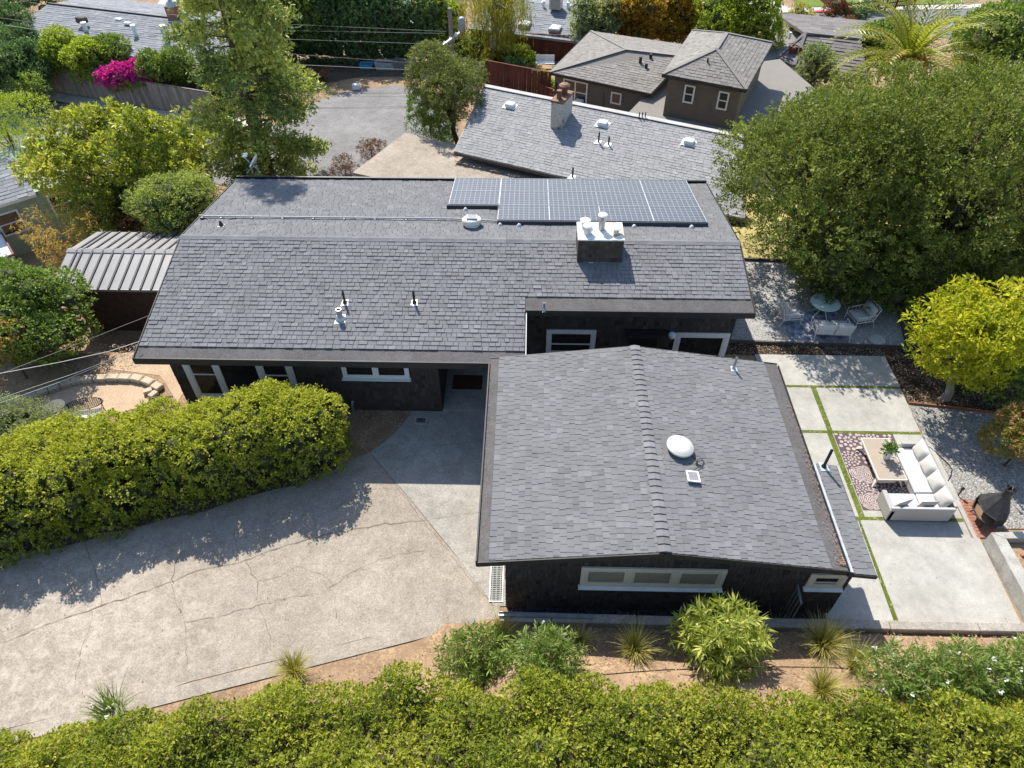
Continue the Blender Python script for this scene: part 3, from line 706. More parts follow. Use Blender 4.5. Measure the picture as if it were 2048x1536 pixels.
shingles(wbody, (-.4, 9.198, 0), (1, 0, 0), (0, 0, 1), [(0, 0), (8.7, 0), (8.7, 2.58), (8.2, 2.64), (3.74, 3.34), (0, 2.84)], .185, WS, .018, M['wallshingle'], 'wall_shingle', 'wall_shingles', parts=280, seed=21, key=near_cam)
shingles(wbody, (-.402, 15.8, 0), (0, -1, 0), (0, 0, 1), [(0, 0), (6.6, 0), (6.6, 2.84), (0, 2.84)], .185, WS, .016, M['wallshingle'], 'wall_shingle', 'wall_shingles', seed=22)
shingles(wbody, (8.302, 9.2, 0), (0, 1, 0), (0, 0, 1), [(0, 0), (2.85, 0), (2.85, 2.58), (0, 2.58)], .185, WS, .016, M['wallshingle'], 'wall_shingle', 'wall_shingles', seed=23)
debris('leaf_litter', 230, lambda g: (7.52+.25*g.random()**.5, 9+5.5*g.random()**2.2, WZR+.035+.02*g.random()), M['deadleaf'], wr_, 5, .026)
debris('leaf_litter', 90, lambda g: (-1.03+.3*g.random()**2, 9+6.4*g.random(), WZL+.02), M['deadleaf'], wl_, 6, .022)
debris('leaf_litter', 50, lambda g: (XL+.3+10.8*g.random(), EY+.02+.3*g.random()**3, EZ+.02), M['deadleaf'], front_roof, 7, .02)

debris('leaf_litter', 120, lambda g: (lambda x, y: (x, y, WRZ-SL*(WRX-x)+.03))(WX0+.4+3.8*g.random(), 9+6.8*g.random()), M['deadleaf'], wl_, 19, .016)
debris('leaf_litter', 120, lambda g: (lambda x, y: (x, y, WRZ-SR*(x-WRX)+.03))(WRX+.2+3.7*g.random(), 9+6.8*g.random()), M['deadleaf'], wr_, 20, .016)
# windows that face the viewer (-y)
def window(parent, x0, x1, z0, z1, y, n, mat, jamb=.09, sash=.05, sill=True, rails=(), blind=None, glass='glass', inner=None):
    f = MB(); d0, d1 = y-.06, y-.012
    f.box((x0, d0, z1-jamb), (x1, d1, z1)).box((x0, d0, z0), (x1, d1, z0+jamb*.8)).box((x0, d0, z0+jamb*.8), (x0+jamb, d1, z1-jamb)).box((x1-jamb, d0, z0+jamb*.8), (x1, d1, z1-jamb))
    w = (x1-x0-jamb*(n+1))/n
    for i in range(1, n):
        xx = x0+jamb*i+w*i; f.box((xx, d0-.002, z0+jamb*.8), (xx+jamb, d1, z1-jamb))
    fr = f.build('window', mat, parent)
    for i in range(n):
        a = x0+jamb*(i+1)+w*i; b = a+w; s = MB(); c0, c1 = y-.048, y-.02
        za, zb_ = z0+jamb*.8, z1-jamb
        s.box((a, c0, zb_-sash), (b, c1, zb_)).box((a, c0, za), (b, c1, za+sash)).box((a, c0, za+sash), (a+sash, c1, zb_-sash)).box((b-sash, c0, za+sash), (b, c1, zb_-sash))
        for r_ in rails: zz = za+(zb_-za)*r_; s.box((a+sash, c0-.003, zz-.022), (b-sash, c1, zz+.022))
        s.build('sash', mat, fr)
        MB().box((a+sash*.9, y-.034, za+sash*.9), (b-sash*.9, y-.030, zb_-sash*.9)).build('pane', M[glass], fr)
        if blind is not None: MB().box((a+sash*.9, y-.027, za+sash*.9+blind), (b-sash*.9, y-.023, zb_-sash*.9)).build('blind', M['blind'], fr)
    if sill: MB().add(*sillgeo(x0-.04, x1+.04, y, z0)).build('sill', M['bluewhite'] if mat is M['cream'] or mat is M['white'] else mat, fr)
    return fr
def sillgeo(x0, x1, y, z):
    return [(x0, y-.15, z-.05), (x1, y-.15, z-.05), (x1, y-.022, z-.05), (x0, y-.022, z-.05), (x0, y-.15, z-.025), (x1, y-.15, z-.025), (x1, y-.022, z+.004), (x0, y-.022, z+.004)], [(3, 2, 1, 0), (4, 5, 6, 7), (0, 1, 5, 4), (1, 2, 6, 5), (2, 3, 7, 6), (3, 0, 4, 7)]
window(wbody, 1.50, 5.12, 1.38, 2.27, 9.18, 3, M['cream'], .12, .07, blind=0.0)
window(wbody, 7.22, 8.14, 1.52, 2.16, 9.18, 1, M['cream'], .12, .06, rails=(.35,))
window(body, -11.15, -9.95, .55, 2.45, 16.38, 1, M['white'], .20, .04, rails=(.62,), sill=False)
window(body, -8.75, -7.55, .55, 2.45, 16.38, 1, M['white'], .20, .04, rails=(.62,), sill=False)
window(body, -5.95, -3.76, 1.62, 2.55, 16.38, 2, M['white'], .10, .05)
MB().box((-9.93, 16.36, .1), (-8.77, 16.372, 2.5)).build('glass_door', M['darkglass'], body)
window(body, .74, 2.44, .95, 2.08, 18.38, 1, M['white'], .13, .05, rails=(.42,), sill=False)
window(body, 5.15, 7.02, .15, 2.02, 18.38, 1, M['white'], .15, .06, sill=False)
dr = MB().box((3.62, 18.34, .02), (4.56, 18.376, 1.98)).build('door', M['black'], body)
MB().box((3.40, 17.98, 2.06), (4.82, 18.376, 2.14)).build('door_canopy', M['fascia'], body)
MB().lathe((5.0, 18.2, 2.02), [(.001, -.14), (.07, -.125), (.12, -.07), (.14, 0), (.12, .07), (.07, .125), (.001, .14)], 16, False).build('globe_lamp', M['white'], body, True, label='white globe wall lamp')
MB().tube([(5.0, 18.37, 2.02), (5.0, 18.25, 2.02)], .03, 8).build('lamp_arm', M['white'], body)
# porch
MB().box((-2.79, 16.37, -.05), (-.41, 18.59, .10)).build('porch_step', M['apron'], house)
pd = MB().box((-2.2, 18.55, .11), (-1.05, 18.598, 2.2)).build('front_door', M['black'], body)
mat_ = MB().box((-2.55, 17.35, .102), (-1.5, 18.05, .118)).build('doormat', M['doorwood']); tag(mat_, 'reddish brown doormat in the shaded porch', 'doormat')
MB().tube([(-5.85, 16.25, 0), (-5.85, 16.25, .4), (-5.85, 16.36, .45)], .05, 8).build('downpipe', M['greymetal'], body)
rail = thing('side_railing', 'black metal railing posts beside the left front corner of the house', 'railing', (-12.3, 16.4, 0))
for i in range(4): MB().beam((-11.95-.17*i, 16.15-.02*i, 0), (-11.95-.17*i, 16.15-.02*i, .75), .03, .03).build('baluster', M['timber'], rail)
MB().beam((-11.85, 16.16, .77), (-12.55, 16.08, .77), .06, .04).build('handrail', M['timber'], rail)

# chimney
CX0, CX1, CY0, CY1, CZ = 1.73, 3.25, 19.96, 21.0, 4.60
ch = MB().box((CX0, CY0, 3.55), (CX1, CY1, CZ)).build('chimney', M['darkwall'], front_roof)
M['chimcap'] = m_soil('mortar_cap', (.62, .6, .55), (.78, .76, .71), (.5, .33, .16, 1), .8, 8, .8)
shl = MB()
g = random.Random(4)
z = 3.6
while z < CZ-.02:
    x = CX0
    while x < CX1:
        w = min(g.choice((.1, .14, .18)), CX1-x); t = .006+.01*g.random()
        shl.add([(x+.003, CY0-t-.006, z), (x+w-.003, CY0-t-.006, z), (x+w-.003, CY0-.002, z+.17), (x+.003, CY0-.002, z+.17), (x+.003, CY0, z), (x+w-.003, CY0, z)], [(0, 1, 2, 3), (4, 5, 1, 0), (4, 0, 3), (1, 5, 2)]); x += w
    z += .165
shl.build('chimney_shingles', M['wallshingle'], front_roof, kind='stuff')
MB().cbox(((CX0+CX1)/2, (CY0+CY1)/2, CZ+.03), (CX1-CX0+.04, CY1-CY0+.04, .06), .015).build('chimney_cap', M['chimcap'], front_roof)
def flue(px, py, r, h, lid, mat, z=CZ+.06):
    p = at(px, py, z)
    MB().lathe(p, [(r, 0), (r, h)], 18).build('flue_pipe', M[mat], front_roof, False)
    if lid:
        MB().lathe(p+Vector((0, 0, h)), [(lid, .012), (lid*1.02, .03), (lid*.8, .06), (.002, .085)], 20, False).build('flue_cap', M['whitemetal'], front_roof)
flue(1203, 458, .115, .52, .155, 'greymetal'); flue(1175, 466, .14, .26, .16, 'lead'); flue(1232, 466, .095, .20, .19, 'lead'); flue(1170, 452, .12, .2, .18, 'lead')

# roof plumbing
def vent(px, py, O, N, r, h, mat, plate=.2, skew=0.0, top=None, parent=front_roof, dz=0.0):
    p = hit(px, py, O, N); N = Vector(N).normalized(); U = Vector((1, 0, 0)); U = (U-N*U.dot(N)).normalized(); V = N.cross(U)
    c = [p+U*a*plate+V*b*plate+N*.02 for a, b in ((-.7, -.9), (.7, -.7), (.55, .8), (-.55, .7))]
    MB().slab(c, .012).build('vent_flashing', M['lead'], parent)
    m = MB().lathe(p, [(r*1.9, .02), (r*1.25, .1), (r, .12), (r, h), (r*.8, h), (r*.8, h-.05), (.001, h-.06)], 12, False)
    m.build('vent_pipe', M[mat], parent)
    return p
NF = (0, -SF, 1); OF = (0, EY, EZ); NB = (0, SB, 1); OB = (0, RY, RZ)
vent(690, 606, OF, NF, .04, .48, 'blackpipe', .17); vent(829, 606, OF, NF, .04, .48, 'blackpipe', .17); vent(681, 638, OF, NF, .09, .40, 'greymetal', .25)
vent(443, 452, OB, NB, .05, .2, 'blackpipe', .15, parent=rear_roof); vent(1088, 622, OF, NF, .035, .34, 'greymetal', .08); vent(1182, 523, OF, NF, .02, .06, 'greymetal', .1)
NR = (SR, 0, 1); OR_ = (WRX, 0, WRZ)
vent(1467, 738, OR_, NR, .035, .48, 'greymetal', .15, parent=wr_)
p = vent(1647, 934, (7.83, 0, 2.80), (.14, 0, 1), .04, .72, 'blackpipe', .19, parent=lean)
# wire conduit across the rear slope
a, b = hit(413, 436, OB, NB)+Vector((0, 0, .08)), hit(905, 441, OB, NB)+Vector((0, 0, .08)); b2 = hit(1000, 446, OB, NB)+Vector((0, 0, .08))
cd = MB(); cd.tube([a+Vector((-.25, 0, .03)), a, b, b2], .028, 7); cd.build('conduit', M['conduit'], rear_roof)
for i in range(8):
    q = a.lerp(b, (i+.5)/8); MB().cbox(q-Vector((0, 0, .05)), (.08, .14, .07), .01).build('conduit_foot', M['greymetal'], rear_roof)
MB().tube([a+Vector((-.1, -.02, -.03)), a+Vector((.25, -.28, -.05)), a+Vector((.75, -.25, -.05)), a+Vector((1.15, -.06, -.02))], .012, 5).build('cable', M['black'], rear_roof)
MB().cbox(a+Vector((-.1, -.12, -.02)), (.14, .12, .1), .02).build('junction_box', M['black'], rear_roof)

# attic fans
def fan(name_label, p, r, N, tilt_panel):
    t = thing('roof_fan', name_label, 'roof fan', p)
    q = Vector((0, 0, 1)).rotation_difference(Vector(N).normalized()).to_matrix().to_4x4(); Mx = Matrix.Translation(p) @ q
    MB(Mx).slab([(-r*1.15, -r*1.15, .02), (r*1.15, -r*1.15, .02), (r*1.15, r*1.15, .02), (-r*1.15, r*1.15, .02)], .012).build('base_flashing', M['shingle'], t)
    MB(Mx).lathe((0, 0, 0), [(r*.74, .0), (r*.74, .16)], 24).build('fan_housing', M['black'] if not tilt_panel else M['whitemetal'], t)
    MB(Mx).lathe((0, 0, .13), [(r*.98, 0), (r, .02), (r, .04), (r*.95, .055), (r*.9, .062), (r*.82, .09), (r*.55, .115), (.002, .125)] if not tilt_panel else [(r*.98, 0), (r, .03), (r, .13), (r*.9, .17), (r*.4, .2), (.002, .2)], 32, False).build('fan_hood', M['fanwhite'], t, True)
    if tilt_panel:
        T = Mx @ Matrix.Translation((0, .0, .36)) @ Matrix.Rotation(R(-4), 4, 'X')
        MB(T).cbox((0, 0, 0), (r*1.05, r*1.15, .03), .006).build('panel_frame', M['whitemetal'], t)
        MB(T).box((-r*.46, -r*.51, .016), (r*.46, r*.51, .02)).build('solar_cells', M['cells'], t)
    return t
# ================================================================== solar array on the rear slope
M['panelframe'] = m_plain('anodised_frame', (.40, .41, .42), .45, .3, .1, 4)
M['fanwhite'] = m_plain('warm_white_plastic', (.47, .445, .39), .5, 0, .05, 3)
t = NT('solar_cells'); uvn = t.tc.outputs['UV']
def line(c, n, w):
    f = t.math('FRACT', t.math('MULTIPLY', c, n)); d = t.math('MINIMUM', f, t.math('SUBTRACT', 1.0, f)); return t.math('LESS_THAN', d, w)
sp_ = t.n.new('ShaderNodeSeparateXYZ'); t.l.new(uvn, sp_.inputs[0])
gl = t.math('MAXIMUM', line(sp_.outputs[0], 10, .05), line(sp_.outputs[1], 6, .05))
rv = t.noise(3, 2)
M['cells'] = t.fin(t.mix(gl, t.ramp(rv, [(.3, (.034, .034, .042)), (.7, (.048, .047, .057))]), (.19, .19, .21, 1)), .34, 0, .5)
def uv_panel(o, w, h):
    me = o.data; uv = me.uv_layers.new(name='UVMap')
    for l in me.loops: v = me.vertices[l.vertex_index].co; uv.data[l.index].uv = (v.x/w+.5, v.y/h+.5)
q = Matrix(((1, 0, 0, 0), (0, math.cos(math.atan(SB)), math.sin(math.atan(SB)), 0), (0, -math.sin(math.atan(SB)), math.cos(math.atan(SB)), 0), (0, 0, 0, 1)))
cols = [(910, 1003, 903, 998), None]
xs_ = [-3.02, -1.06, .83, 2.72, 4.62, 6.56]
array = thing('solar_array', 'solar array of fourteen panels on the rear roof slope', 'solar array', (1.8, 24.5, zb(24.5)))
rowy = [(26.62, 25.22), (25.20, 23.80), (23.78, 22.38)]; pw, ph = xs_[1]-xs_[0]-.035, 1.395*kb
f = MB(); hw, hh = pw/2, ph/2; fe = .022
for a, b in (((-hw, -hh, 0), (hw, -hh+.014, .04)), ((-hw, hh-.014, 0), (hw, hh, .04)), ((-hw, -hh+.014, 0), (-hw+fe, hh-.014, .04)), ((hw-fe, -hh+.014, 0), (hw, hh-.014, .04))): f.box(a, b)
fme = bpy.data.meshes.new('solar_panel'); fme.from_pydata(f.v, [], f.f); fme.materials.append(M['panelframe'])
go = MB().box((-hw+fe*.8, -hh+.012, .01), (hw-fe*.8, hh-.012, .034)); gme = bpy.data.meshes.new('solar_glass'); gme.from_pydata(go.v, [], go.f); gme.materials.append(M['cells'])
uv = gme.uv_layers.new(name='UVMap')
for l in gme.loops: v = gme.vertices[l.vertex_index].co; uv.data[l.index].uv = (v.x/pw+.5, v.y/ph+.5)
for i in range(5):
    for j in range(3):
        if i == 0 and j == 2: continue
        y1, y0 = rowy[j]; yc = (y0+y1)/2; xc = (xs_[i]+xs_[i+1])/2
        pn_ = place_mesh(fme, 'solar_panel', Matrix.Translation((xc, yc, zb(yc)+.13)) @ q, array)
        g_ = bpy.data.objects.new('solar_glass', gme); C.objects.link(g_); g_.parent = pn_
sk = array
for x0, x1, y in ((-3.07, -1.04, 23.76), (-1.08, 6.58, 22.33)):
    MB().add([(x0, y, zb(y)+.02), (x1, y, zb(y)+.02), (x1, y-.10, zb(y-.1)+.02), (x0, y-.10, zb(y-.1)+.02), (x0, y, zb(y)+.15), (x1, y, zb(y)+.15), (x1, y-.05, zb(y-.1)+.14), (x0, y-.05, zb(y-.1)+.14)], [(3, 2, 1, 0), (4, 5, 6, 7), (1, 0, 4, 5)[::-1], (1, 2, 6, 5), (2, 3, 7, 6), (3, 0, 4, 7)]).build('skirt_rail', M['black'], sk)
MB().box((-1.10, 22.33, zb(22.4)+.02), (-1.07, 23.76, zb(23.7)+.13)).build('skirt_rail', M['black'], sk)
for px, py in ((931, 421), (1000, 452), (1038, 453), (1268, 455), (1383, 456)):
    p = hit(px, py, OB, NB); MB().lathe(p, [(.09, .02), (.08, .05), (.04, .11), (.001, .12)], 10, False).build('mount_foot', M['lead'], sk, True)
p = hit(944, 452, OB, NB); fan('white round attic fan topped by a small solar panel near the ridge', p, .36, NB, True)
p = hit(1357, 900, OR_, NR); fan('cream domed attic fan on the right slope of the garage wing', p, .37, NR, False)
# its remote panel and cable
rp = thing('remote_panel', 'small white framed solar panel on the garage wing roof', 'solar panel', hit(1385, 957, OR_, NR))
qq = Vector((0, 0, 1)).rotation_difference(Vector(NR).normalized()).to_matrix().to_4x4()
T = Matrix.Translation(hit(1385, 957, OR_, NR)+Vector((0, 0, .07))) @ qq @ Matrix.Rotation(R(-4), 4, 'X')
f = MB(T); hw, hh = .165, .18
for a, b in (((-hw, -hh, 0), (hw, -hh+.035, .03)), ((-hw, hh-.035, 0), (hw, hh, .03)), ((-hw, -hh+.035, 0), (-hw+.035, hh-.035, .03)), ((hw-.035, -hh+.035, 0), (hw, hh-.035, .03))): f.box(a, b)
f.build('panel_frame', M['whitemetal'], rp)
MB(T).box((-hw+.03, -hh+.03, .005), (hw-.03, hh-.03, .024)).build('solar_glass', m_plain('pale_cells', (.22, .20, .21), .25, 0, .2, 30), rp)
cpx = [(1382, 912), (1391, 920), (1392, 931), (1402, 934), (1408, 926), (1402, 919), (1394, 921), (1393, 931), (1403, 934), (1407, 932), (1396, 938), (1386, 943)]
MB().tube([hit(x, y, OR_, NR)+Vector((0, 0, .025+.004*i)) for i, (x, y) in enumerate(cpx)], .011, 6).build('cable', M['black'], rp)

# satellite dish on the rear left corner
sd = thing('satellite_dish', 'grey satellite dish on a mast at the rear left roof corner', 'satellite dish', at_y(505, 348, 26.6))
p = at_y(505, 346, 26.6); c = at_y(507, 322, 26.6)
MB().tube([p, p+Vector((0, 0, .25)), c+Vector((.05, .05, -.1)), c+Vector((0, .02, 0))], .03, 8).build('mast', M['greymetal'], sd)
for dx in (-.25, .3): MB().tube([p+Vector((dx, .0, 0)), c+Vector((.04, .05, -.2))], .012, 5).build('brace', M['greymetal'], sd)
D = Vector((-.75, -.1, .62)).normalized(); q4 = Vector((0, 0, 1)).rotation_difference(D).to_matrix().to_4x4()
dm = MB(Matrix.Translation(c) @ q4 @ Matrix.Scale(.85, 4, (1, 0, 0)))
dm.lathe((0, 0, 0), [(.002, -.10), (.15, -.085), (.28, -.03), (.34, .02), (.335, .03), (.27, -.01), (.14, -.065), (.002, -.078)], 22, False).build('dish', M['dishgrey'] if 'dishgrey' in M else M['greymetal'], sd, True)
e = c+D*.42+Vector((-.02, -.05, -.02))
MB().tube([c+D*-.05+Vector((.0, 0, -.3)), e], .018, 6).build('feed_arm', M['lead'], sd)
MB().tube([e, e+Vector((.16, .0, .03))], .05, 8).build('receiver', M['whitemetal'], sd)
MB().tube([e+Vector((0, .14, .02)), e+Vector((.15, .14, .05))], .05, 8).build('receiver', M['whitemetal'], sd)

# metal gate panel and channel by the front wall
gt = thing('metal_gate', 'small grey metal gate panel standing out from the dark front wall', 'gate', (7.03, 8.95, 0))
MB().beam((7.03, 9.17, 1.6), (6.98, 8.62, 1.6), .05, .04).build('top_rail', M['greymetal'], gt)
for i in range(4):
    y = 9.12-.155*i; MB().tube([(7.03-.013*i, y, 1.58), (7.03-.013*i, y, .0)], .016, 6).build('bar', M['greymetal'], gt)
mc = MB(Matrix.Translation((.70, 8.56, .845)) @ Matrix.Rotation(R(-.5), 4, 'Z'))
mc.box((-1.28, -.06, -.03), (1.15, -.05, .03)).box((-1.28, .05, -.03), (1.15, .06, .03)).box((-1.28, -.05, -.03), (1.15, .05, -.015))
tag(mc.build('metal_channel', M['greymetal']), 'long galvanised metal channel lying on the front curb', 'metal channel')
grate(-.86, -.53, 9.35, 10.6, 3, 22, .03, 'long galvanised trench drain grate beside the garage wall', False)
grate(-3.66, -3.34, 15.80, 16.02, 9, 0, .03, 'small square drain grate in the shaded apron')
# ================================================================== patio furniture
M['wicker'] = m_wood('white_wicker', (.34, .325, .30), (.50, .485, .45), 9, (6, 6, 20), .7)
M['cushion'] = m_plain('offwhite_cushion', (.47, .445, .405), .9, 0, .06, 9, .2, 220, .1)
M['seatpad'] = m_plain('pale_grey_seat_pad', (.43, .43, .435), .9, 0, .05, 9, .15, 220, .1)
M['tabletop'] = m_wood('taupe_table_slats', (.26, .215, .165), (.36, .30, .24), 6, (22, 1.2, 3), .55)
M['tableframe'] = m_plain('pale_table_frame', (.62, .56, .48), .55, 0, .08, 5)
M['ceramic'] = m_plain('white_ceramic', (.72, .71, .68), .4, 0, .05, 4)
M['rugdark'] = m_plain('dark_mauve_rug', (.085, .06, .065), .95, 0, .25, 40)
M['rugpink'] = m_plain('cream_pink_petals', (.36, .295, .27), .95, 0, .18, 6)
M['iron'] = m_plain('dark_iron', (.045, .043, .043), .5, .35, .3, 6)
M['ash'] = m_soil('rusty_ash', (.14, .08, .05), (.30, .2, .13), None, .6, 30)

# rug: dark ground and pale petals lying on it
RX0, RX1, RY0, RY1, RZ0 = 10.32, 12.28, 12.56, 15.62, .051
rug = MB().cbox(((RX0+RX1)/2, (RY0+RY1)/2, RZ0+.005), (RX1-RX0, RY1-RY0, .01)).build('patio_rug', M['rugdark']); tag(rug, 'dark mauve rug with pale flower pattern under the coffee table', 'rug')
flowers = [(10.72, 15.35, .62, 'd'), (10.75, 13.95, .36, 'r'), (10.72, 12.92, .36, 'r'), (10.55, 14.55, .42, 'd'), (11.45, 15.5, .45, 'd'), (11.3, 13.3, .45, 'd'), (11.35, 14.5, .55, 'd'), (12.05, 13.0, .5, 'r'), (12.1, 14.1, .5, 'd'), (12.1, 15.1, .5, 'd'), (10.45, 13.42, .35, 'd'), (11.5, 12.7, .4, 'd')]
pm = MB(); g = random.Random(3)
def own(x, y, i): return min(range(len(flowers)), key=lambda k: math.hypot(x-flowers[k][0], y-flowers[k][1])/flowers[k][2]) == i
def petal(pts, i):
    cx = sum(p[0] for p in pts)/len(pts); cy = sum(p[1] for p in pts)/len(pts)
    if own(cx, cy, i) and RX0+.01 < cx < RX1-.01 and RY0+.01 < cy < RY1-.01: pts = [(min(RX1-.008, max(RX0+.008, p[0])), min(RY1-.008, max(RY0+.008, p[1]))) for p in pts]; pm.poly([(p[0], p[1], RZ0+.0115) for p in pts])
for i, (fx, fy, fr, kind) in enumerate(flowers):
    if kind == 'd':
        for ring in range(6):
            n_ = 7+ring*3; r0, r1 = fr*(.06+.24*ring), fr*(.27+.25*ring)
            for q_ in range(n_):
                a = 2*math.pi*(q_+.5*(ring % 2))/n_+.1*g.random(); hw = math.pi/n_*.74
                petal([(fx+math.cos(a+da)*rr, fy+math.sin(a+da)*rr) for rr, da in ((r0, 0), (r0*.5+r1*.5, -hw), (r0*.25+r1*.75, -hw*.75), (r1, 0), (r0*.25+r1*.75, hw*.75), (r0*.5+r1*.5, hw))], i)
    else:
        for ring in range(7):
            r0, r1 = fr*(.02+.16*ring), fr*(.155+.16*ring); n_ = (2, 3, 3, 4, 5, 6, 7)[ring]
            for q_ in range(n_):
                a0 = 2*math.pi*q_/n_+ring*.9; a1 = a0+2*math.pi/n_*.93; k_ = 5
                petal([(fx+math.cos(a0+(a1-a0)*t_/k_)*r1*(1.0+.04*math.sin(t_*3.1/k_*2)), fy+math.sin(a0+(a1-a0)*t_/k_)*r1) for t_ in range(k_+1)]+[(fx+math.cos(a1-(a1-a0)*t_/k_)*(r0+fr*.02), fy+math.sin(a1-(a1-a0)*t_/k_)*(r0+fr*.02)) for t_ in range(k_+1)], i)
pm.build('petal_pattern', M['rugpink'], rug, kind='stuff')

# L-shaped sofa
sofa = thing('corner_sofa', 'white woven L-shaped outdoor sofa on the patio rug', 'sofa', (11.9, 13.3, .05))
z0 = .052
MB().cbox((11.77, 12.22, z0+.34), (1.86, .10, .60), .02).build('back_panel', M['wicker'], sofa)
MB().cbox((12.74, 13.56, z0+.34), (.10, 2.56, .604), .02).build('back_panel', M['wicker'], sofa)
MB().cbox((10.90, 12.56, z0+.28), (.14, .78, .50), .02).build('armrest', M['wicker'], sofa)
MB().cbox((12.42, 14.80, z0+.28), (.62, .12, .52), .02).build('armrest', M['wicker'], sofa)
MB().cbox((11.42, 12.60, z0+.15), (.90, .66, .24), .015).build('base', M['wicker'], sofa)
MB().cbox((12.30, 13.48, z0+.15), (.78, 2.50, .24), .015).build('base', M['wicker'], sofa)
MB().cbox((11.42, 12.60, z0+.335), (.88, .66, .12), .035).build('seat_pad', M['seatpad'], sofa)
MB().cbox((12.28, 12.60, z0+.335), (.80, .66, .12), .035).build('seat_pad', M['seatpad'], sofa)
MB().cbox((12.28, 13.84, z0+.335), (.78, 1.78, .12), .035).build('seat_pad', M['seatpad'], sofa)
for x, y in ((10.87, 12.22), (12.72, 12.22), (12.72, 14.8), (11.95, 14.8), (10.87, 12.9)): MB().cbox((x, y, z0+.015), (.06, .06, .06)).build('foot', M['iron'], sofa)
def cushion(p, w, h, th, rot, tilt, label, mat='cushion'):
    n = 9; T = Matrix.Translation(p) @ Matrix.Rotation(rot, 4, 'Z') @ Matrix.Rotation(tilt, 4, 'X'); vs = []; fs = []
    for side in (1, -1):
        for j in range(n):
            for i in range(n):
                a, b = i/(n-1)*2-1, j/(n-1)*2-1; e = max(0, (1-a*a)*(1-b*b))**.42; pinch = 1-.07*(1-abs(a*b))*(a*a+b*b)*.5
                vs.append((a*w/2*pinch, side*th/2*e+.004*math.sin(9*a+5*b), b*h/2*pinch))
    for s in range(2):
        for j in range(n-1):
            for i in range(n-1):
                k0 = s*n*n+j*n+i; f_ = (k0, k0+1, k0+n+1, k0+n); fs.append(f_ if s == 1 else f_[::-1])
    m = MB(T); m.add(vs, fs); o = m.build('cushion', M[mat], None, True)
    return tag(o, label, 'cushion', 'cushions on the white patio sofa')
cz = z0+.395+.22
for i, (y, lb) in enumerate(((14.42, 'large off-white back cushion beside the far sofa arm'), (13.82, 'off-white back cushion, second from the far sofa arm'), (13.22, 'off-white back cushion, third from the far sofa arm'))):
    cushion((12.50, y, cz), .60, .50, .20, R(-90), R(-20), lb)
cushion((12.5, 12.62, cz-.02), .56, .5, .2, R(-82), R(-24), 'off-white cushion leaning into the corner of the white sofa')
cushion((11.98, 12.42, cz-.06), .52, .44, .16, R(2), R(14), 'off-white cushion against the near sofa back, next to the corner')
cushion((11.25, 12.44, cz-.05), .5, .42, .17, R(20), R(18), 'off-white striped cushion slumped beside the near sofa arm')

# coffee table, vase
tb = thing('coffee_table', 'taupe slatted coffee table with pale frame on the flower rug', 'table', (11.33, 14.2, .06))
tz = .50
MB().cbox((11.33, 14.2, tz), (.84, 1.62, .03)).build('tabletop', M['tabletop'], tb)
fr = MB()
for a, b in (((10.885, 13.365, tz-.04), (11.775, 13.39, tz+.02)), ((10.885, 15.01, tz-.04), (11.775, 15.035, tz+.02)), ((10.885, 13.39, tz-.04), (10.91, 15.01, tz+.02)), ((11.75, 13.39, tz-.04), (11.775, 15.01, tz+.02))): fr.box(a, b)
fr.build('table_frame', M['tableframe'], tb)
for sx in (-1, 1):
    for sy in (-1, 1):
        x, y = 11.33+sx*.30, 14.2+sy*.62; X, Y = 11.33+sx*.47, 14.2+sy*.80
        MB().add([(x, y, tz-.02), (x-sx*.12, y, tz-.02), (X-sx*.02, Y, .063), (X, Y, .063), (x, y-sy*.16, tz-.02), (x-sx*.12, y-sy*.16, tz-.02), (X-sx*.02, Y-sy*.05, .063), (X, Y-sy*.05, .063)],
                 [(0, 1, 2, 3), (7, 6, 5, 4), (0, 3, 7, 4), (1, 5, 6, 2), (3, 2, 6, 7), (0, 4, 5, 1)]).build('leg', M['tableframe'], tb)
MB().cbox((11.33, 13.55, .30), (.5, .03, .34)).build('end_panel', M['tableframe'], tb); MB().cbox((11.33, 14.85, .30), (.5, .03, .34)).build('end_panel', M['tableframe'], tb)
vp = at(1771, 916, tz+.02)
vz = thing('vase', 'white ribbed vase holding a leafy green plant on the coffee table', 'vase', vp)
vm = MB(); pr = [(.075, 0), (.10, .06), (.125, .16), (.135, .26), (.125, .34), (.11, .37), (.095, .365), (.10, .30), (.001, .28)]
nn_ = 40; vm.rings([[(vp.x+(r_*(1+.03*(k % 2)))*math.cos(2*math.pi*k/nn_), vp.y+(r_*(1+.03*(k % 2)))*math.sin(2*math.pi*k/nn_), vp.z+z) for k in range(nn_)] for r_, z in pr], False)
vm.build('vase_body', M['ceramic'], vz, True)
M['leafplant'] = m_leaf('house_plant_leaf', [(.05, .10, .02), (.10, .19, .035), (.17, .26, .06)])
npnt = 46; d_ = unit(RNG.normal(size=(npnt, 3))*[1, 1, .6]+[0, 0, .9]); P0 = np.array(vp)+[0, 0, .34]+d_*RNG.random((npnt, 1))*[.14, .14, .22]
leaves('plant', P0, d_, M['leafplant'], 4, .14, .13, .055, .8, .3, vz)

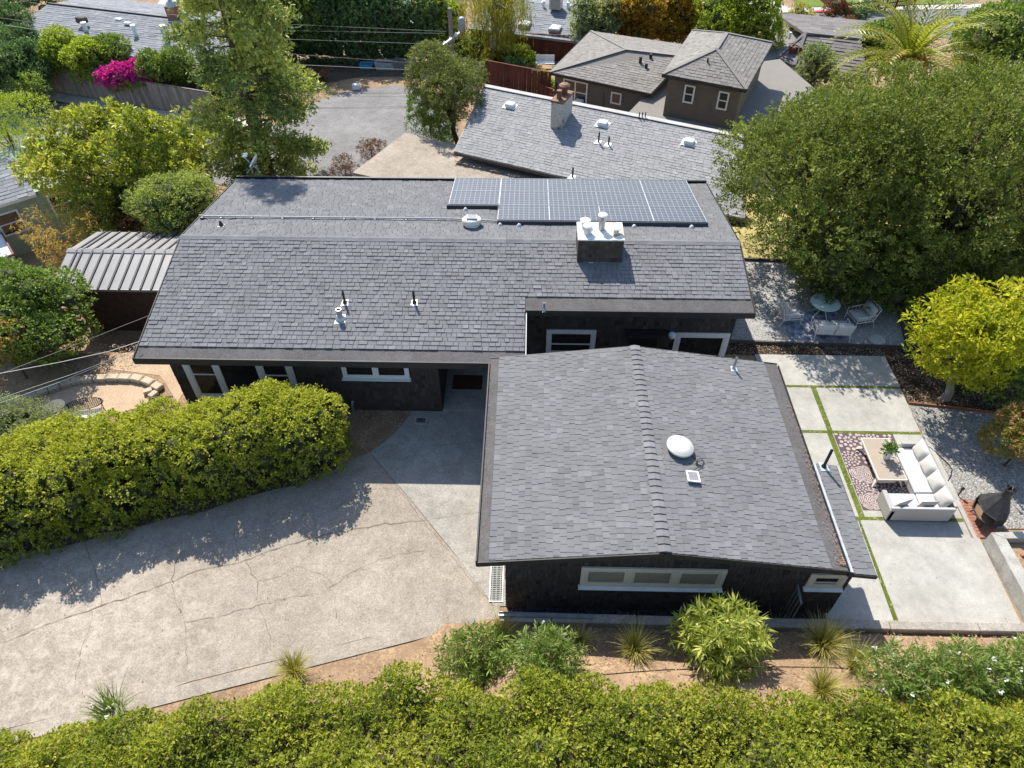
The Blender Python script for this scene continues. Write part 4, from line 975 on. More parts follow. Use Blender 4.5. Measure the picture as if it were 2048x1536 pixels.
# garden fireplace
fp = thing('garden_fireplace', 'dark iron garden fireplace with a faceted hood and open mouth', 'fireplace', (13.80, 12.32, .05))
cx, cy = 13.80, 12.30
def octo(rx, ry, z, ox=0.0): return [(cx+ox+rx*math.cos(a), cy+ry*math.sin(a), z) for a in [math.pi/8+k*math.pi/4 for k in range(8)]]
hood = MB(); rg = [octo(.30, .36, .22), octo(.42, .52, .40), octo(.40, .50, .70, .02), octo(.125, .125, 1.28, .08)]
for j in range(3):
    for i in range(8):
        if j == 1 and i in (2, 3, 4): continue
        if j == 2 and i == 3: pass
        i2 = (i+1) % 8; hood.add([rg[j][i], rg[j][i2], rg[j+1][i2], rg[j+1][i]], [(0, 1, 2, 3)])
hood.add(rg[0], [tuple(range(7, -1, -1))])
hood.build('hood', M['iron'], fp)
MB().add(octo(.36, .45, .33), [tuple(range(8))]).build('ash_bed', M['ash'], fp)
rim = [rg[1][2], rg[1][3], rg[1][4], rg[1][5], rg[2][5], rg[2][4], rg[2][3], rg[2][2], rg[1][2]]
MB().tube(rim, .022, 6).build('mouth_rim', M['iron'], fp)
MB().lathe((cx+.08, cy, 0), [(.135, 1.24), (.125, 1.30), (.125, 1.52), (.15, 1.53), (.15, 1.60), (.12, 1.60), (.12, 1.5), (.001, 1.48)], 16, False).build('flue', M['iron'], fp)
cm = MB()
for k in range(6):
    a = k*math.pi/3; cm.tube([(cx+.08+.15*math.cos(a), cy+.15*math.sin(a), 1.58), (cx+.08+.1*math.cos(a), cy+.1*math.sin(a), 1.68), (cx+.08, cy, 1.70)], .014, 5)
cm.build('spark_cap', M['iron'], fp)
for k in range(4):
    a = math.pi/4+k*math.pi/2; MB().tube([(cx+.24*math.cos(a), cy+.3*math.sin(a), .26), (cx+.34*math.cos(a), cy+.42*math.sin(a), .05)], .02, 6).build('leg', M['iron'], fp)

# small garden light and hose line in the gravel
gl_ = thing('garden_light', 'small black garden light on a stake in the pale gravel', 'garden light', at(1916, 990, .03))
p = at(1916, 991, .03)
MB().tube([p, p+Vector((.01, .02, .33))], .022, 6).build('stake', M['black'], gl_); MB().lathe(p+Vector((.01, .02, .3)), [(.05, 0), (.055, .06), (.02, .09), (.001, .09)], 10, False).build('lamp_head', M['black'], gl_)
hs = [at(x, y, .045) for x, y in ((1858, 893), (1870, 903), (1885, 917), (1897, 928), (1904, 938), (1902, 950), (1896, 962))]
tag(MB().tube(hs, .014, 6).build('hose', M['black']), 'thin dark hose snaking over the pale gravel behind the sofa', 'hose')

# white metal set on the gravel terrace
def armchair(w, label, cat, loc, rz, back_solid=False):
    t = thing('terrace_seat', label, cat)
    t.name = 'loveseat' if back_solid else 'armchair'; W[t.name] = Matrix.Identity(4)
    h = w/2; D = .36
    f = MB()
    for sx in (-h, h):
        f.tube([(sx, D, 0), (sx, D, .56), (sx, -D, .60)], .016, 6); f.tube([(sx, -D-.10, 0), (sx, -D+.02, .36), (sx, -D-.12, .86)], .016, 6); f.tube([(sx, -D, .32), (sx, D, .32)], .014, 6)
        for k in range(4): f.tube([(sx, -D+.15*k+.08, .33), (sx, -D+.15*k+.08, .575)], .007, 5)
    f.tube([(-h, -D-.12, .86), (h, -D-.12, .86)], .016, 6); f.tube([(-h, D, .32), (h, D, .32)], .014, 6); f.tube([(-h, -D, .32), (h, -D, .32)], .014, 6)
    if not back_solid:
        for k in range(1, 7): f.tube([(-h+w*k/7, -D-.0, .36), (-h+w*k/7, -D-.115, .85)], .007, 5)
    f.build('frame', M['whitemetal'], t)
    if back_solid:
        for i in range(2):
            x0, x1 = -h+.02+i*h, -h+.02+(i+1)*h-.04
            MB().slab([(x0, -D-.02, .36), (x1, -D-.02, .36), (x1, -D-.135, .84), (x0, -D-.135, .84)], .02).build('back_panel', M['whitemetal'], t)
    n = 2 if back_solid else 1
    for i in range(n):
        x = -h+w/n*(i+.5)
        MB().cbox((x, .02, .40), (w/n-.04, .66, .13), .045).build('seat_cushion', M['cushion'], t, True)
        MB(Matrix.Translation((x, -D+.06, .66)) @ Matrix.Rotation(R(14), 4, 'X')).cbox((0, 0, 0), (w/n-.05, .14, .42), .05).build('back_cushion', M['cushion'], t, True)
    t.location = loc; t.rotation_euler = (0, 0, rz); return t
g_ = 'white metal terrace seats'
armchair(.72, 'white metal armchair nearest the house on the shaded terrace', 'armchair', (10.25, 21.45, .035), R(-84))['group'] = g_
armchair(.72, 'white metal armchair turned beside the mulch on the shaded terrace', 'armchair', (12.95, 21.35, .035), R(104))['group'] = g_
armchair(1.30, 'white metal loveseat with its back to the mulch bed', 'loveseat', (11.6, 20.62, .035), R(-3), True)['group'] = g_
tt = thing('round_table', 'round pale green table with a plant on the shaded terrace', 'table', (11.62, 21.75, .03))
M['palegreen'] = m_plain('pale_green_top', (.46, .56, .50), .3, 0, .1, 4)
MB().lathe((11.62, 21.75, .0), [(.001, .68), (.55, .68), (.56, .70), (.55, .715), (.001, .715)], 28, False).build('tabletop', M['palegreen'], tt)
for k in range(4):
    a = k*math.pi/2+.4; MB().tube([(11.62+.08*math.cos(a), 21.75+.08*math.sin(a), .68), (11.62+.16*math.cos(a), 21.75+.16*math.sin(a), .35), (11.62+.42*math.cos(a), 21.75+.42*math.sin(a), .03)], .018, 6).build('leg', M['whitemetal'], tt)
pb = thing('potted_plant', 'small dark leafy plant in a white bowl on the terrace table', 'plant', (11.62, 21.75, .745))
MB().lathe((11.62, 21.75, .717), [(.07, 0), (.13, .06), (.15, .13), (.13, .13), (.001, .1)], 16, False).build('bowl', M['ceramic'], pb, True)
d_ = unit(RNG.normal(size=(40, 3))+[0, 0, .8]); leaves('plant', np.array([11.62, 21.75, .85])+d_*[.15, .15, .2]*RNG.random((40, 1)), d_, M['leafplant'], 4, .12, .12, .05, .9, .3, pb)
M['rugblue'] = m_plain('blue_white_rug', (.20, .22, .27), .95, 0, .9, 5)
tag(MB().cbox((11.2, 21.2, .045), (2.2, 1.7, .012)).build('terrace_rug', M['rugblue']), 'blue and white rug under the shaded terrace table', 'rug')
stone = MB(Matrix.Translation((13.35, 20.35, .05)) @ Matrix.Scale(.4, 4, (0, 0, 1)))
tag(stone.lathe((0, 0, 0), [(.30, -.05), (.34, .05), (.28, .12), (.001, .14)], 9, False).build('stepping_stone', M['whiteconc']), 'flat pale stone lying on the grey gravel terrace', 'stone')

# left yard: curved block wall, iron chair and little table
M['block'] = m_concrete('tan_wall_block', (.42, .35, .26), (.75, .68, .58), .4)
gw = thing('block_wall', 'low curved wall of tan concrete blocks in the left yard', 'garden wall', (-14.5, 17.5, 0))
bl = [(62, 792), (85, 783), (108, 775), (131, 767), (152, 761), (175, 757.5), (201, 756), (226, 755), (250, 755), (274, 757), (296, 763), (314, 773)]
bp = [at(x, y, .12) for x, y in bl]
bme = MB().cbox((0, 0, 0), (.40, .30, .20), .03)
bmesh_ = bpy.data.meshes.new('block'); bmesh_.from_pydata(bme.v, [], bme.f); bmesh_.materials.append(M['block'])
for i, p in enumerate(bp):
    d = bp[min(i+1, len(bp)-1)]-bp[max(0, i-1)]; a = math.atan2(d.y, d.x)
    place_mesh(bmesh_, 'block', Matrix.Translation((p.x, p.y, zt(p.x, p.y)+.10)) @ Matrix.Rotation(a+rnd.uniform(-.06, .06), 4, 'Z') @ Matrix.Rotation(rnd.uniform(-.04, .04), 4, 'X') @ Matrix.Scale(min(1.3, .97*((bp[min(i+1, len(bp)-1)]-bp[max(0, i-1)]).length/2 if 0 < i < len(bp)-1 else .40)/.40), 4, (1, 0, 0)), gw)
for (x, y, a, lb) in ((296, 783, .5, 'loose tan block lying inside the curved wall'), (307, 790, 1.1, 'small loose block tipped against the wall end')):
    p = at(x, y, .08); o = place_mesh(bmesh_, 'loose_block', Matrix.Translation((p.x, p.y, .10)) @ Matrix.Rotation(a, 4, 'Z') @ Matrix.Scale(.75, 4)); tag(o, lb, 'block', 'loose wall blocks')
drape('sand_yard', wobble([(-13.0, 17.2), (-13.2, 16.4), (-15.2, 15.4), (-17.2, 15.6), (-18.2, 16.4), (-16.8, 17.35), (-15.2, 17.7), (-13.7, 17.75)], .05, .6), 0.012, m_soil('pale_sand', (.36, .255, .165), (.48, .355, .24), None, .6, 26), label='pale sandy seating yard inside the curved wall')
drape('packed_path', wobble([(-12.0, 20.3), (-12.1, 16.6), (-13.2, 17.9), (-15.2, 18.2), (-15.2, 19.2), (-15.3, 20.2)], .06, .7), 0.010, m_soil('packed_earth', (.34, .24, .15), (.46, .34, .23), None, .6, 22), label='packed pale earth path between house and shed')
ic = thing('iron_bench', 'black wire garden bench with an oval mesh back at the hedge edge', 'bench', (-14.7, 15.6, 0))
T = Matrix.Translation((-14.65, 15.55, 0)) @ Matrix.Rotation(R(196), 4, 'Z')
f = MB(T); s_ = .50
for x in (-s_, s_): f.tube([(x, .24, 0), (x, .24, .44), (x, -.22, .44), (x, -.28, 0)], .014, 6); f.tube([(x, -.22, .44), (x*1.05, -.30, .85)], .014, 6); f.tube([(x*1.05, -.27, .64), (x*1.1, .2, .64), (x, .24, .44)], .012, 6)
f.tube([(-s_, -.22, .44), (s_, -.22, .44)], .012, 6)
f.build('frame', M['black'], ic)
bk = MB(T); oval = [(math.cos(a)*.56, -.28-.08*(math.sin(a)*.5+.5), .68+math.sin(a)*.21) for a in np.linspace(0, 2*math.pi, 25)]
bk.tube(oval, .014, 6)
for k in range(-8, 9):
    x = k*.064; hh = .205*math.sqrt(max(0, 1-(x/.56)**2))
    bk.tube([(x, -.285, .68-hh), (x, -.355, .68+hh)], .010, 4)
for k in range(-3, 4):
    z = k*.045; hw = .55*math.sqrt(max(0, 1-(z/.21)**2)); bk.tube([(-hw, -.32-z*.2, .68+z), (hw, -.32-z*.2, .68+z)], .010, 4)
bk.build('backrest', M['black'], ic)
st = MB(T); st.cbox((0, 0, .46), (.92, .42, .05), .02); st.build('seat', M['cushion'], ic)
lt = thing('little_table', 'small round grey garden table half hidden by the hedge', 'table', (-15.75, 15.75, 0))
MB().lathe((-15.75, 15.75, 0), [(.001, .60), (.33, .60), (.34, .62), (.33, .635), (.001, .635)], 24, False).build('tabletop', M['gutterdark'], lt)
for k in range(3):
    a = k*2.1; MB().tube([(-15.75+.1*math.cos(a), 15.75+.1*math.sin(a), .6), (-15.75+.28*math.cos(a), 15.75+.28*math.sin(a), 0)], .014, 6).build('leg', M['black'], lt)
# ================================================================== planting
def LC(name, *c, **k): M[name] = m_leaf(name, list(c), **k)
LC('hedge', (.055, .092, .014), (.165, .205, .026), (.305, .320, .038), (.46, .425, .07))
LC('midhedge', (.105, .140, .022), (.245, .280, .036), (.390, .390, .050), (.52, .48, .09))
LC('oak', (.028, .042, .014), (.070, .095, .021), (.119, .140, .032), (.201, .201, .056), trans=.2)
LC('darkgreen', (.039, .072, .034), (.086, .148, .053), (.148, .231, .072), (.282, .364, .099), trans=.22)
LC('olivegreen', (.054, .068, .019), (.115, .135, .035), (.189, .203, .054), (.284, .270, .095), trans=.28)
LC('midgreen', (.061, .109, .026), (.131, .196, .035), (.229, .294, .048), (.348, .392, .087), trans=.28)
LC('magnolia', (.095, .126, .025), (.211, .242, .035), (.379, .368, .059), (.632, .558, .157), rough=.35)
LC('yellow', (.10, .15, .012), (.28, .31, .016), (.52, .475, .026), (.68, .60, .12))
LC('lime', (.109, .155, .019), (.217, .279, .031), (.342, .387, .046), (.497, .513, .109))
LC('conifer', (.101, .143, .054), (.246, .300, .077), (.525, .525, .111), (.800, .796, .155), trans=.15)
LC('orange', (.127, .095, .015), (.278, .177, .020), (.430, .240, .025), (.531, .304, .051))
LC('oleander', (.135, .172, .026), (.269, .299, .053), (.434, .448, .090), (.658, .628, .224))
LC('oleandergreen', (.068, .115, .024), (.149, .209, .041), (.230, .290, .068), (.378, .419, .162))
LC('straw', (.161, .149, .029), (.310, .282, .057), (.460, .402, .115), (.598, .506, .230), trans=.35)
LC('bambootan', (.240, .150, .053), (.450, .277, .090), (.570, .374, .134), (.450, .360, .060))
LC('magenta', (.20, .008, .12), (.45, .012, .28), (.60, .03, .40), (.55, .06, .38))
LC('redshrub', (.06, .022, .016), (.12, .045, .025), (.18, .08, .04), (.16, .13, .05))
LC('rustleaf', (.103, .138, .029), (.218, .218, .046), (.391, .230, .086), (.506, .265, .149))
LC('greyleaf', (.090, .112, .053), (.180, .210, .105), (.285, .315, .165), (.390, .405, .240))
LC('whitepetal', (.6, .6, .58), (.8, .8, .78))
LC('palmleaf', (.092, .127, .014), (.196, .218, .023), (.322, .310, .046), (.460, .402, .103), rough=.35)
LC('oakrange', (.044, .062, .016), (.116, .145, .029), (.213, .238, .046), (.386, .386, .109), trans=.34)
LC('palelime', (.12, .16, .04), (.22, .26, .065), (.33, .36, .11), (.44, .46, .20))
LC('willow', (.115, .115, .018), (.196, .178, .025), (.276, .241, .040), (.345, .299, .092))
M['twig'] = m_plain('light_block_brown', (.045, .035, .022), .95, 0, .4, 9)  # brown of the hidden sheet added in the front hedge to block light
M['core'] = m_plain('light_block_green', (.050, .058, .018), .9, 0, .6, 14, .8, 18)  # dark green of the solid lumps added inside foliage to block light

def blades(name, c, n, L, Wd, mat, parent=None, lean=.55, r0=.12, seg=4, label=None):
    g = RNG; c = np.array(c, float); a = g.random(n)*2*np.pi; rr = r0*np.sqrt(g.random(n))
    base = c+np.stack([np.cos(a)*rr, np.sin(a)*rr, np.zeros(n)], 1)
    az = a+g.normal(size=n)*.5; ln = (lean*(.15+g.random(n)))[:, None]; l = (L*(.55+.55*g.random(n)))[:, None]
    hd = np.stack([np.cos(az), np.sin(az), np.zeros(n)], 1); side = np.stack([-np.sin(az), np.cos(az), np.zeros(n)], 1)
    V = []
    for k in range(seg+1):
        t = k/seg; p = base+l*(hd*ln*(t**1.6)*1.2+np.array([0, 0, 1.0])*(t-.45*ln*t**2.4)); w = Wd*(1-t**2)*.5+.0008
        V += [p+side*w, p-side*w]
    V = np.stack(V, 1).reshape(-1, 3); m_ = 2*(seg+1); i = np.arange(n)*m_
    F = np.concatenate([np.stack([i+2*k, i+2*k+1, i+2*k+3, i+2*k+2], 1) for k in range(seg)])
    return raw_mesh(name, V, F, mat, parent, np.repeat(g.random(n), m_), None, label)

def core(mb_name, P, S, mat, parent, f=.72):  # solid lumps added inside foliage, to stop light and see-through gaps
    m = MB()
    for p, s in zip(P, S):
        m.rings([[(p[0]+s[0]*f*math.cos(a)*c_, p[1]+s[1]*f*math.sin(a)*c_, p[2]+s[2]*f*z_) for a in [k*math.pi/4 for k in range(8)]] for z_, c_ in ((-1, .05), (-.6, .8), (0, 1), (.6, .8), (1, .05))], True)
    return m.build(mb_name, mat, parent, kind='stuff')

def shrub(name, label, cat, c, r, mat, nl=12, lr=.5, twigs=900, k=6, L=.09, Wd=.045, tw=.2, seed=1, trunk=True, bark='bark', group=None, spread=.9, jit=.2, zb_=None, corefill=False, inside=.8):
    c = Vector(c); t = thing(name, label, cat, (c.x, c.y, zt(c.x, c.y) if zb_ is None else zb_), 0, group)
    P, S = lobes(c, r, nl, lr, 0, seed)
    pts, d, ti = on_lobes(P, S, twigs, seed+1, inside=inside, jit=jit)
    leaves('foliage', pts, d, M[mat], k, tw, L, Wd, spread, .35, t, ti)
    if trunk:
        m = MB(); gz = zt(c.x, c.y) if zb_ is None else zb_
        limbs(m, (c.x, c.y, gz-.05), (c.x, c.y, c.z), P, min(nl, 9), max(.03, r[0]*.045), seed, r[0]*.1); m.build('stems', M[bark], t)
    if corefill: core('light_blocking_core', P, S, M['core'], t, .62)  # light-blocking lumps added inside the shrub
    return t
def tree(name, label, c, r, base, mat, nl=40, lr=1.1, twigs=6000, k=7, L=.13, Wd=.06, tw=.3, seed=1, r0=.2, nlimb=16, bark='bark', group=None, spread=.9, jit=.22, top=None, inside=.85, bias=.3, corefill=0):
    base = Vector(base); t = thing(name, label, 'tree', base, 0, group)
    P, S = lobes(c, r, nl, lr, 0, seed, bias)
    pts, d, ti = on_lobes(P, S, twigs, seed+1, inside=inside, jit=jit)
    leaves('crown', pts, d, M[mat], k, tw, L, Wd, spread, .35, t, ti)
    m = MB(); limbs(m, base-Vector((0, 0, .1)), top or (c[0], c[1], c[2]), P, nlimb, r0, seed, r0*2.5); m.build('trunk', M[bark], t)
    if corefill: core('light_blocking_core', P, S, M['core'], t, corefill)  # solid filling added in the crown to block light
    return t

# --- hedge along the foot of the picture
g = np.random.default_rng(5)
HX0, HX1 = -14.5, 14.5
hz0 = lambda x: 1.45+1.15*smooth((x+5)/6)
_hp = []
for px, py in ((-600, 1560), (0, 1452), (250, 1440), (400, 1405), (500, 1378), (650, 1350), (800, 1340), (1000, 1350), (1130, 1352), (1300, 1348), (1500, 1362), (1700, 1382), (2048, 1398), (2500, 1400)):
    q_ = at(px, py, 2.0); q_ = at(px, py, hz0(q_.x)); q_ = at(px, py, hz0(q_.x)); _hp.append((q_.x, q_.y))
def hedge_back(x): return np.interp(x, [p[0] for p in _hp], [p[1] for p in _hp])+.12*np.sin(x*1.9)+.09*np.sin(x*4.3+1)
bx = g.uniform(HX0, HX1, 420); by = g.uniform(1.8, 6.8, 420); bh = g.uniform(.06, .30, 420); br = g.uniform(.25, .7, 420)
def hedge_top(x, y):
    z = 1.45+1.15*np.clip((x+5)/6, 0, 1)
    for a, b, h, r_ in zip(bx, by, bh, br): z += h*np.exp(-((x-a)**2+(y-b)**2)/(r_*r_))
    e = np.clip((hedge_back(x)-y)/.75, 0, 1); return z-1.0*(1-np.sqrt(e))
n = 24000; x = g.uniform(HX0, HX1, n); y = 2.6+(hedge_back(x)-2.6)*g.random(n)**.8; z = hedge_top(x, y)
eps = .05; gx = (hedge_top(x+eps, y)-z)/eps; gy = (hedge_top(x, y+eps)-z)/eps
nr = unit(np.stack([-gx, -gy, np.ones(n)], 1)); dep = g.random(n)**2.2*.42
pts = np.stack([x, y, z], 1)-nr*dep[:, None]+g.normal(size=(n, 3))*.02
pts_front, nr_front = pts, nr
hd = thing('front_hedge', 'glossy yellow-green hedge filling the foot of the photo', 'hedge', (0, 5, .2))
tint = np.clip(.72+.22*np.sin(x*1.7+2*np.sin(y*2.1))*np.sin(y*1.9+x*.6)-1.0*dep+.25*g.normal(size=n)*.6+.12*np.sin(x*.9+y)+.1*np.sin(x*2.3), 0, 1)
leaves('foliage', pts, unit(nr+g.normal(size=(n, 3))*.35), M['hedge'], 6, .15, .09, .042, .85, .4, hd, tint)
xs2 = np.arange(HX0, HX1+.1, .3); v_, f_ = [], []
for x_ in xs2:
    hb = float(hedge_back(np.array(x_)))
    for q_ in (0, .3, .6, .8, .92, 1.0):
        yy = 2.0+(hb-.15-2.0)*q_; zz = float(hedge_top(np.array([x_]), np.array([yy]))[0])-.38 if q_ < 1 else zt(x_, yy)-.1; v_.append((x_, yy, zz))
f_ = [(i*6+j, i*6+j+1, i*6+j+7, i*6+j+6) for i in range(len(xs2)-1) for j in range(5)]
MB().add(v_, f_).build('hedge_light_block', M['twig'], hd)  # unseen sheet below the leaves, added to block light

# --- clipped hedge between driveway and yard
t = thing('driveway_hedge', 'rounded yellow-green hedge along the shaded side of the driveway', 'hedge', (-11, 13, 0))
path = [(-6.35, 14.35, .85), (-7.6, 14.15, 1.05), (-9.4, 13.6, 1.2), (-11.3, 13.1, 1.3), (-13.2, 12.5, 1.45), (-15.2, 11.9, 1.6), (-17.4, 11.2, 1.7), (-19.6, 10.5, 1.8)]
P, S = [], []; g = np.random.default_rng(8)
for i in range(len(path)-1):
    for s_ in np.arange(0, 1, .25):
        a, b = np.array(path[i]), np.array(path[i+1]); q_ = a+(b-a)*s_; dr = unit((b-a)[:2]); pn = np.array([-dr[1], dr[0]])
        for off in (-1, -.35, .35, 1):
            for zz in (.55, 1.2, 1.85):
                if zz == 1.85 and abs(off) == 1 and g.random() < .5: continue
                sh = .88 if zz > 1.3 else 1.0
                c_ = q_[:2]+pn*off*(q_[2]-.45)*sh
                P.append((c_[0]+g.normal()*.1, c_[1]+g.normal()*.1, zz+g.normal()*.08)); s0 = .52+.16*g.random(); S.append((s0, s0, s0*.95))
P, S = np.array(P), np.array(S)
pts, d, ti = on_lobes(P, S, 36000, 3, up=.6, inside=.9, jit=.14)
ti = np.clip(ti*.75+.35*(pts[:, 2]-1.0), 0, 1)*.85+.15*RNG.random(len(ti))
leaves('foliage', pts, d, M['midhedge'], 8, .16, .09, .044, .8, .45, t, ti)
core('hedge_light_block', P, S, M['core'], t, .5)  # lumps added within the hedge to keep light from passing
tw_ = MB(); g = random.Random(2)
for i in range(70):
    j = g.randrange(len(path)-1); s_ = g.random(); x = path[j][0]+(path[j+1][0]-path[j][0])*s_; y = path[j][1]+(path[j+1][1]-path[j][1])*s_; w_ = path[j][2]
    tw_.tube([(x, y-.2, 0), (x+g.uniform(-.3, .3), y+g.uniform(-.4, .2), .6), (x+g.uniform(-.6, .6), y-w_*g.uniform(.2, .95), 1.1+.5*g.random())], [.03, .02, .008], 5)
tw_.build('stems', M['palebark'], t)

# bare pale twigs poking out of both hedges
def bare(parent, pts, nrm_, n, seed, ln=.16):
    g_ = np.random.default_rng(seed); k = g_.choice(len(pts), n); m = MB()
    for j in k:
        p = Vector(pts[j]); d_ = Vector(unit(nrm_[j]+g_.normal(size=3)*.7)); m.tube([p-d_*.12, p+d_*ln*.5+Vector(g_.normal(size=3)*.02), p+d_*ln*(.6+.6*g_.random())], [.006, .004, .002], 4, False)
    m.build('bare_twigs', M['palebark'], parent, kind='stuff')
def shoots(parent, pts, mat, n, seed, L, W_, ztop):
    g_ = np.random.default_rng(seed); k = g_.choice(len(pts), n*3); k = k[ztop(pts[k])][:n]
    d_ = unit(g_.normal(size=(len(k), 3))*.28+[0, 0, 1.0]); leaves('new_shoots', pts[k], d_, M[mat], 9, .34, L, W_, .7, .2, parent, .55+.45*g_.random(len(k)))
shoots(hd, pts_front, 'hedge', 1500, 3, .075, .034, lambda q: q[:, 2] > 1.2); shoots(t, pts, 'midhedge', 1500, 4, .075, .032, lambda q: q[:, 2] > 1.9)
bare(hd, pts_front, nr_front, 420, 1); bare(t, pts, d, 420, 2)

# --- plants on the front bank
for (px, py, n, L_, lb) in ((1268, 1305, 380, .62, 'tall straw-green grass tuft alone on the bare soil bank'), (1640, 1296, 620, .72, 'large straw-green grass tuft under the small front window'), (1640, 1385, 380, .62, 'pale grass tuft beside the white oleander, nearest the front hedge'), (1706, 1335, 300, .6, 'wispy pale grass tuft behind the white oleander'), (1002, 1282, 420, .62, 'straw-green grass tuft at the left end of the metal channel'), (590, 1345, 420, .62, 'yellow grass tuft at the edge of the driveway'), (1160, 1285, 130, .5, 'sparse dry grass tuft beside the green oleander'), (1545, 1278, 260, .6, 'grass tuft half hidden behind the big yellow oleander')):
    p = on_ground(px, py); z = zt(p.x, p.y)
    t = thing('grass_tuft', lb, 'ornamental grass', (p.x, p.y, z), 0, 'ornamental grasses on the soil bank')
    blades('blades', (p.x, p.y, z), n, L_*1.3, .011, M['straw'], t, .62, .12)
    blades('inner_blades', (p.x, p.y, z), n//2, L_*.6, .012, M['straw'], t, .6, .14)
p = on_ground(228, 1428); t = thing('iris_clump', 'dark green iris clump at the driveway edge', 'plant', (p.x, p.y, zt(p.x, p.y)))
blades('blades', (p.x, p.y, zt(p.x, p.y)), 170, .75, .022, M['oleandergreen'], t, .75, .28)
pw = np.array([p.x, p.y, p.z])+np.stack([RNG.uniform(-.5, .5, 14), RNG.uniform(-.3, .3, 14), RNG.uniform(.5, .75, 14)], 1)
leaves('flowers', pw[:5], RNG.normal(size=(5, 3)), M['whitepetal'], 5, .03, .06, .05, 1, .2, t, kind='stuff')
def oleander(label, c, r, n, mat, seed, fl=0, L=.15, group=None, W_=.03):
    c = Vector(c); z = zt(c.x, c.y); t = thing('oleander', label, 'shrub', (c.x, c.y, z), 0, group); g = np.random.default_rng(seed)
    d = unit(g.normal(size=(n, 3))*[1, 1, .55]+[0, 0, .75]); R0 = g.random((n, 1))**.5
    tips = np.array([c.x, c.y, z+r[2]*.25])+d*np.array(r)*R0
    leaves('foliage', tips, unit(d+np.array([0, 0, .7])), M[mat], 11, .26, L, W_, .85, .25, t, g.random(n), fold=.12)
    m = MB(); rr = random.Random(seed)
    for i in range(0, n, max(1, n//45)):
        e = Vector(tips[i]); m.tube([(c.x+rr.uniform(-.12, .12), c.y+rr.uniform(-.12, .12), z-.05), Vector((c.x, c.y, z)).lerp(e, .5)+Vector((0, 0, .1)), e], [.016, .012, .006], 5)
    m.build('stems', M['palebark'], t)
    if fl:
        k = g.choice(n, fl); leaves('flowers', tips[k]+d[k]*.22+[0, 0, .12], d[k]+[0, 0, .6], M['whitepetal'], 6, .05, .05, .045, 1, .4, t, kind='stuff')
    return t
p = on_ground(1432, 1308); oleander('big yellow-leaved oleander on the bank before the dark front wall', p, (1.0, .85, 1.3), 300, 'oleander', 3, 3, .25, W_=.042)
p = on_ground(960, 1335); oleander('green oleander left of the bare soil bank', (p.x, p.y, 0), (1.0, .7, .9), 420, 'oleandergreen', 4, 4, .16)
p = on_ground(1090, 1335); oleander('green oleander next to the bare soil bank, beside the front hedge', (p.x, p.y, 0), (.85, .65, .75), 340, 'oleandergreen', 5, 3, .15)
for i, (px, py, lb) in enumerate(((1800, 1372, 'low white-flowering oleander beside the pale grass tuft'), (1915, 1368, 'middle white-flowering oleander along the soil bank'), (2030, 1362, 'white-flowering oleander at the right edge of the soil bank'))):
    p = on_ground(px, py); oleander(lb, (p.x, p.y, 0), (.95, .65, .85), 330, 'oleandergreen', 20+i, 26, .15, 'white-flowering oleanders')
# irrigation line on the bank
tag(MB().tube([on_ground(x, y)+Vector((0, 0, .015)) for x, y in ((1180, 1352), (1260, 1345), (1330, 1340), (1480, 1336), (1560, 1334), (1640, 1335), (1720, 1338))], .01, 5).build('drip_line', M['blackpipe']), 'thin dark irrigation line along the soil bank', 'irrigation line')

# --- dry leaves lying about
def scatter(label, name, n, poly, mats, seed, size, dz=.012):
    g_ = random.Random(seed); xs_l = [p[0] for p in poly]; ys_l = [p[1] for p in poly]; m = MB(); k = 0
    while k < n:
        x, y = g_.uniform(min(xs_l), max(xs_l)), g_.uniform(min(ys_l), max(ys_l)); ins = False
        for i in range(len(poly)):
            (a, b), (c_, d_) = poly[i], poly[(i+1) % len(poly)]
            if (b > y) != (d_ > y) and x < a+(c_-a)*(y-b)/(d_-b): ins = not ins
        if not ins: continue
        k += 1; z = zt(x, y)+dz; a = g_.random()*6.28; s_ = size*(.4+g_.random()); c_, d_ = math.cos(a)*s_, math.sin(a)*s_
        m.add([(x-c_, y-d_, z), (x+d_*.45, y-c_*.45, z+s_*.25), (x+c_, y+d_, z+s_*.1), (x-d_*.45, y+c_*.45, z+s_*.3)], [(0, 1, 2, 3)])
    o = m.build(name, mats, None, kind='stuff'); o['label'] = label
M['tanleaf'] = m_plain('tan_leaf', (.34, .245, .15), .8, 0, .5, 7)
scatter('dry leaves and chips strewn over the soil bank', 'leaf_litter', 2600, [(-9, 6.2), (-.6, 8.3), (15, 8.3), (15, 6.2), (0, 6.2), (-9, 5.2)], M['tanleaf'], 1, .03, .014)
scatter('brown leaves strewn over the soil bank', 'leaf_litter', 1700, [(-9, 6.2), (-.6, 8.3), (15, 8.3), (15, 6.2), (0, 6.2), (-9, 5.2)], M['deadleaf'], 2, .03, .014)
scatter('fallen leaves on the bark mulch', 'leaf_litter', 1500, [(8, 19.5), (13.4, 19.5), (13.4, 17.3), (17, 16.8), (17, 20.5), (8, 20.1)], M['tanleaf'], 3, .032, .03)
scatter('dry leaves along the foot of the driveway hedge', 'leaf_litter', 1100, [(-5.6, 13.9), (-5.6, 13.5), (-11, 11.4), (-20, 8.4), (-20, 9.2), (-11, 12)], M['tanleaf'], 4, .026, .045)
scatter('dry leaves in the left yard by the shed', 'leaf_litter', 1300, [(-12.2, 19.5), (-15, 17.9), (-19.5, 17.2), (-19.5, 19.6)], M['tanleaf'], 5, .036, .02)
scatter('few stray leaves on the driveway', 'leaf_litter', 160, [(-14, 10), (-14, 5.6), (-1.5, 9.2), (-1.5, 10.6), (-5, 13)], M['deadleaf'], 6, .022, .03)
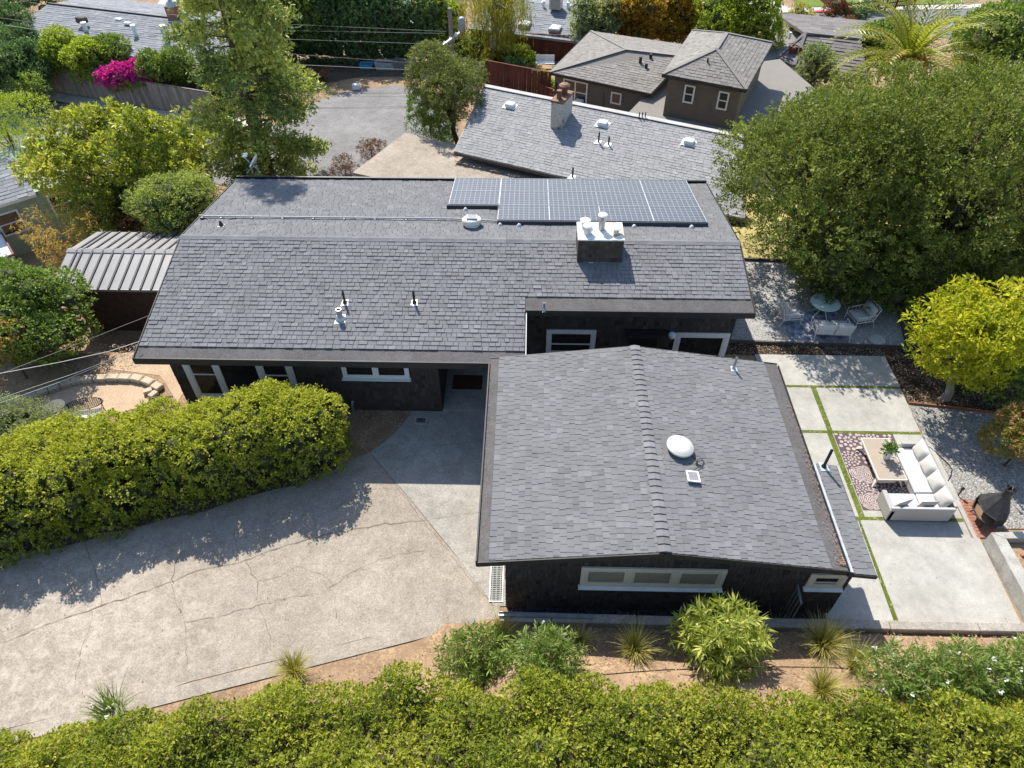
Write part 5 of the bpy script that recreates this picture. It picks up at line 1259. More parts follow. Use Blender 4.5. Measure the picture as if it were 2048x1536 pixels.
scatter('stray leaves on the patio slabs', 'leaf_litter', 90, [(8.6, 8.8), (13, 8.8), (13.2, 19.4), (8.8, 19.4)], M['tanleaf'], 7, .02, .055)
scatter('stray leaves under the oak on the gravel terrace', 'leaf_litter', 500, [(7.4, 20.3), (14, 20.2), (14.6, 22.4), (13, 25), (7.4, 25)], M['tanleaf'], 8, .026, .036)

# --- turf blades on the patio joints
tb_ = blades('turf_blades', (0, 0, 0), len(tp), .05, .008, M['lime'], None, .8, .0, 2)
co = np.zeros(len(tb_.data.vertices)*3, np.float32); tb_.data.vertices.foreach_get('co', co); co = co.reshape(-1, 3)+np.repeat(tp, 6, 0); tb_.data.vertices.foreach_set('co', co.ravel().astype(np.float32)); tb_.data.update()
tb_.parent = patio; tb_.matrix_parent_inverse = W['patio'].inverted(); tb_['kind'] = 'stuff'

# --- the oaks on the right
oaks = [((11.95, 25.3, 3.7), (3.8, 3.9, 3.0), (11.5, 25.6, 0), 46, 11500, 31, 'big dark green oak reaching over the rear right corner of the roof'),
        ((16.4, 24.6, 4.3), (4.2, 3.9, 3.1), (16.0, 24.0, 0), 50, 12500, 32, 'big dark green oak standing behind the yellow-leaved tree'),
        ((15.9, 29.4, 2.9), (5.0, 3.2, 2.8), (15.5, 30.5, -.7), 50, 11500, 33, 'broad dark green oak in front of the palm'),
        ((22.6, 27.6, 3.8), (5.0, 4.4, 3.0), (22.0, 27.6, 0), 54, 12000, 34, 'dark green oak at the right edge below the palm')]
for c, r, b, nl, tw, sd_, lb in oaks: tree('oak_tree', lb, c, r, b, 'oakrange', int(nl*1.8), .95, int(tw*.66), 12, .115, .055, .46, sd_, .26, 50, spread=.75, jit=.3, group='oaks to the right of the house', bias=.35)
oz = [(11.0, 27.6), (10.2, 26.2), (9.0, 26.4)]
for i, (px, py, lb) in enumerate(((1715, 572, 'low oak growth at the rear corner of the gravel terrace'), (1840, 585, 'low oak growth in the shade behind the yellow-leaved tree'), (1985, 580, 'low oak growth at the right edge below the big oaks'), (1900, 545, 'dark oak growth between the oak trunks'))):
    c = at(px, py, 1.2); shrub('oak_sapling', lb, 'shrub', (c.x, c.y+.9, 1.3), (1.7, 1.2, 1.4), 'oakrange', 20, .62, 1500, 9, .11, .052, .3, 140+i, corefill=True, group='young oaks under the big oaks')
c = at(1945, 668, 2.75)
tree('yellow_tree', 'yellow-leaved tree at the end of the mulch bed', (c.x+.15, c.y, 2.75), (1.65, 1.4, 1.25), (14.72, 17.35, 0), 'yellow', 34, .46, 1900, 8, .17, .06, .40, 41, .13, 26, 'palebark', corefill=.0, top=(14.9, 17.6, 2.2))
shrub('green_tree', 'mid green tree behind the yellow-leaved tree', 'tree', (16.6, 17.5, 1.9), (1.1, 1.0, 1.4), 'midgreen', 14, .6, 900, 7, .15, .055, .25, 43)
c = at(2034, 880, 1.3)
shrub('photinia_shrub', 'rust tinted shrub at the right edge beside the pale gravel', 'shrub', (c.x+.25, c.y, 1.25), (.75, .8, 1.1), 'rustleaf', 16, .42, 1100, 7, .12, .045, .2, 44)
df = thing('dark_fence', 'dark weathered board fence behind the rust tinted shrub', 'fence', (16.9, 17, 0))
for i in range(16): MB().cbox((16.2+.16*i, 16.75-.11*i+.0, .6), (.15, .03, 1.3+.02*(i % 3))).build('board', M['timber'], df)

# --- left yard
c = at(66, 632, 1.6); shrub('camellia_bush', 'tall dark green bush at the left edge beside the shed', 'bush', c, (1.5, 1.5, 1.7), 'midgreen', 30, .7, 3400, 7, .11, .055, .22, 51, corefill=True)
c = at(-15, 600, 1.2); shrub('camellia_bush', 'dark green bush behind the tall bush at the left edge', 'bush', c, (1.3, 1.1, 1.4), 'midgreen', 20, .7, 2200, 7, .12, .06, .22, 52, corefill=True)
c = at(8, 690, 1.6); shrub('maple_shrub', 'orange tinged shrub at the left edge below the dark bush', 'shrub', c, (.6, .8, .8), 'rustleaf', 10, .4, 420, 7, .12, .07, .2, 53)
c = at(60, 850, .8); shrub('ceanothus_shrub', 'grey-green shrub between the sandy yard and the hedge', 'shrub', c, (1.7, .6, .6), 'greyleaf', 18, .45, 1500, 8, .06, .03, .22, 54, corefill=True)
c = at(350, 418, 1.6); shrub('round_bush', 'round lime-green bush behind the metal-roofed shed', 'bush', c, (1.5, 1.3, 1.1), 'palelime', 22, .62, 3000, 7, .10, .045, .2, 55, corefill=True)
for i, (px, py, lb, mt) in enumerate(((118, 478, 'tan dry bamboo beside the green house', 'bambootan'), (180, 440, 'yellow-green bamboo behind the shed', 'lime'), (150, 490, 'tan bamboo against the shed roof edge', 'bambootan'))):
    c = at(px, py, .2); gz = zt(c.x, c.y); t = thing('bamboo', lb, 'bamboo', (c.x, c.y, gz), 0, 'bamboo clumps left of the shed'); g = np.random.default_rng(i)
    n = 300; hgt = g.uniform(.3, 1, n)*(2.6-gz*.55); a = g.random(n)*6.28; rr = g.random(n)*.6+hgt*.16
    pts = np.stack([c.x+np.cos(a)*rr, c.y+np.sin(a)*rr, gz+hgt], 1); leaves('foliage', pts, np.stack([np.cos(a)*.5, np.sin(a)*.5, np.ones(n)*.5], 1), M[mt], 9, .35, .16, .022, .8, .1, t, g.random(n), droop=.3)
    m = MB()
    for j in range(22): m.tube([(c.x+.3*math.cos(j), c.y+.3*math.sin(j), gz), (c.x+.5*math.cos(j*1.0), c.y+.5*math.sin(j), gz+1.6), (c.x+.9*math.cos(j), c.y+.9*math.sin(j), gz+2.6)], [.015, .012, .005], 4)
    m.build('canes', M['palebark'], t)

# --- trees behind the house on the left
c = at(222, 322, 2.0)
tree('magnolia_tree', 'spreading yellow-green magnolia left of the tall conifer', (c.x+.3, c.y, 1.8), (4.4, 3.2, 1.9), (c.x+1.6, c.y+.6, -2.6), 'magnolia', 36, .72, 3300, 9, .20, .085, .34, 61, .20, 34, 'bark', jit=.3, top=(c.x+.6, c.y+.2, 1.2), inside=.75)
c = at(14, 268, .6); shrub('acacia_tree', 'feathery yellow-green tree at the left edge of the street', 'tree', c, (2.0, 1.8, 1.5), 'lime', 22, .9, 2400, 8, .10, .03, .3, 62)
c = at(330, 330, -.6); shrub('understory_shrub', 'dark shrub in the shade under the magnolia', 'shrub', c, (2.4, 1.8, 1.5), 'darkgreen', 20, .8, 2000, 7, .14, .06, .25, 63, corefill=True)
c = at(240, 420, -.6); shrub('understory_shrub', 'dark shrub between the bamboo and the round bush', 'shrub', c, (2.0, 1.4, 1.3), 'darkgreen', 16, .75, 1500, 7, .14, .06, .25, 64, corefill=True)
c = at(65, 190, -1.6); shrub('roadside_sapling', 'pale green sapling at the roadside left of the magnolia', 'shrub', c, (.9, .9, 1.3), 'oleandergreen', 10, .5, 420, 8, .16, .05, .3, 65)
c = at(258, 462, -.3); shrub('red_shrub', 'small dark red shrub behind the shed roof', 'shrub', c, (.8, .6, .5), 'redshrub', 8, .35, 380, 7, .08, .04, .15, 66)

# tall conifer
B = Vector((-14.7, 36.2, -3)); t = thing('tall_conifer', 'tall ragged conifer with brown-gold tips beside the cul-de-sac', 'tree', B)
g = random.Random(9); H = 19.5; TP = B+Vector((.25, -.3, H)); m = MB(); tw0, td0 = [], []
m.tube([B-Vector((0, 0, .2))]+[B.lerp(TP, k/10)+Vector((.08*math.sin(k*1.7), .06*math.cos(k*2.1), 0)) for k in range(1, 11)], [.40-.036*k for k in range(11)], 9)
z = 1.1
while z < H-.3:
    f = z/H; rad = 3.95*(1-f)**.72*(.85+.15*math.sin(z*2.3))+.25
    for q_ in range(5 if f < .8 else 3):
        if g.random() < .12: continue
        a = g.random()*6.283; s0 = B.lerp(TP, f); rl = rad*(.6+.5*g.random()); dz = -.12*rl+.5*(f > .6)
        e = s0+Vector((math.cos(a)*rl, math.sin(a)*rl, dz+.25*g.random())); md = s0.lerp(e, .55)+Vector((0, 0, .18*rl*.5))
        m.tube([s0, md, e], [.055*(1-f)+.012, .032*(1-f)+.01, .006], 5)
        ns = int(16+rl*(26 if f < .55 else 19))
        for k in range(ns):
            u_ = .30+.72*g.random()**.7; p = (s0.lerp(md, u_/.55) if u_ < .55 else md.lerp(e, (u_-.55)/.45)); w_ = .28+.30*rl*.32
            tw0.append(p+Vector((g.gauss(0, w_*.6), g.gauss(0, w_*.6), g.gauss(-.08, .16)))); dd = (e-s0).normalized(); td0.append((dd.x+g.gauss(0, .6), dd.y+g.gauss(0, .6), g.gauss(.05, .5)))
    z += .40
m.build('trunk', M['redbark'], t)
tw0, td0 = np.array([tuple(p) for p in tw0]), np.array(td0)
tn = np.clip(.35+.3*np.sin(tw0[:, 2]*1.1+tw0[:, 0]*.8)+.3*RNG.normal(size=len(tw0))*.7, 0, 1)
leaves('crown', tw0, td0, M['conifer'], 7, .34, .20, .075, .75, .3, t, tn)

# small oak by the cul-de-sac
c = at(893, 170, 1.6); tree('street_oak', 'rounded olive-green tree between the cul-de-sac and the grey roof', (c.x, c.y, 1.3), (2.0, 1.9, 1.7), (c.x+.5, c.y+1.0, -3), 'olivegreen', 22, .85, 3600, 8, .12, .05, .26, 71, .15, 14, inside=.8)
c = at(858, 232, -.4); shrub('street_shrub', 'small olive shrub at the foot of the rounded tree', 'shrub', c, (1.1, 1.0, .9), 'midgreen', 12, .55, 1100, 7, .12, .05, .22, 72)
c = at(880, 262, -2.0); shrub('street_shrub', 'dark shrub in the shade below the rounded tree', 'shrub', c, (1.2, .8, .7), 'darkgreen', 10, .5, 700, 7, .12, .05, .22, 73)
for i, (px, py, lb) in enumerate(((690, 335, 'brown dry shrub beside the tan roof corner'), (742, 300, 'small dry red shrub at the upper edge of the tan roof'), (640, 152, 'dry reddish shrub at the back of the cul-de-sac'))):
    c = at(px, py, -2.6); shrub('dry_shrub', lb, 'shrub', c, (.8, .7, .5), 'redshrub', 8, .35, 380, 7, .10, .03, .2, 80+i)

# bushes behind the grey fence, bougainvillea
bs = [(128, 112, 1.5, 'lime', 'lime-green bush behind the left end of the grey fence'), (178, 128, 1.3, 'lime', 'yellow-green shrub behind the fence beside the bougainvillea'), (215, 118, 1.3, 'midgreen', 'green shrub between the bougainvillea and the long grey roof'), (330, 140, 1.4, 'midgreen', 'green shrub right of the bougainvillea behind the fence'), (30, 135, 1.7, 'darkgreen', 'dark ivy mound at the left end of the grey fence'), (40, 98, 1.5, 'darkgreen', 'dark tree in front of the shaded roof end'), (-10, 62, 2.2, 'darkgreen', 'dark tree in the upper left corner'), (-30, 130, 2.2, 'darkgreen', 'dark ivy bank at the left edge above the street')]
for i, (px, py, r_, mt, lb) in enumerate(bs):
    c = at(px, py, -1.2+.3*r_); shrub('fence_bush', lb, 'bush', c, (r_, r_*.8, r_*.85), mt, 16, r_*.42, int(1000+500*r_), 7, .16, .075, .28, 90+i, corefill=True, group='bushes behind the grey fence')
c = at(262, 156, -1.0); c.y += .35; bgv = shrub('bougainvillea', 'bright magenta bougainvillea hanging over the grey fence', 'bougainvillea', c, (2.0, .7, .55), 'magenta', 18, .36, 1000, 8, .13, .09, .3, 101, zb_=-3, trunk=False, jit=.4)
P, S = lobes(c-Vector((.1, -.2, .3)), (2.1, .7, .6), 12, .4, 0, 7); pts, d, ti = on_lobes(P, S, 420, 8); leaves('green_leaves', pts, d, M['midgreen'], 7, .3, .14, .07, .9, .4, bgv, ti)

# --- trees along the far side
def ftree(name, px, py, z, r, mt, lb, seed, base=None, nl=26, tw=2600, L=.2, gz=None, group='trees beyond the street', corefill=.6):
    c = at(px, py, z); b = base or (c.x, c.y+.2, zt(c.x, c.y)); tree(name, lb, c, r, b, mt, nl, min(r)*.42, tw, 6, L, L*.5, .38, seed, .18, 12, group=group, corefill=corefill)
ftree('dark_tree', 560, 32, -.2, (3.2, 2.4, 2.6), 'midgreen', 'green tree behind the top of the tall conifer', 111)
ftree('pine_tree', 665, 26, -.5, (4.4, 2.4, 2.5), 'darkgreen', 'dark pine above the back of the cul-de-sac', 112, nl=34, tw=3600)
ftree('pine_tree', 728, -8, .6, (2.6, 2.2, 2.6), 'darkgreen', 'dark pine in front of the pale solar roof', 113, nl=30, tw=2200)
ftree('dark_tree', 600, -10, 1.0, (4, 2.5, 3.0), 'midgreen', 'green tree at the top edge right of the conifer', 114)
ftree('dark_tree', 880, 40, -.5, (1.5, 1.3, 1.6), 'lime', 'pale green tree behind the utility pole', 115, tw=900)
c0, c1 = at(605, 110, -3.2), at(880, 120, -3.2)
t = thing('ivy_hedge', 'tall dark ivy hedge along the back of the cul-de-sac', 'hedge', (-10, 55, -3.3)); P, S = [], []; g = np.random.default_rng(77)
for k in np.linspace(0, 1, 16):
    q_ = c0.lerp(c1, k)
    for zz in (-2.6, -1.2, .1): P.append((q_.x+g.normal()*.3, q_.y+g.normal()*.3, zz)); S.append((1.0, .9, 1.0))
P, S = np.array(P), np.array(S); pts, d, ti = on_lobes(P, S, 6500, 5, inside=.85); leaves('foliage', pts, d, M['darkgreen'], 6, .3, .18, .10, .9, .4, t, ti); core('light_blocking_core', P, S, M['core'], t, .7)  # the ivy gets added solid lumps that block light
# willow
c = at(985, 45, -.6); B = Vector((c.x, c.y+.3, zt(c.x, c.y))); t = thing('willow_tree', 'weeping willow with bare grey twigs behind the red fence', 'tree', B); m = MB(); g = random.Random(3); tw0 = []
m.tube([B, B+Vector((.1, 0, 2.5)), B+Vector((-.1, .1, 5.2))], [.3, .22, .08], 8)
for i in range(64):
    a = g.random()*6.28; r_ = .5+2.3*g.random(); s0 = B+Vector((0, 0, 2.4+2.8*g.random())); e = s0+Vector((math.cos(a)*r_, math.sin(a)*r_, .5+g.random())); m.tube([s0, s0.lerp(e, .5)+Vector((0, 0, .3)), e], [.05, .03, .015], 5)
    for k in range(7):
        x, y, z = e.x+g.gauss(0, .25), e.y+g.gauss(0, .25), e.z; ll = 1.5+2.4*g.random()
        for q_ in range(9): tw0.append((x+g.gauss(0, .05), y+g.gauss(0, .05), z-ll*q_/9))
m.build('trunk', M['palebark'], t)
leaves('crown', np.array(tw0), np.tile([0, 0, -1.0], (len(tw0), 1))+RNG.normal(size=(len(tw0), 3))*.15, M['willow'], 4, .35, .24, .035, .45, 0, t, droop=.8)
ftree('dark_tree', 1190, 45, -1, (1.6, 1.3, 1.9), 'greyleaf', 'grey-green tree beside the skylight roof', 116, tw=1300)
ftree('orange_tree', 1258, 38, -1.0, (2.4, 1.8, 2.1), 'orange', 'orange autumn tree behind the wide brown roof', 117)
ftree('orange_tree', 1345, 42, -1.6, (2.0, 1.6, 1.9), 'orange', 'orange autumn tree next to the green maple', 118)
ftree('dark_tree', 1302, 20, -1.0, (1.6, 1.4, 1.8), 'darkgreen', 'dark tree between the two orange trees', 119, tw=1200)
ftree('maple_tree', 1480, 35, -1.0, (3.2, 2.4, 2.6), 'lime', 'big lime-green maple behind the upper storey roof', 120, nl=30, tw=3600)
ftree('edge_tree', 2030, 95, 1.0, (3.8, 3.4, 3.0), 'midgreen', 'feathery green tree at the right edge above the oaks', 121, nl=30, tw=3600, L=.22)
ftree('dark_tree', 1630, 145, -1.5, (1.2, 1.0, 1.8), 'greyleaf', 'pale grey-green young conifer beside the tiled roof', 122, tw=1300, L=.14)
ftree('dark_tree', 1775, 85, -2.5, (2.2, 1.6, 1.4), 'midgreen', 'green bushes under the left fronds of the palm', 123, tw=1500)
for i, (px, py, r_, mt, lb) in enumerate(((1690, 62, .9, 'redshrub', 'dark red shrub at the kerb of the distant street'), (1040, 122, 1.0, 'lime', 'lime shrub in the garden behind the red fence'), (1122, 103, 1.1, 'lime', 'yellow-green shrub beside the wide brown roof'), (1028, 137, .7, 'darkgreen', 'dark shrub at the end of the red garden fence'), (1712, 25, 1.1, 'darkgreen', 'dark shrub behind the distant picket fence'), (1672, 28, 1.2, 'redshrub', 'brown shrub at the corner of the distant picket fence'), (1740, 5, 1.0, 'whitepetal', 'white blossoming shrub in the distant lawn'), (1600, 45, 1.6, 'straw', 'yellow dry bush beyond the lime maple'), (1090, 165, .6, 'lime', 'small green shrub beside the brown house wall'), (95, -8, 2.2, 'midgreen', 'green tree above the far left roof'), (30, 10, 2.2, 'darkgreen', 'dark tree in the extreme upper left corner'), (200, -6, 1.6, 'olivegreen', 'olive shrub beyond the ridge of the long roof'), (405, 5, 2.0, 'midgreen', 'green tree beyond the pale canopy, left of the conifer'), (440, -15, 2.4, 'olivegreen', 'olive tree behind the conifer top'), (925, 105, 1.3, 'midgreen', 'green shrub at the foot of the utility pole'), (955, 150, 1.2, 'midgreen', 'green shrub at the left end of the red fence'), (1000, 118, 1.0, 'willow', 'yellow-green shrub under the willow'), (900, 128, 1.1, 'darkgreen', 'dark shrub behind the rounded tree, left of the pole'))):
    c = at(px, py, zt(*at(px, py, -4)[:2])+.6*r_); shrub('far_shrub', lb, 'shrub', c, (r_, r_*.8, r_*.8), mt, 10, r_*.45, 500, 7, .16, .07, .26, 130+i, group='shrubs in the far gardens', corefill=True)

# palm
PC = at(1818, 118, 1.2); t = thing('palm_tree', 'date palm with long arching fronds behind the oaks', 'palm', (PC.x, PC.y, zt(PC.x, PC.y)))
MB().tube([(PC.x, PC.y, zt(PC.x, PC.y)-.1), (PC.x, PC.y, PC.z-.6), (PC.x, PC.y, PC.z+.25)], [.38, .36, .46], 12).build('trunk', M['redbark'], t)
M['orangestalk'] = m_plain('orange_fruit_stalk', (.50, .20, .03), .7, 0, .3, 5)
g = random.Random(6)
for i in range(46):
    a = i*2.39996; el = R(78-i*2.15+g.uniform(-6, 6)); L_ = 5.3+.9*g.random(); m_v, m_f = [], []; mb = MB(); pts = []
    for k in range(11):
        s_ = k/10; e_ = el-s_*s_*R(62+18*g.random()*.0)-s_*R(10); pts.append((s_, e_))
    p = Vector((PC.x, PC.y, PC.z)); rach = [p.copy()]
    for s_, e_ in pts[1:]:
        p = p+Vector((math.cos(a)*math.cos(e_), math.sin(a)*math.cos(e_), math.sin(e_)))*L_/10; rach.append(p.copy())
    mb.tube(rach, [.045-.004*k for k in range(11)], 5)
    side0 = Vector((-math.sin(a), math.cos(a), 0))
    for k in range(2, 44):
        u_ = k/44*10; j = int(u_); q_ = rach[j].lerp(rach[min(10, j+1)], u_-j); tg = (rach[min(10, j+1)]-rach[j]).normalized() if j < 10 else tg
        ll = .62*math.sin(math.pi*(.12+.86*k/44))+.08
        for sgn in (-1, 1):
            dd = (side0*sgn*.85+tg*.75+Vector((0, 0, .28 if k % 2 else -.06))).normalized(); up_ = dd.cross(tg).normalized(); wv = tg*.055
            mb.add([q_, q_+dd*ll*.5+wv, q_+dd*ll+Vector((0, 0, -.06*ll)), q_+dd*ll*.5-wv], [(0, 1, 2, 3)])
    o = mb.build('frond', M['palmleaf'], t)
    at_ = o.data.attributes.new('tint', 'FLOAT', 'POINT'); at_.data.foreach_set('value', [min(1, .25+.6*g.random())]*len(o.data.vertices))
for i in range(7):
    a = i*.9; st_ = MB()
    for k in range(9):
        b_ = a+g.uniform(-.3, .3); st_.tube([(PC.x+.2*math.cos(a), PC.y+.2*math.sin(a), PC.z), (PC.x+.7*math.cos(b_), PC.y+.7*math.sin(b_), PC.z+.35), (PC.x+1.2*math.cos(b_), PC.y+1.2*math.sin(b_), PC.z-.3*g.random())], .022, 4)
    st_.build('fruit_stalk', M['orangestalk'], t)
# ================================================================== neighbouring buildings
M['greyshingle'] = m_shingle('pale_grey_shingle', (.20, .197, .195), (.29, .285, .278), blot=.2)
M['ridgepale'] = m_plain('pale_ridge', (.36, .34, .31), .9, 0, .15, 3)
M['brownshingle'] = m_shingle('brown_grey_shingle', (.165, .15, .132), (.25, .23, .205), blot=.2)
M['tanroof'] = m_concrete('tan_gravel_roof', (.30, .255, .205), (.72, .66, .6), .4)
M['slate'] = m_shingle('blue_grey_shingle', (.155, .16, .17), (.245, .25, .26))
M['tile'] = m_shingle('dark_roof_tile', (.10, .088, .085), (.20, .18, .17), .85)
M['brownwall'] = m_plain('brown_wall_boards', (.115, .10, .08), .8, 0, .12, 2)
M['greenwall'] = m_plain('sage_green_wall', (.25, .31, .22), .8, 0, .08, 2)
M['redtrim'] = m_plain('dark_red_trim', (.16, .02, .018), .6, 0, .2, 3)
M['rustmetal'] = m_plain('rusty_metal', (.17, .085, .052), .75, .3, .5, 5)
M['stainedwhite'] = m_soil('rust_stained_white', (.40, .36, .31), (.52, .485, .43), (.28, .17, .10, 1), .9, 9, .8)
M['metalroof'] = m_plain('light_metal_roof', (.175, .172, .17), .5, .25, .08, 1.5)
M['shedseam'] = m_plain('dark_roof_seam', (.035, .034, .036), .6, 0, .2, 3)
M['shedwall'] = m_shingle('brown_shed_shingle', (.042, .026, .019), (.066, .044, .032), .85)
M['bluetub'] = m_plain('blue_plastic', (.05, .32, .50), .45, 0, .1, 4)
M['carpaint'] = m_plain('white_car_paint', (.72, .73, .75), .22, 0, .04, 2, spec=.6)
M['tyre'] = m_plain('tyre_rubber', (.015, .015, .015), .85)
M['wire'] = m_plain('pale_wire', (.13, .14, .14), .5, .2)
M['wiredark'] = m_plain('dark_wire', (.09, .085, .08), .6)
M['polewood'] = m_bark('pole_wood', (.17, .13, .10), (.28, .23, .18))

def plane(parent, pts, mat, exp=.30, widths=(.5, .7, .9), t=.018, name='roof_slope', parts=0, seed=1, deck=None, th=.14, tile='shingle'):
    """roof plane: pts[0]->pts[1] is the eave, left to right seen from outside"""
    p = [Vector(q) for q in pts]; U = (p[1]-p[0]).normalized(); N = U.cross(p[2]-p[0]).normalized(); V = N.cross(U)
    d = MB().slab([q-N*.02 for q in p], th).build(name, deck or mat, parent)
    poly = [((q-p[0]).dot(U), (q-p[0]).dot(V)) for q in p]
    if exp: shingles(d, p[0], U, V, poly, exp, widths, t, mat, tile, tile+'_courses', parts, seed, key=near_cam if parts else None)
    return d
def walls(parent, foot, z0, z1, mat):
    return MB().prism([(p[0], p[1]) for p in foot], z0, z1).build('wall', mat, parent)
def frame_m(o, d):                               # x along the wall, -y outwards, z up
    d = Vector((d[0], d[1], 0)).normalized(); y = Vector((-d.y, d.x, 0)); o = Vector(o)
    return Matrix(((d.x, y.x, 0, o.x), (d.y, y.y, 0, o.y), (0, 0, 1, o.z), (0, 0, 0, 1)))
def win(parent, o, d, w, h, mat='white', n=1, rail=True, glass='darkglass', fr=.09):
    Mx = frame_m(o, d); f = MB(Mx); y0, y1 = -.06, .01
    f.box((0, y0, 0), (w, y1, fr)).box((0, y0, h-fr), (w, y1, h)).box((0, y0, fr), (fr, y1, h-fr)).box((w-fr, y0, fr), (w, y1, h-fr))
    for i in range(1, n): f.box((w*i/n-fr*.5, y0, fr), (w*i/n+fr*.5, y1, h-fr))
    if rail: f.box((fr, y0+.005, h*.5-.03), (w-fr, y1, h*.5+.03))
    fo = f.build('window', M[mat], parent)
    for i in range(n): MB(Mx).box((w*i/n+fr*.5, -.025, fr*.9), (w*(i+1)/n-fr*.5, -.02, h-fr*.9)).build('pane', M[glass], fo)
    return fo
def inset(c, k): m = sum((Vector(p) for p in c), Vector((0, 0, 0)))/len(c); return [m+(Vector(p)-m)*k for p in c]

# ---- shed with a metal roof
sh = thing('shed', 'brown shingled garden shed with a light standing-seam metal roof', 'shed', (-15.6, 22, 0))
sx0, sx1, ye, yr, yb_, ze, zr, zbk = -18.1, -13.85, 21.05, 22.95, 25.0, 1.45, 1.88, 1.36
srf = MB().slab([(sx0, ye, ze), (sx1, ye, ze), (sx1, yr, zr), (sx0, yr, zr)], .06).slab([(sx0, yr, zr), (sx1, yr, zr), (sx1, yb_, zbk), (sx0, yb_, zbk)], .06).build('roof', M['shedseam'], sh)
xp = [sx0, sx0+.40, sx0+.62]+[sx0+.62+.41*k for k in range(1, 9)]
xp = [x for x in xp if x < sx1]+[sx1]
for a, b in zip(xp, xp[1:]):
    MB().slab([(a+.03, ye-.02, ze+.016), (b-.03, ye-.02, ze+.016), (b-.03, yr-.03, zr+.012), (a+.03, yr-.03, zr+.012)], .012).build('roof_panel', M['metalroof'], srf)
    MB().slab([(a+.03, yr+.03, zr+.012), (b-.03, yr+.03, zr+.012), (b-.03, yb_+.02, zbk+.016), (a+.03, yb_+.02, zbk+.016)], .012).build('roof_panel', M['metalroof'], srf)
for x in xp[1:-1]:
    MB().beam((x, ye-.02, ze+.03), (x, yr-.03, zr+.028), .07, .06).build('roof_seam', M['shedseam'], srf); MB().beam((x, yr+.03, zr+.028), (x, yb_+.02, zbk+.03), .07, .06).build('roof_seam', M['shedseam'], srf)
MB().add([(sx0-.01, yr-.16, zr+.012), (sx1+.01, yr-.16, zr+.012), (sx1+.01, yr, zr+.06), (sx0-.01, yr, zr+.06), (sx1+.01, yr+.16, zr+.005), (sx0-.01, yr+.16, zr+.005)], [(0, 1, 2, 3), (3, 2, 4, 5)]).build('ridge_cap', M['metalroof'], srf)
MB().beam((sx0, ye-.03, ze-.03), (sx1, ye-.03, ze-.03), .03, .10).build('fascia', M['metalroof'], srf)
sb = MB(); prof = [(21.2, -2.4), (24.8, -2.4), (24.8, 1.30), (yr, 1.80), (21.2, 1.40)]
along_x(sb, prof, -17.55, -14.25); sbo = sb.build('wall', M['shedwall'], sh)
shingles(sbo, (-17.55, 21.198, -.85), (1, 0, 0), (0, 0, 1), [(0, 0), (3.3, 0), (3.3, 2.22), (0, 2.22)], .16, (.1, .14, .18), .012, M['shedwall'], 'wall_shingle', 'wall_shingles', seed=41)

# ---- green house on the left
gh = thing('green_house', 'sage green house with a grey roof half hidden by the magnolia', 'house', (-27, 30, -3))
ga = at(-60, 424, -.15); gb = at(150, 360, -.15); d_ = (gb-ga).normalized(); pn = Vector((-d_.y, d_.x, 0))
foot = [ga, gb, gb+pn*6, ga+pn*6]; walls(gh, foot, -3.4, -.15, M['greenwall'])
e0, e1 = ga-d_*.5-pn*.15, gb-pn*.15-d_*1.9
plane(gh, [e0+Vector((0, 0, .0)), e1, e1+pn*2.6+Vector((0, 0, .6)), e0+pn*2.6+Vector((0, 0, .6))], M['slate'], .26, (.4, .5, .6), seed=51)
plane(gh, [e1+pn*7.2+Vector((0, 0, -.5)), e0+pn*7.2+Vector((0, 0, -.5)), e0+pn*2.6+Vector((0, 0, .58)), e1+pn*2.6+Vector((0, 0, .58))], M['slate'], 0)
MB().beam(e0+Vector((0, 0, -.08)), e1+Vector((0, 0, -.08)), .06, .16).build('fascia', M['white'], gh)
L_ = (gb-ga).length
win(gh, gb-d_*1.55+Vector((0, 0, -1.55)), d_, 1.15, 1.2, 'white', 1, True); win(gh, gb-d_*4.05+Vector((0, 0, -1.7)), d_, 1.1, 1.2, 'white', 1, True)
po = at(-4, 506, -1.9)
MB(frame_m(po+Vector((0, 0, 0)), d_)).add([(-.9, -.9, 0), (.55, -.9, 0), (.55, .6, .0), (-.9, .6, 0), (-.9, -.9, .12), (.55, -.9, .12), (.55, .6, .55), (-.9, .6, .55)], [(3, 2, 1, 0), (4, 5, 6, 7), (0, 1, 5, 4), (1, 2, 6, 5), (2, 3, 7, 6), (3, 0, 4, 7)]).build('porch_roof', M['bluewhite'], gh)
for a_, b_ in (((-.92, -.92, .16), (.57, -.92, .16)), ((.57, -.92, .16), (.57, .62, .59)), ((-.92, -.92, .16), (-.92, .62, .59))): MB(frame_m(po, d_)).beam(a_, b_, .07, .1).build('porch_trim', M['redtrim'], gh)
win(gh, po+Vector((-.4, -.3, -1.0)), d_, .9, .9, 'white', 2, False)

# ---- grey roofed neighbour right behind
nb = thing('grey_roof_house', 'neighbouring house with a long pale grey shingle roof and rusty chimney', 'house', (3, 37, -3))
E0 = Vector((-3.85, 34.61, .2)); ed = Vector((.9135, -.4068, 0)); R0 = Vector((-2.5, 40.0, 1.4)); E1 = E0+ed*15.2; R1 = R0+ed*14.6
pf = plane(nb, [E0, E1, R1, R0], M['greyshingle'], .19, (.26, .32, .40), .014, parts=300, seed=61)
prp = Vector((.40, .917, 0)); B0, B1 = R0+prp*1.7+Vector((0, 0, -.72)), R1+prp*1.7+Vector((0, 0, -.72))
plane(nb, [B1, B0, R0, R1], M['tanroof'], 0)
MB().beam(R0+Vector((0, 0, .03)), R1+Vector((0, 0, .03)), .34, .03).build('ridge_caps', M['ridgepale'], nb, kind='stuff')
MB().beam(E0+Vector((0, -.03, -.1)), E1+Vector((0, -.03, -.1)), .05, .16).build('gutter', M['timber'], nb)
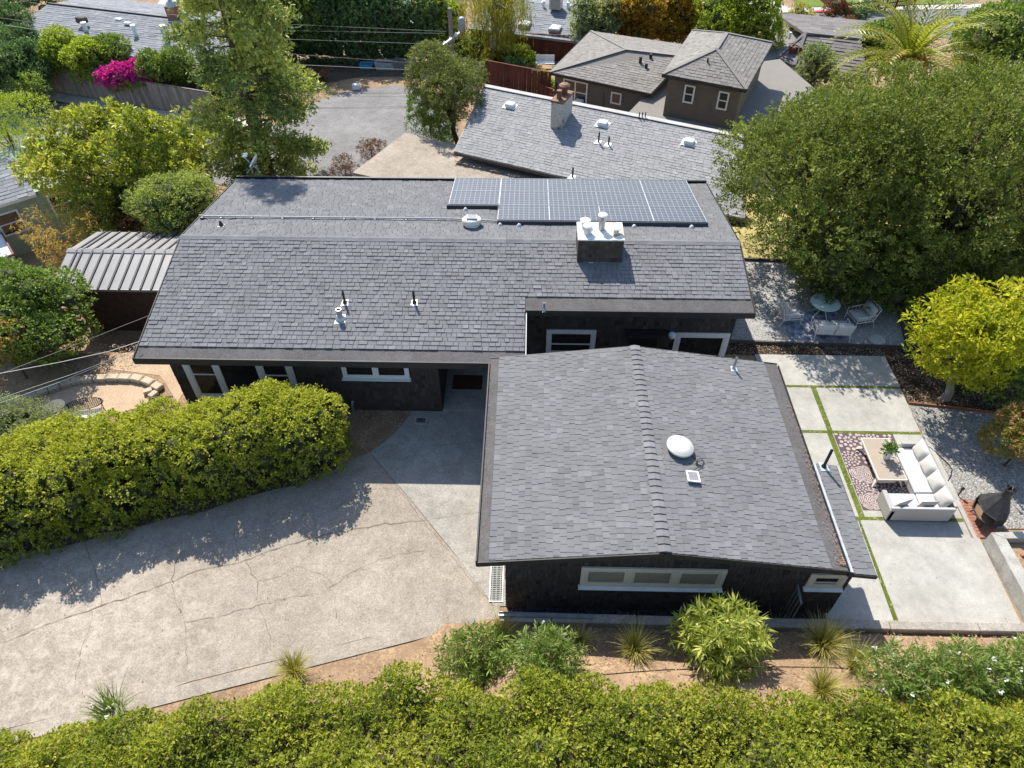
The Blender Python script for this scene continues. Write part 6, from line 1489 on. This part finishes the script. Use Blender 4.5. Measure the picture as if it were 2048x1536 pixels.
MB().beam(E0+Vector((-.03, 0, -.08)), R0+Vector((-.03, 0, -.08)), .05, .15).build('bargeboard', M['ridgepale'], nb)
walls(nb, [E0+ed*.5+prp*.5, E1+prp*.5, B1-prp*.4, B0+ed*.5-prp*.4], -3.4, -.1, M['brownwall'])
debris('leaf_litter', 240, lambda g: tuple(E0+ed*(13*g.random())+Vector((-.05, -.16-.2*g.random(), -.42+.06*g.random()))), M['deadleaf'], nb, 9, .08)
NG = ed.cross(R0-E0).normalized()
if NG.z < 0: NG = -NG
gh_ = lambda px, py: hit(px, py, E0, NG)
c0 = gh_(1112, 255); cM = frame_m(c0-Vector((.0, 0, .4)), ed)
stk = MB(cM).box((-.28, -.1, 0), (.34, 1.35, 1.75)).build('chimney', M['stainedwhite'], nb)
MB(cM).box((-.32, -.14, 1.75), (.38, 1.39, 1.86)).build('chimney_cap', M['rustmetal'], stk)
MB(cM).lathe((.0, .95, 1.86), [(.17, 0), (.17, .30), (.30, .31), (.30, .42), (.2, .5), (.001, .52)], 16, False).build('flue_cap', M['rustmetal'], stk)
MB(cM).lathe((.0, .25, 1.86), [(.13, 0), (.13, .35), (.16, .36), (.14, .42), (.001, .43)], 14, False).build('flue_pipe', M['rustmetal'], stk)
for i, (px, py) in enumerate(((1018, 216), (1203, 253), (1376, 290))):
    MB(frame_m(gh_(px, py), ed)).cbox((0, .15, .12), (.50, .42, .22), .03).build('roof_vent', M['whitemetal'], pf)
    MB(frame_m(gh_(px, py), ed)).slab([(-.36, -.15, .02), (.36, -.15, .02), (.36, .4, .10), (-.36, .4, .10)], .012).build('vent_flashing', M['lead'], pf)
for px, py, h in ((1197, 285, .55), (1217, 290, .45), (1145, 355, .55)):
    q_ = gh_(px, py); MB().tube([q_, q_+Vector((0, 0, h))], .045, 8).build('vent_pipe', M['blackpipe'], pf); MB(frame_m(q_, ed)).slab([(-.2, -.2, .0), (.16, -.16, .0), (.12, .16, .06), (-.14, .14, .06)], .012).build('vent_flashing', M['lead'], pf)
for px in (1277, 1283, 1289):
    q_ = at(px, 243, 1.2); MB().tube([q_, q_+Vector((0, 0, .5))], .03, 6).build('vent_pipe', M['blackpipe'], nb)

# tan flat roofed garage in front of it
tg = thing('tan_roof_garage', 'low garage with a tan gravel roof between our roof and the cul-de-sac', 'garage', (-3, 33, -2))
tp_ = [(-9.04, 33.22), (2.5, 28.6), (5.5, 31.9), (-3.55, 36.3), (-6.93, 37.92)]
MB().slab([(x, y, -.30-.02*(y-33)) for x, y in tp_], .16).build('flat_roof', M['tanroof'], tg)
MB().prism([tuple(p[:2]) for p in inset([(x, y, 0) for x, y in tp_], .93)], -3.4, -.52).build('wall', M['brownwall'], tg)

# ---- brown house with an upper storey
bh = thing('brown_house', 'brown two-part house with hip roofs and an upper storey', 'house', (8, 45, -3.5))
A, Bq, D, Cq = at(1100, 144, -.5), at(1302, 187, -.5), at(1182, 62, -.5), at(1385, 92, -.5)
r0, r1 = at(1252, 99, .55), at(1372, 113, .55)
plane(bh, [A, Bq, r1, r0], M['brownshingle'], .22, (.26, .34, .42), seed=71); plane(bh, [D, A, r0], M['brownshingle'], .22, (.26, .34, .42), seed=72); plane(bh, [Cq, D, r0, r1], M['brownshingle'], .22, (.26, .34, .42), seed=73)
for a, b in ((A, r0), (D, r0), (r0, r1)): MB().beam(a+Vector((0, 0, .03)), b+Vector((0, 0, .03)), .22, .03).build('hip_caps', M['brownshingle'], bh, kind='stuff')
MB().beam(A+Vector((0, -.04, -.08)), Bq+Vector((0, -.04, -.08)), .06, .18).build('gutter', M['fascia'], bh); MB().beam(A+Vector((-.04, 0, -.08)), D+Vector((-.04, 0, -.08)), .06, .18).build('gutter', M['fascia'], bh)
fp_ = inset([A, Bq, Cq, D], .93); wb1 = walls(bh, fp_, -4.2, -.6, M['brownwall'])
dr_ = (fp_[1]-fp_[0]).normalized(); o_ = fp_[0]; outw = Vector((dr_.y, -dr_.x, 0))*.02
wA = win(bh, o_+outw+dr_*.65+Vector((0, 0, -1.75)), dr_, 1.75, 1.45, 'white', 2, True); win(bh, o_+outw+dr_*4.05+Vector((0, 0, -1.25)), dr_, .72, .75, 'white', 1, False)
MB(frame_m(o_+outw+dr_*1.75+Vector((0, 0, -1.75)), dr_)).cbox((.2, -.25, .17), (.5, .4, .36), .02).build('air_conditioner', M['whitemetal'], bh)
for px, py, h in ((1280, 128, .45), (1300, 124, .5), (1292, 135, .25)):
    q_ = at(px, py, .1); MB().tube([q_-Vector((0, 0, .2)), q_+Vector((0, 0, h))], .10, 8).build('vent_pipe', M['blackpipe'], bh)
MB().tube([fp_[0]+dr_*.15+outw*4+Vector((0, 0, -.7)), fp_[0]+dr_*.15+outw*4+Vector((0, 0, -3.4))], .05, 6).build('downpipe', M['fascia'], bh); MB().tube([fp_[0]+dr_*3.5+outw*4+Vector((0, 0, -.7)), fp_[0]+dr_*3.5+outw*4+Vector((0, 0, -3.4))], .04, 6).build('downpipe', M['brownwall'], bh)
# connecting low roof and upper storey
lo = [at(1256, 226, -1.15), at(1492, 274, -1.15), at(1640, 186, -.8), at(1560, 118, -.55), at(1330, 150, -.55)]
MB().slab([lo[0], lo[1], lo[2], lo[3], lo[4]], .15).build('low_roof', M['brownshingle'], bh)
MB().prism([tuple(p[:2]) for p in inset(lo, .93)], -4.2, -1.45).build('wall', M['brownwall'], bh)
u = [at(1325, 148, 1.5), at(1493, 179, 1.5), at(1546, 85, 1.5), at(1385, 60, 1.5)]
mf, mb_ = (u[0]+u[1])/2, (u[2]+u[3])/2; ax = (mb_-mf).normalized(); k0, k1 = mf+ax*2.35+Vector((0, 0, 1.0)), mb_-ax*2.6+Vector((0, 0, 1.0))
plane(bh, [u[0], u[1], k0], M['brownshingle'], .22, (.26, .34, .42), seed=75); plane(bh, [u[1], u[2], k1, k0], M['brownshingle'], .22, (.26, .34, .42), seed=76)
plane(bh, [u[2], u[3], k1], M['brownshingle'], .22, (.26, .34, .42), seed=77); plane(bh, [u[3], u[0], k0, k1], M['brownshingle'], .22, (.26, .34, .42), seed=78)
for a, b in ((u[0], k0), (u[1], k0), (u[2], k1), (u[3], k1), (k0, k1)): MB().beam(a+Vector((0, 0, .03)), b+Vector((0, 0, .03)), .22, .03).build('hip_caps', M['brownshingle'], bh, kind='stuff')
for i in range(4): MB().beam(u[i]+Vector((0, 0, -.1)), u[(i+1) % 4]+Vector((0, 0, -.1)), .07, .18).build('gutter', M['fascia'], bh)
uf = inset(u, .88); walls(bh, uf, -1.3, 1.42, M['brownwall']); dr_ = (uf[1]-uf[0]).normalized(); outw = Vector((dr_.y, -dr_.x, 0))*.02
for s_ in (1.05, 3.05): win(bh, uf[0]+outw+dr_*s_+Vector((0, 0, -1.55)), dr_, .62, 1.05, 'white', 1, True)
MB().tube([at(1413, 134, 1.8), at(1413, 134, 1.8)+Vector((0, 0, .5))], .05, 6).build('vent_pipe', M['blackpipe'], bh)

# ---- long roofed house on the far left
fl = thing('long_roof_house', 'long low house with a blue-grey roof behind the grey fence', 'house', (-27, 51, -3))
a0 = at(400, 131, -.5); a1 = at(150, 98, -.5); d_ = (a0-a1).normalized(); pn = Vector((-d_.y, d_.x, 0)); w0 = a1-d_*6.5; w1 = a0+d_*1.6
plane(fl, [w0, w1, w1+pn*5.2+Vector((0, 0, .75)), w0+pn*5.2+Vector((0, 0, .75))], M['slate'], .26, (.45, .6), seed=81)
plane(fl, [w1+pn*9.4+Vector((0, 0, .1)), w0+pn*9.4+Vector((0, 0, .1)), w0+pn*5.2+Vector((0, 0, .73)), w1+pn*5.2+Vector((0, 0, .73))], M['slate'], .3, (.6, .8), seed=82)
MB().beam(w0+pn*5.25+Vector((0, 0, .80)), w1+pn*5.25+Vector((0, 0, .80)), .12, .10).build('ridge_beam', M['blackpipe'], fl)
walls(fl, [w0+pn*.8+d_*.4, w1+pn*.8, w1+pn*9, w0+pn*9+d_*.4], -4, -.45, M['brownwall'])
MB().beam(w0+Vector((0, 0, -.1)), w1+Vector((0, 0, -.1)), .06, .18).build('gutter', M['brick'], fl)
for i in range(12): q_ = w0+d_*(5.8+.95*i); MB().beam(q_+pn*.1-Vector((0, 0, .25)), q_-pn*.5-Vector((0, 0, -.25)), .05, .1).build('rafter_tail', M['brownwall'], fl)
for px, py, h, r_ in ((272, 70, .55, .14), (334, 82, .9, .17), (172, 60, .4, .15)):
    q_ = at(px, py, -.1); MB().lathe(q_-Vector((0, 0, .3)), [(r_, 0), (r_, h+.3), (r_*1.35, h+.31), (r_*1.3, h+.42), (.001, h+.45)], 12, False).build('vent_pipe', M['whitemetal'], fl)
q_ = at(352, 40, .1); MB(frame_m(q_-Vector((0, 0, .2)), d_)).cbox((0, 0, .5), (.85, .6, 1.3)).build('chimney', M['brick'], fl); MB(frame_m(q_, d_)).lathe((0, 0, .95), [(.42, 0), (.3, .3), (.14, .4), (.14, .9), (.001, .92)], 10, False).build('chimney_hood', M['greymetal'], fl)
for px, py in ((238, 40), (255, 48)): MB(frame_m(at(px, py, .1), d_)).cbox((0, 0, .05), (.5, .3, .12), .02).build('roof_vent', M['whitemetal'], fl)
MB(frame_m(at(165, 44, .2), d_)).cbox((0, 0, .15), (.7, .5, .4), .05).build('roof_vent', M['timber'], fl)
ws_ = thing('white_sail', 'pale flat canopy roof beyond the long blue-grey roof', 'canopy', at(335, 8, -2))
c_ = [at(305, 22, -1.5), at(350, 8, -1.2), at(390, -12, -1.2), at(330, -14, -1.2)]; MB().slab(c_, .08).build('canopy_sheet', M['metalroof'], ws_)
for p in c_: MB().tube([p-Vector((0, 0, 2.8)), p-Vector((0, 0, .05))], .05, 6).build('post', M['greymetal'], ws_)

# ---- skylight house
sk_ = thing('skylight_house', 'house with a blue-grey roof and two skylights', 'house', (1, 60, -5))
q0, q1 = at(1008, 66, -2), at(1152, 83, -2); d_ = (q1-q0).normalized(); pn = Vector((-d_.y, d_.x, 0)); q0 = q0-d_*3; q1 = q1+d_*.3
s1 = plane(sk_, [q0, q1, q1+pn*5.0+Vector((0, 0, .8)), q0+pn*5.0+Vector((0, 0, .8))], M['slate'], .28, (.5, .7), seed=85)
plane(sk_, [q1+pn*10, q0+pn*10, q0+pn*5.0+Vector((0, 0, .78)), q1+pn*5.0+Vector((0, 0, .78))], M['slate'], .3, (.5, .7), seed=86)
walls(sk_, [q0+pn*.5, q1+pn*.5-d_*.4, q1+pn*9.5-d_*.4, q0+pn*9.5], -5.6, -2.0, M['brownwall'])
NS = d_.cross(pn*5+Vector((0, 0, .8))).normalized()
for px, py in ((1046, 58), (1107, 67)):
    b_ = frame_m(hit(px, py, q0, NS), d_); MB(b_).cbox((0, .45, .18), (.85, 1.0, .26), .02).build('skylight_kerb', M['greymetal'], s1); MB(b_).cbox((0, .45, .33), (.70, .85, .05), .02).build('skylight_pane', M['bluewhite'], s1)
for i in range(7): b_ = q0+pn*5+d_*(3.0+.8*i)+Vector((0, 0, .82)); MB().lathe(b_, [(.10, -.1), (.10, .1), (.001, .14)], 8, False).build('ridge_vent', M['lead'], sk_)
b_ = at(1112, 14, -1.1); MB(frame_m(b_, d_)).cbox((0, 0, .35), (.9, .9, .9), .03).build('air_conditioner', M['greymetal'], sk_)
for px, py in ((1087, 15), (1136, 18)): MB().tube([at(px, py, -1.3), at(px, py, -1.3)+Vector((0, 0, .5))], .12, 8).build('vent_pipe', M['whitemetal'], sk_)

# ---- pale roof with solar panels between the pines
pr_ = thing('pale_roof_house', 'house with a pale flat roof and dark solar panels between the pines', 'house', (-8, 64, -5))
c_ = [at(752, 38, -2), at(846, 51, -2), at(930, -30, -1.6), at(800, -40, -1.6)]
MB().slab(c_, .2).build('flat_roof', M['metalroof'], pr_); walls(pr_, inset(c_, .92), -6, -2.2, M['cream'])
for i in range(4): MB().beam(c_[i]+Vector((0, 0, -.05)), c_[(i+1) % 4]+Vector((0, 0, -.05)), .08, .3).build('fascia', M['white'], pr_)
pnp = [at(848, 26, -1.7), at(868, 31, -1.7), at(905, -2, -1.5), at(885, -6, -1.5)]; MB().slab([p+Vector((0, 0, .1)) for p in pnp], .05).build('solar_panel', M['darkglass'], pr_)

# ---- tiled house under the palm
th_ = thing('tiled_house', 'house with dark grey tiled hip roof left of the palm', 'house', (21, 55, -5))
a_, b_, c_, e_ = at(1588, 132, -2.6), at(1735, 152, -2.6), at(1722, 79, -1.4), at(1611, 67, -1.4)
plane(th_, [a_, b_, c_, e_], M['tile'], .36, (.7, .9, 1.1), .05, seed=91, tile='tile')
l0 = at(1553, 118, -2.6); plane(th_, [l0, a_, e_], M['tile'], .36, (.5, .7), .05, seed=92, tile='tile')
bk0, bk1 = at(1566, 60, -2.4), at(1735, 78, -2.4)
plane(th_, [bk1+Vector((1.5, 4, 0)), bk0+Vector((.3, 4, 0)), e_, c_], M['tile'], .4, (.9,), .04, seed=93, tile='tile')
for p, q_ in ((a_, e_), (l0, e_), (e_, c_)): MB().beam(p+Vector((0, 0, .06)), q_+Vector((0, 0, .06)), .2, .1).build('hip_tiles', M['tile'], th_, kind='stuff')
lw = [at(1520, 128, -2.8), at(1553, 119, -2.8), at(1609, 68, -2.4), at(1562, 52, -2.4), at(1535, 62, -2.4)]
MB().slab(lw, .15).build('low_roof', M['brownshingle'], th_)
walls(th_, inset([l0, a_, b_, bk1, bk0], .93), -6.2, -2.7, M['cream'])
MB().tube([at(1578, 78, -2.3), at(1578, 78, -2.3)+Vector((0, 0, .5))], .1, 8).build('vent_pipe', M['whitemetal'], th_)

# ---- fences
def fence(name, label, p0, p1, h, mat, bw, tilt=0.0, cap=True, group=None):
    p0, p1 = Vector(p0), Vector(p1); d = p1-p0; L_ = math.hypot(d.x, d.y); n = max(1, int(L_/bw)); t = thing(name, label, 'fence', (p0+p1)/2, 0, group)
    dh = Vector((d.x, d.y, 0)).normalized(); me = None; a = math.atan2(d.y, d.x)
    mb = MB().cbox((0, 0, h/2), (bw-.014, .024, h)); me = bpy.data.meshes.new('board'); me.from_pydata(mb.v, [], mb.f); me.materials.append(mat)
    for i in range(n):
        p = p0.lerp(p1, (i+.5)/n); z = zt(p.x, p.y)
        place_mesh(me, 'board', Matrix.Translation((p.x, p.y, z+rnd.uniform(-.03, .03))) @ Matrix.Rotation(a, 4, 'Z') @ Matrix.Rotation(rnd.uniform(-.012, .012)+tilt, 4, 'Y'), t).parent = t
    for o in t.children: o.matrix_parent_inverse = W[t.name].inverted()
    q = Vector((-dh.y, dh.x, 0))*.05
    for k in (.25, .8): MB().beam(p0+q+Vector((0, 0, zt(p0.x, p0.y)-p0.z+h*k)), p1+q+Vector((0, 0, zt(p1.x, p1.y)-p1.z+h*k)), .05, .09).build('rail', mat, t)
    if cap: MB().beam(p0+Vector((0, 0, zt(p0.x, p0.y)-p0.z+h+.05)), p1+Vector((0, 0, zt(p1.x, p1.y)-p1.z+h+.05)), .10, .035).build('cap_rail', mat, t)
    return t
fence('board_fence', 'weathered grey board fence with bougainvillea hanging over it', at(72, 178, -3), at(440, 242, -3), 1.85, M['greyfence'], .19)
fence('red_fence', 'dark red board fence between the willow and the grey roof', at(972, 170, -3), at(1100, 196, -3), 1.7, M['redfence'], .2, group='dark red garden fences')
fence('red_fence', 'dark red board fence below the skylight roof', at(1015, 104, -3.5), at(1145, 118, -3.5), 1.9, M['redfence'], .22, group='dark red garden fences')
fence('red_fence', 'short dark red fence beside the brown house wall', at(1078, 196, -3), at(1135, 218, -3), .9, M['redfence'], .2, group='dark red garden fences')
fence('red_fence', 'short dark red fence between the brown house and the tiled house', at(1562, 160, -4.2), at(1610, 168, -4.2), 1.6, M['redfence'], .22, group='dark red garden fences')
pk = thing('picket_fence', 'low red-brown rail fence round the distant green lawn', 'fence', at(1755, 22, -6))
p0, p1 = at(1690, 34, -5.98), at(1826, 15, -5.98)
for i in range(8): p = p0.lerp(p1, i/7); MB().beam(p, p+Vector((0, 0, 1.25)), .14, .14).build('post', M['redfence'], pk)
for zz in (.35, .75, 1.12): MB().beam(p0+Vector((0, 0, zz)), p1+Vector((0, 0, zz)), .05, .10).build('rail', M['redfence'], pk)
pkm = MB()
for i in range(40): p = p0.lerp(p1, (i+.5)/40); pkm.beam(p+Vector((0, .05, .2)), p+Vector((0, .05, 1.1)), .06, .03)
pkm.build('pickets', M['redfence'], pk, kind='stuff')
fence('red_fence', 'dark red fence at the top edge beside the distant driveway', at(1640, 2, -6), at(1668, 24, -6), 1.2, M['redfence'], .3, group='dark red garden fences')

# ---- utility pole and overhead wires
pt = at_y(899, 16, 52); pole = thing('utility_pole', 'wooden utility pole with a pale cross-arm above the rounded tree', 'utility pole', (pt.x, 52, zt(pt.x, 52)))
MB().tube([(pt.x, 52, zt(pt.x, 52)-.2), (pt.x, 52, pt.z)], [.19, .14], 10).build('pole_shaft', M['polewood'], pole)
MB().beam(at_y(886, 91, 50.8), at_y(926, 61, 52.2), .16, .14).build('cross_arm', M['conduit'], pole)
tq = at_y(924, 50, 52); MB().lathe(tq, [(.001, -.45), (.22, -.42), (.24, 0), (.24, .4), (.15, .5), (.001, .52)], 14, False).build('transformer', M['conduit'], pole, True)
for px, py in ((889, 90), (900, 82), (912, 73)): q_ = at_y(px, py-4, 51.5); MB().lathe(q_, [(.07, -.12), (.09, 0), (.05, .12), (.001, .14)], 8, False).build('insulator', M['bluewhite'], pole)
def wire(name, label, pts, r, mat, group):
    P = [at_y(*p) for p in pts]; out = []
    for i in range(len(P)-1):
        for k in range(6): out.append(P[i].lerp(P[i+1], k/6))
    out.append(P[-1]); tag(MB().tube(out, r, 5).build(name, mat), label, 'wire', group)
gw_ = 'overhead wires from the utility pole'
wire('power_line', 'topmost overhead wire running left from the utility pole', [(893, 63, 52), (560, 48, 52), (250, 21, 53), (60, -10, 54)], .013, M['wire'], gw_)
wire('power_line', 'second overhead wire from the top of the utility pole', [(890, 67, 52), (560, 61, 52), (300, 40, 53), (60, 5, 54)], .013, M['wire'], gw_)
wire('power_line', 'third overhead wire, ending at the pale cross-arm', [(888, 89, 51), (560, 78, 51), (300, 52, 52), (60, 20, 53)], .013, M['wire'], gw_)
wire('power_line', 'fourth overhead wire, passing just above the cul-de-sac', [(870, 129, 49), (605, 110, 49), (386, 89, 49.5), (144, 56, 50), (-20, 33, 50)], .015, M['wiredark'], gw_)
wire('power_line', 'lowest overhead wire across the back of the cul-de-sac', [(870, 142, 48.5), (605, 130, 48.5), (386, 110, 49), (130, 68, 49.5), (-20, 46, 49.5)], .017, M['wire'], gw_)
gs = 'service wires from the house corner'
wire('service_wire', 'thick pale service wire from the lower left roof corner', [(279, 683, 16.2), (218, 703, 15.6), (123, 724, 14.9), (0, 747, 14), (-40, 754, 13.8)], .011, M['wire'], gs)
wire('service_wire', 'lowest service wire running left over the sandy yard', [(268, 701, 16.0), (155, 745, 15), (0, 797, 13.6), (-40, 810, 13.2)], .007, M['wire'], gs)
wire('service_wire', 'second of the two lowest service wires over the sandy yard', [(268, 703, 15.9), (120, 764, 14.8), (0, 806, 13.6), (-40, 820, 13.2)], .007, M['wire'], gs)
wire('service_wire', 'upper service wire passing in front of the shed wall', [(309, 627, 18), (250, 650, 17.4), (120, 702, 16.2), (0, 748, 14.6)], .009, M['wiredark'], gs)

# ---- small things round the cul-de-sac
def tub(label, px, py, w, d, h, mat, a=0.0):
    p = at(px, py, -3); z = zt(p.x, p.y); t = thing('planter_tub', label, 'tub', (p.x, p.y, z), 0, 'tubs at the back of the cul-de-sac'); T = Matrix.Translation((p.x, p.y, z)) @ Matrix.Rotation(a, 4, 'Z')
    w, d = w/2, d/2; m = MB(T); R_ = lambda k, z_: [(-w*k, -d*k, z_), (w*k, -d*k, z_), (w*k, d*k, z_), (-w*k, d*k, z_)]
    m.rings([R_(.85, 0), R_(1, h), R_(.9, h), R_(.8, .12)], True); m.build('tub_body', M[mat], t); MB(T).add(R_(.87, h*.72), [(0, 1, 2, 3)]).build('tub_soil', M['darksoil'], t)
tub('blue plastic tub at the back of the cul-de-sac', 733, 129, 1.0, .6, .4, 'bluetub'); tub('grey trough beside the blue tub', 772, 131, 1.6, .7, .6, 'lead', -.1); tub('long grey trough nearest the rounded tree', 810, 134, 1.7, .8, .75, 'greymetal', -.1)
p = at(713, 176, -2.9); bx_ = thing('roadside_box', 'small white box on the kerb at the back of the cul-de-sac', 'box', (p.x, p.y, zt(p.x, p.y))); MB().cbox((p.x, p.y, zt(p.x, p.y)+.17), (.5, .35, .3), .03).build('box_body', M['whitemetal'], bx_); MB().cbox((p.x, p.y, zt(p.x, p.y)+.34), (.54, .39, .05), .015).build('box_lid', M['bluewhite'], bx_)
p = at(1090, 132, -3.2); gb_ = thing('garden_bench', 'small white garden bench behind the red fence', 'bench', (p.x, p.y, zt(p.x, p.y))); z = zt(p.x, p.y)
MB().cbox((p.x, p.y, z+.42), (1.4, .5, .06), .015).build('seat', M['whitemetal'], gb_); MB().cbox((p.x, p.y+.24, z+.7), (1.4, .05, .4), .015).build('backrest', M['whitemetal'], gb_)
for sx in (-.6, .6):
    for sy in (-.2, .2): MB().beam((p.x+sx, p.y+sy, z), (p.x+sx, p.y+sy, z+.39), .06, .06).build('leg', M['whitemetal'], gb_)

# ---- parked cars
def car(label, loc, rz, paint):
    t = thing('parked_car', label, 'car'); t.name = 'parked_car'; W[t.name] = Matrix.Identity(4)
    prof = [(-2.1, .35), (-2.15, .75), (-1.95, .95), (-1.2, 1.02), (-.55, 1.45), (.9, 1.48), (1.75, 1.05), (2.12, .95), (2.15, .38)]
    m = MB(); n = len(prof)
    def ringp(y, k): return [(x*(1 if z < 1.0 else 1-.03*k), y*(1 if z < 1.1 else .80), z) for x, z in prof]
    m.rings([ringp(-.86, 1), ringp(-.80, 0), ringp(.80, 0), ringp(.86, 1)], True); m.build('body', paint, t)
    for s in (-1, 1):
        MB().add([(-1.05, s*.845, 1.03), (-.5, s*.70, 1.41), (.85, s*.70, 1.43), (1.55, s*.845, 1.08)], [(0, 1, 2, 3)]).build('side_window', M['darkglass'], t)
        MB().cbox((-2.1, s*.62, .74), (.1, .32, .16), .03).build('headlight', M['bluewhite'], t)
        for x in (-1.35, 1.35):
            w = MB(Matrix.Translation((x, s*.80, .33)) @ Matrix.Rotation(math.pi/2, 4, 'X')); w.lathe((0, 0, 0), [(.001, -.1), (.3, -.1), (.33, -.06), (.33, .06), (.3, .1), (.001, .1)], 20, False); wo_ = w.build('wheel', M['tyre'], t)
            r_ = MB(Matrix.Translation((x, s*.905, .33)) @ Matrix.Rotation(math.pi/2, 4, 'X')); r_.lathe((0, 0, 0), [(.001, -.01), (.2, -.012), (.2, .012), (.001, .014)], 14, False); r_.build('rim', M['greymetal'], wo_)
    MB().add([(-1.22, -.72, 1.05), (-1.22, .72, 1.05), (-.58, .62, 1.42), (-.58, -.62, 1.42)], [(0, 1, 2, 3)]).build('windscreen', M['darkglass'], t)
    MB().cbox((-2.16, 0, .5), (.06, 1.3, .18), .02).build('bumper', M['black'], t)
    t.location = loc; t.rotation_euler = (0, 0, rz); return t
p = at(2040, 6, -5.9); car('white car parked at the far street in the upper right corner', (p.x, p.y, zt(p.x, p.y)+.05), R(8), M['carpaint'])
p = at(1392, 14, -5.5); car('white car between the orange tree and the lime maple', (p.x, p.y, zt(p.x, p.y)+.03), R(70), M['carpaint'])
# distant low wall and pole by the street
pp = at(1795, 60, -5.6); up = thing('street_pole', 'leaning pale street pole beside the palm', 'pole', (pp.x, pp.y, zt(pp.x, pp.y)))
MB().tube([(pp.x, pp.y, zt(pp.x, pp.y)), (pp.x+.4, pp.y, zt(pp.x, pp.y)+7.5)], .12, 8).build('pole_shaft', M['polewood'], up)
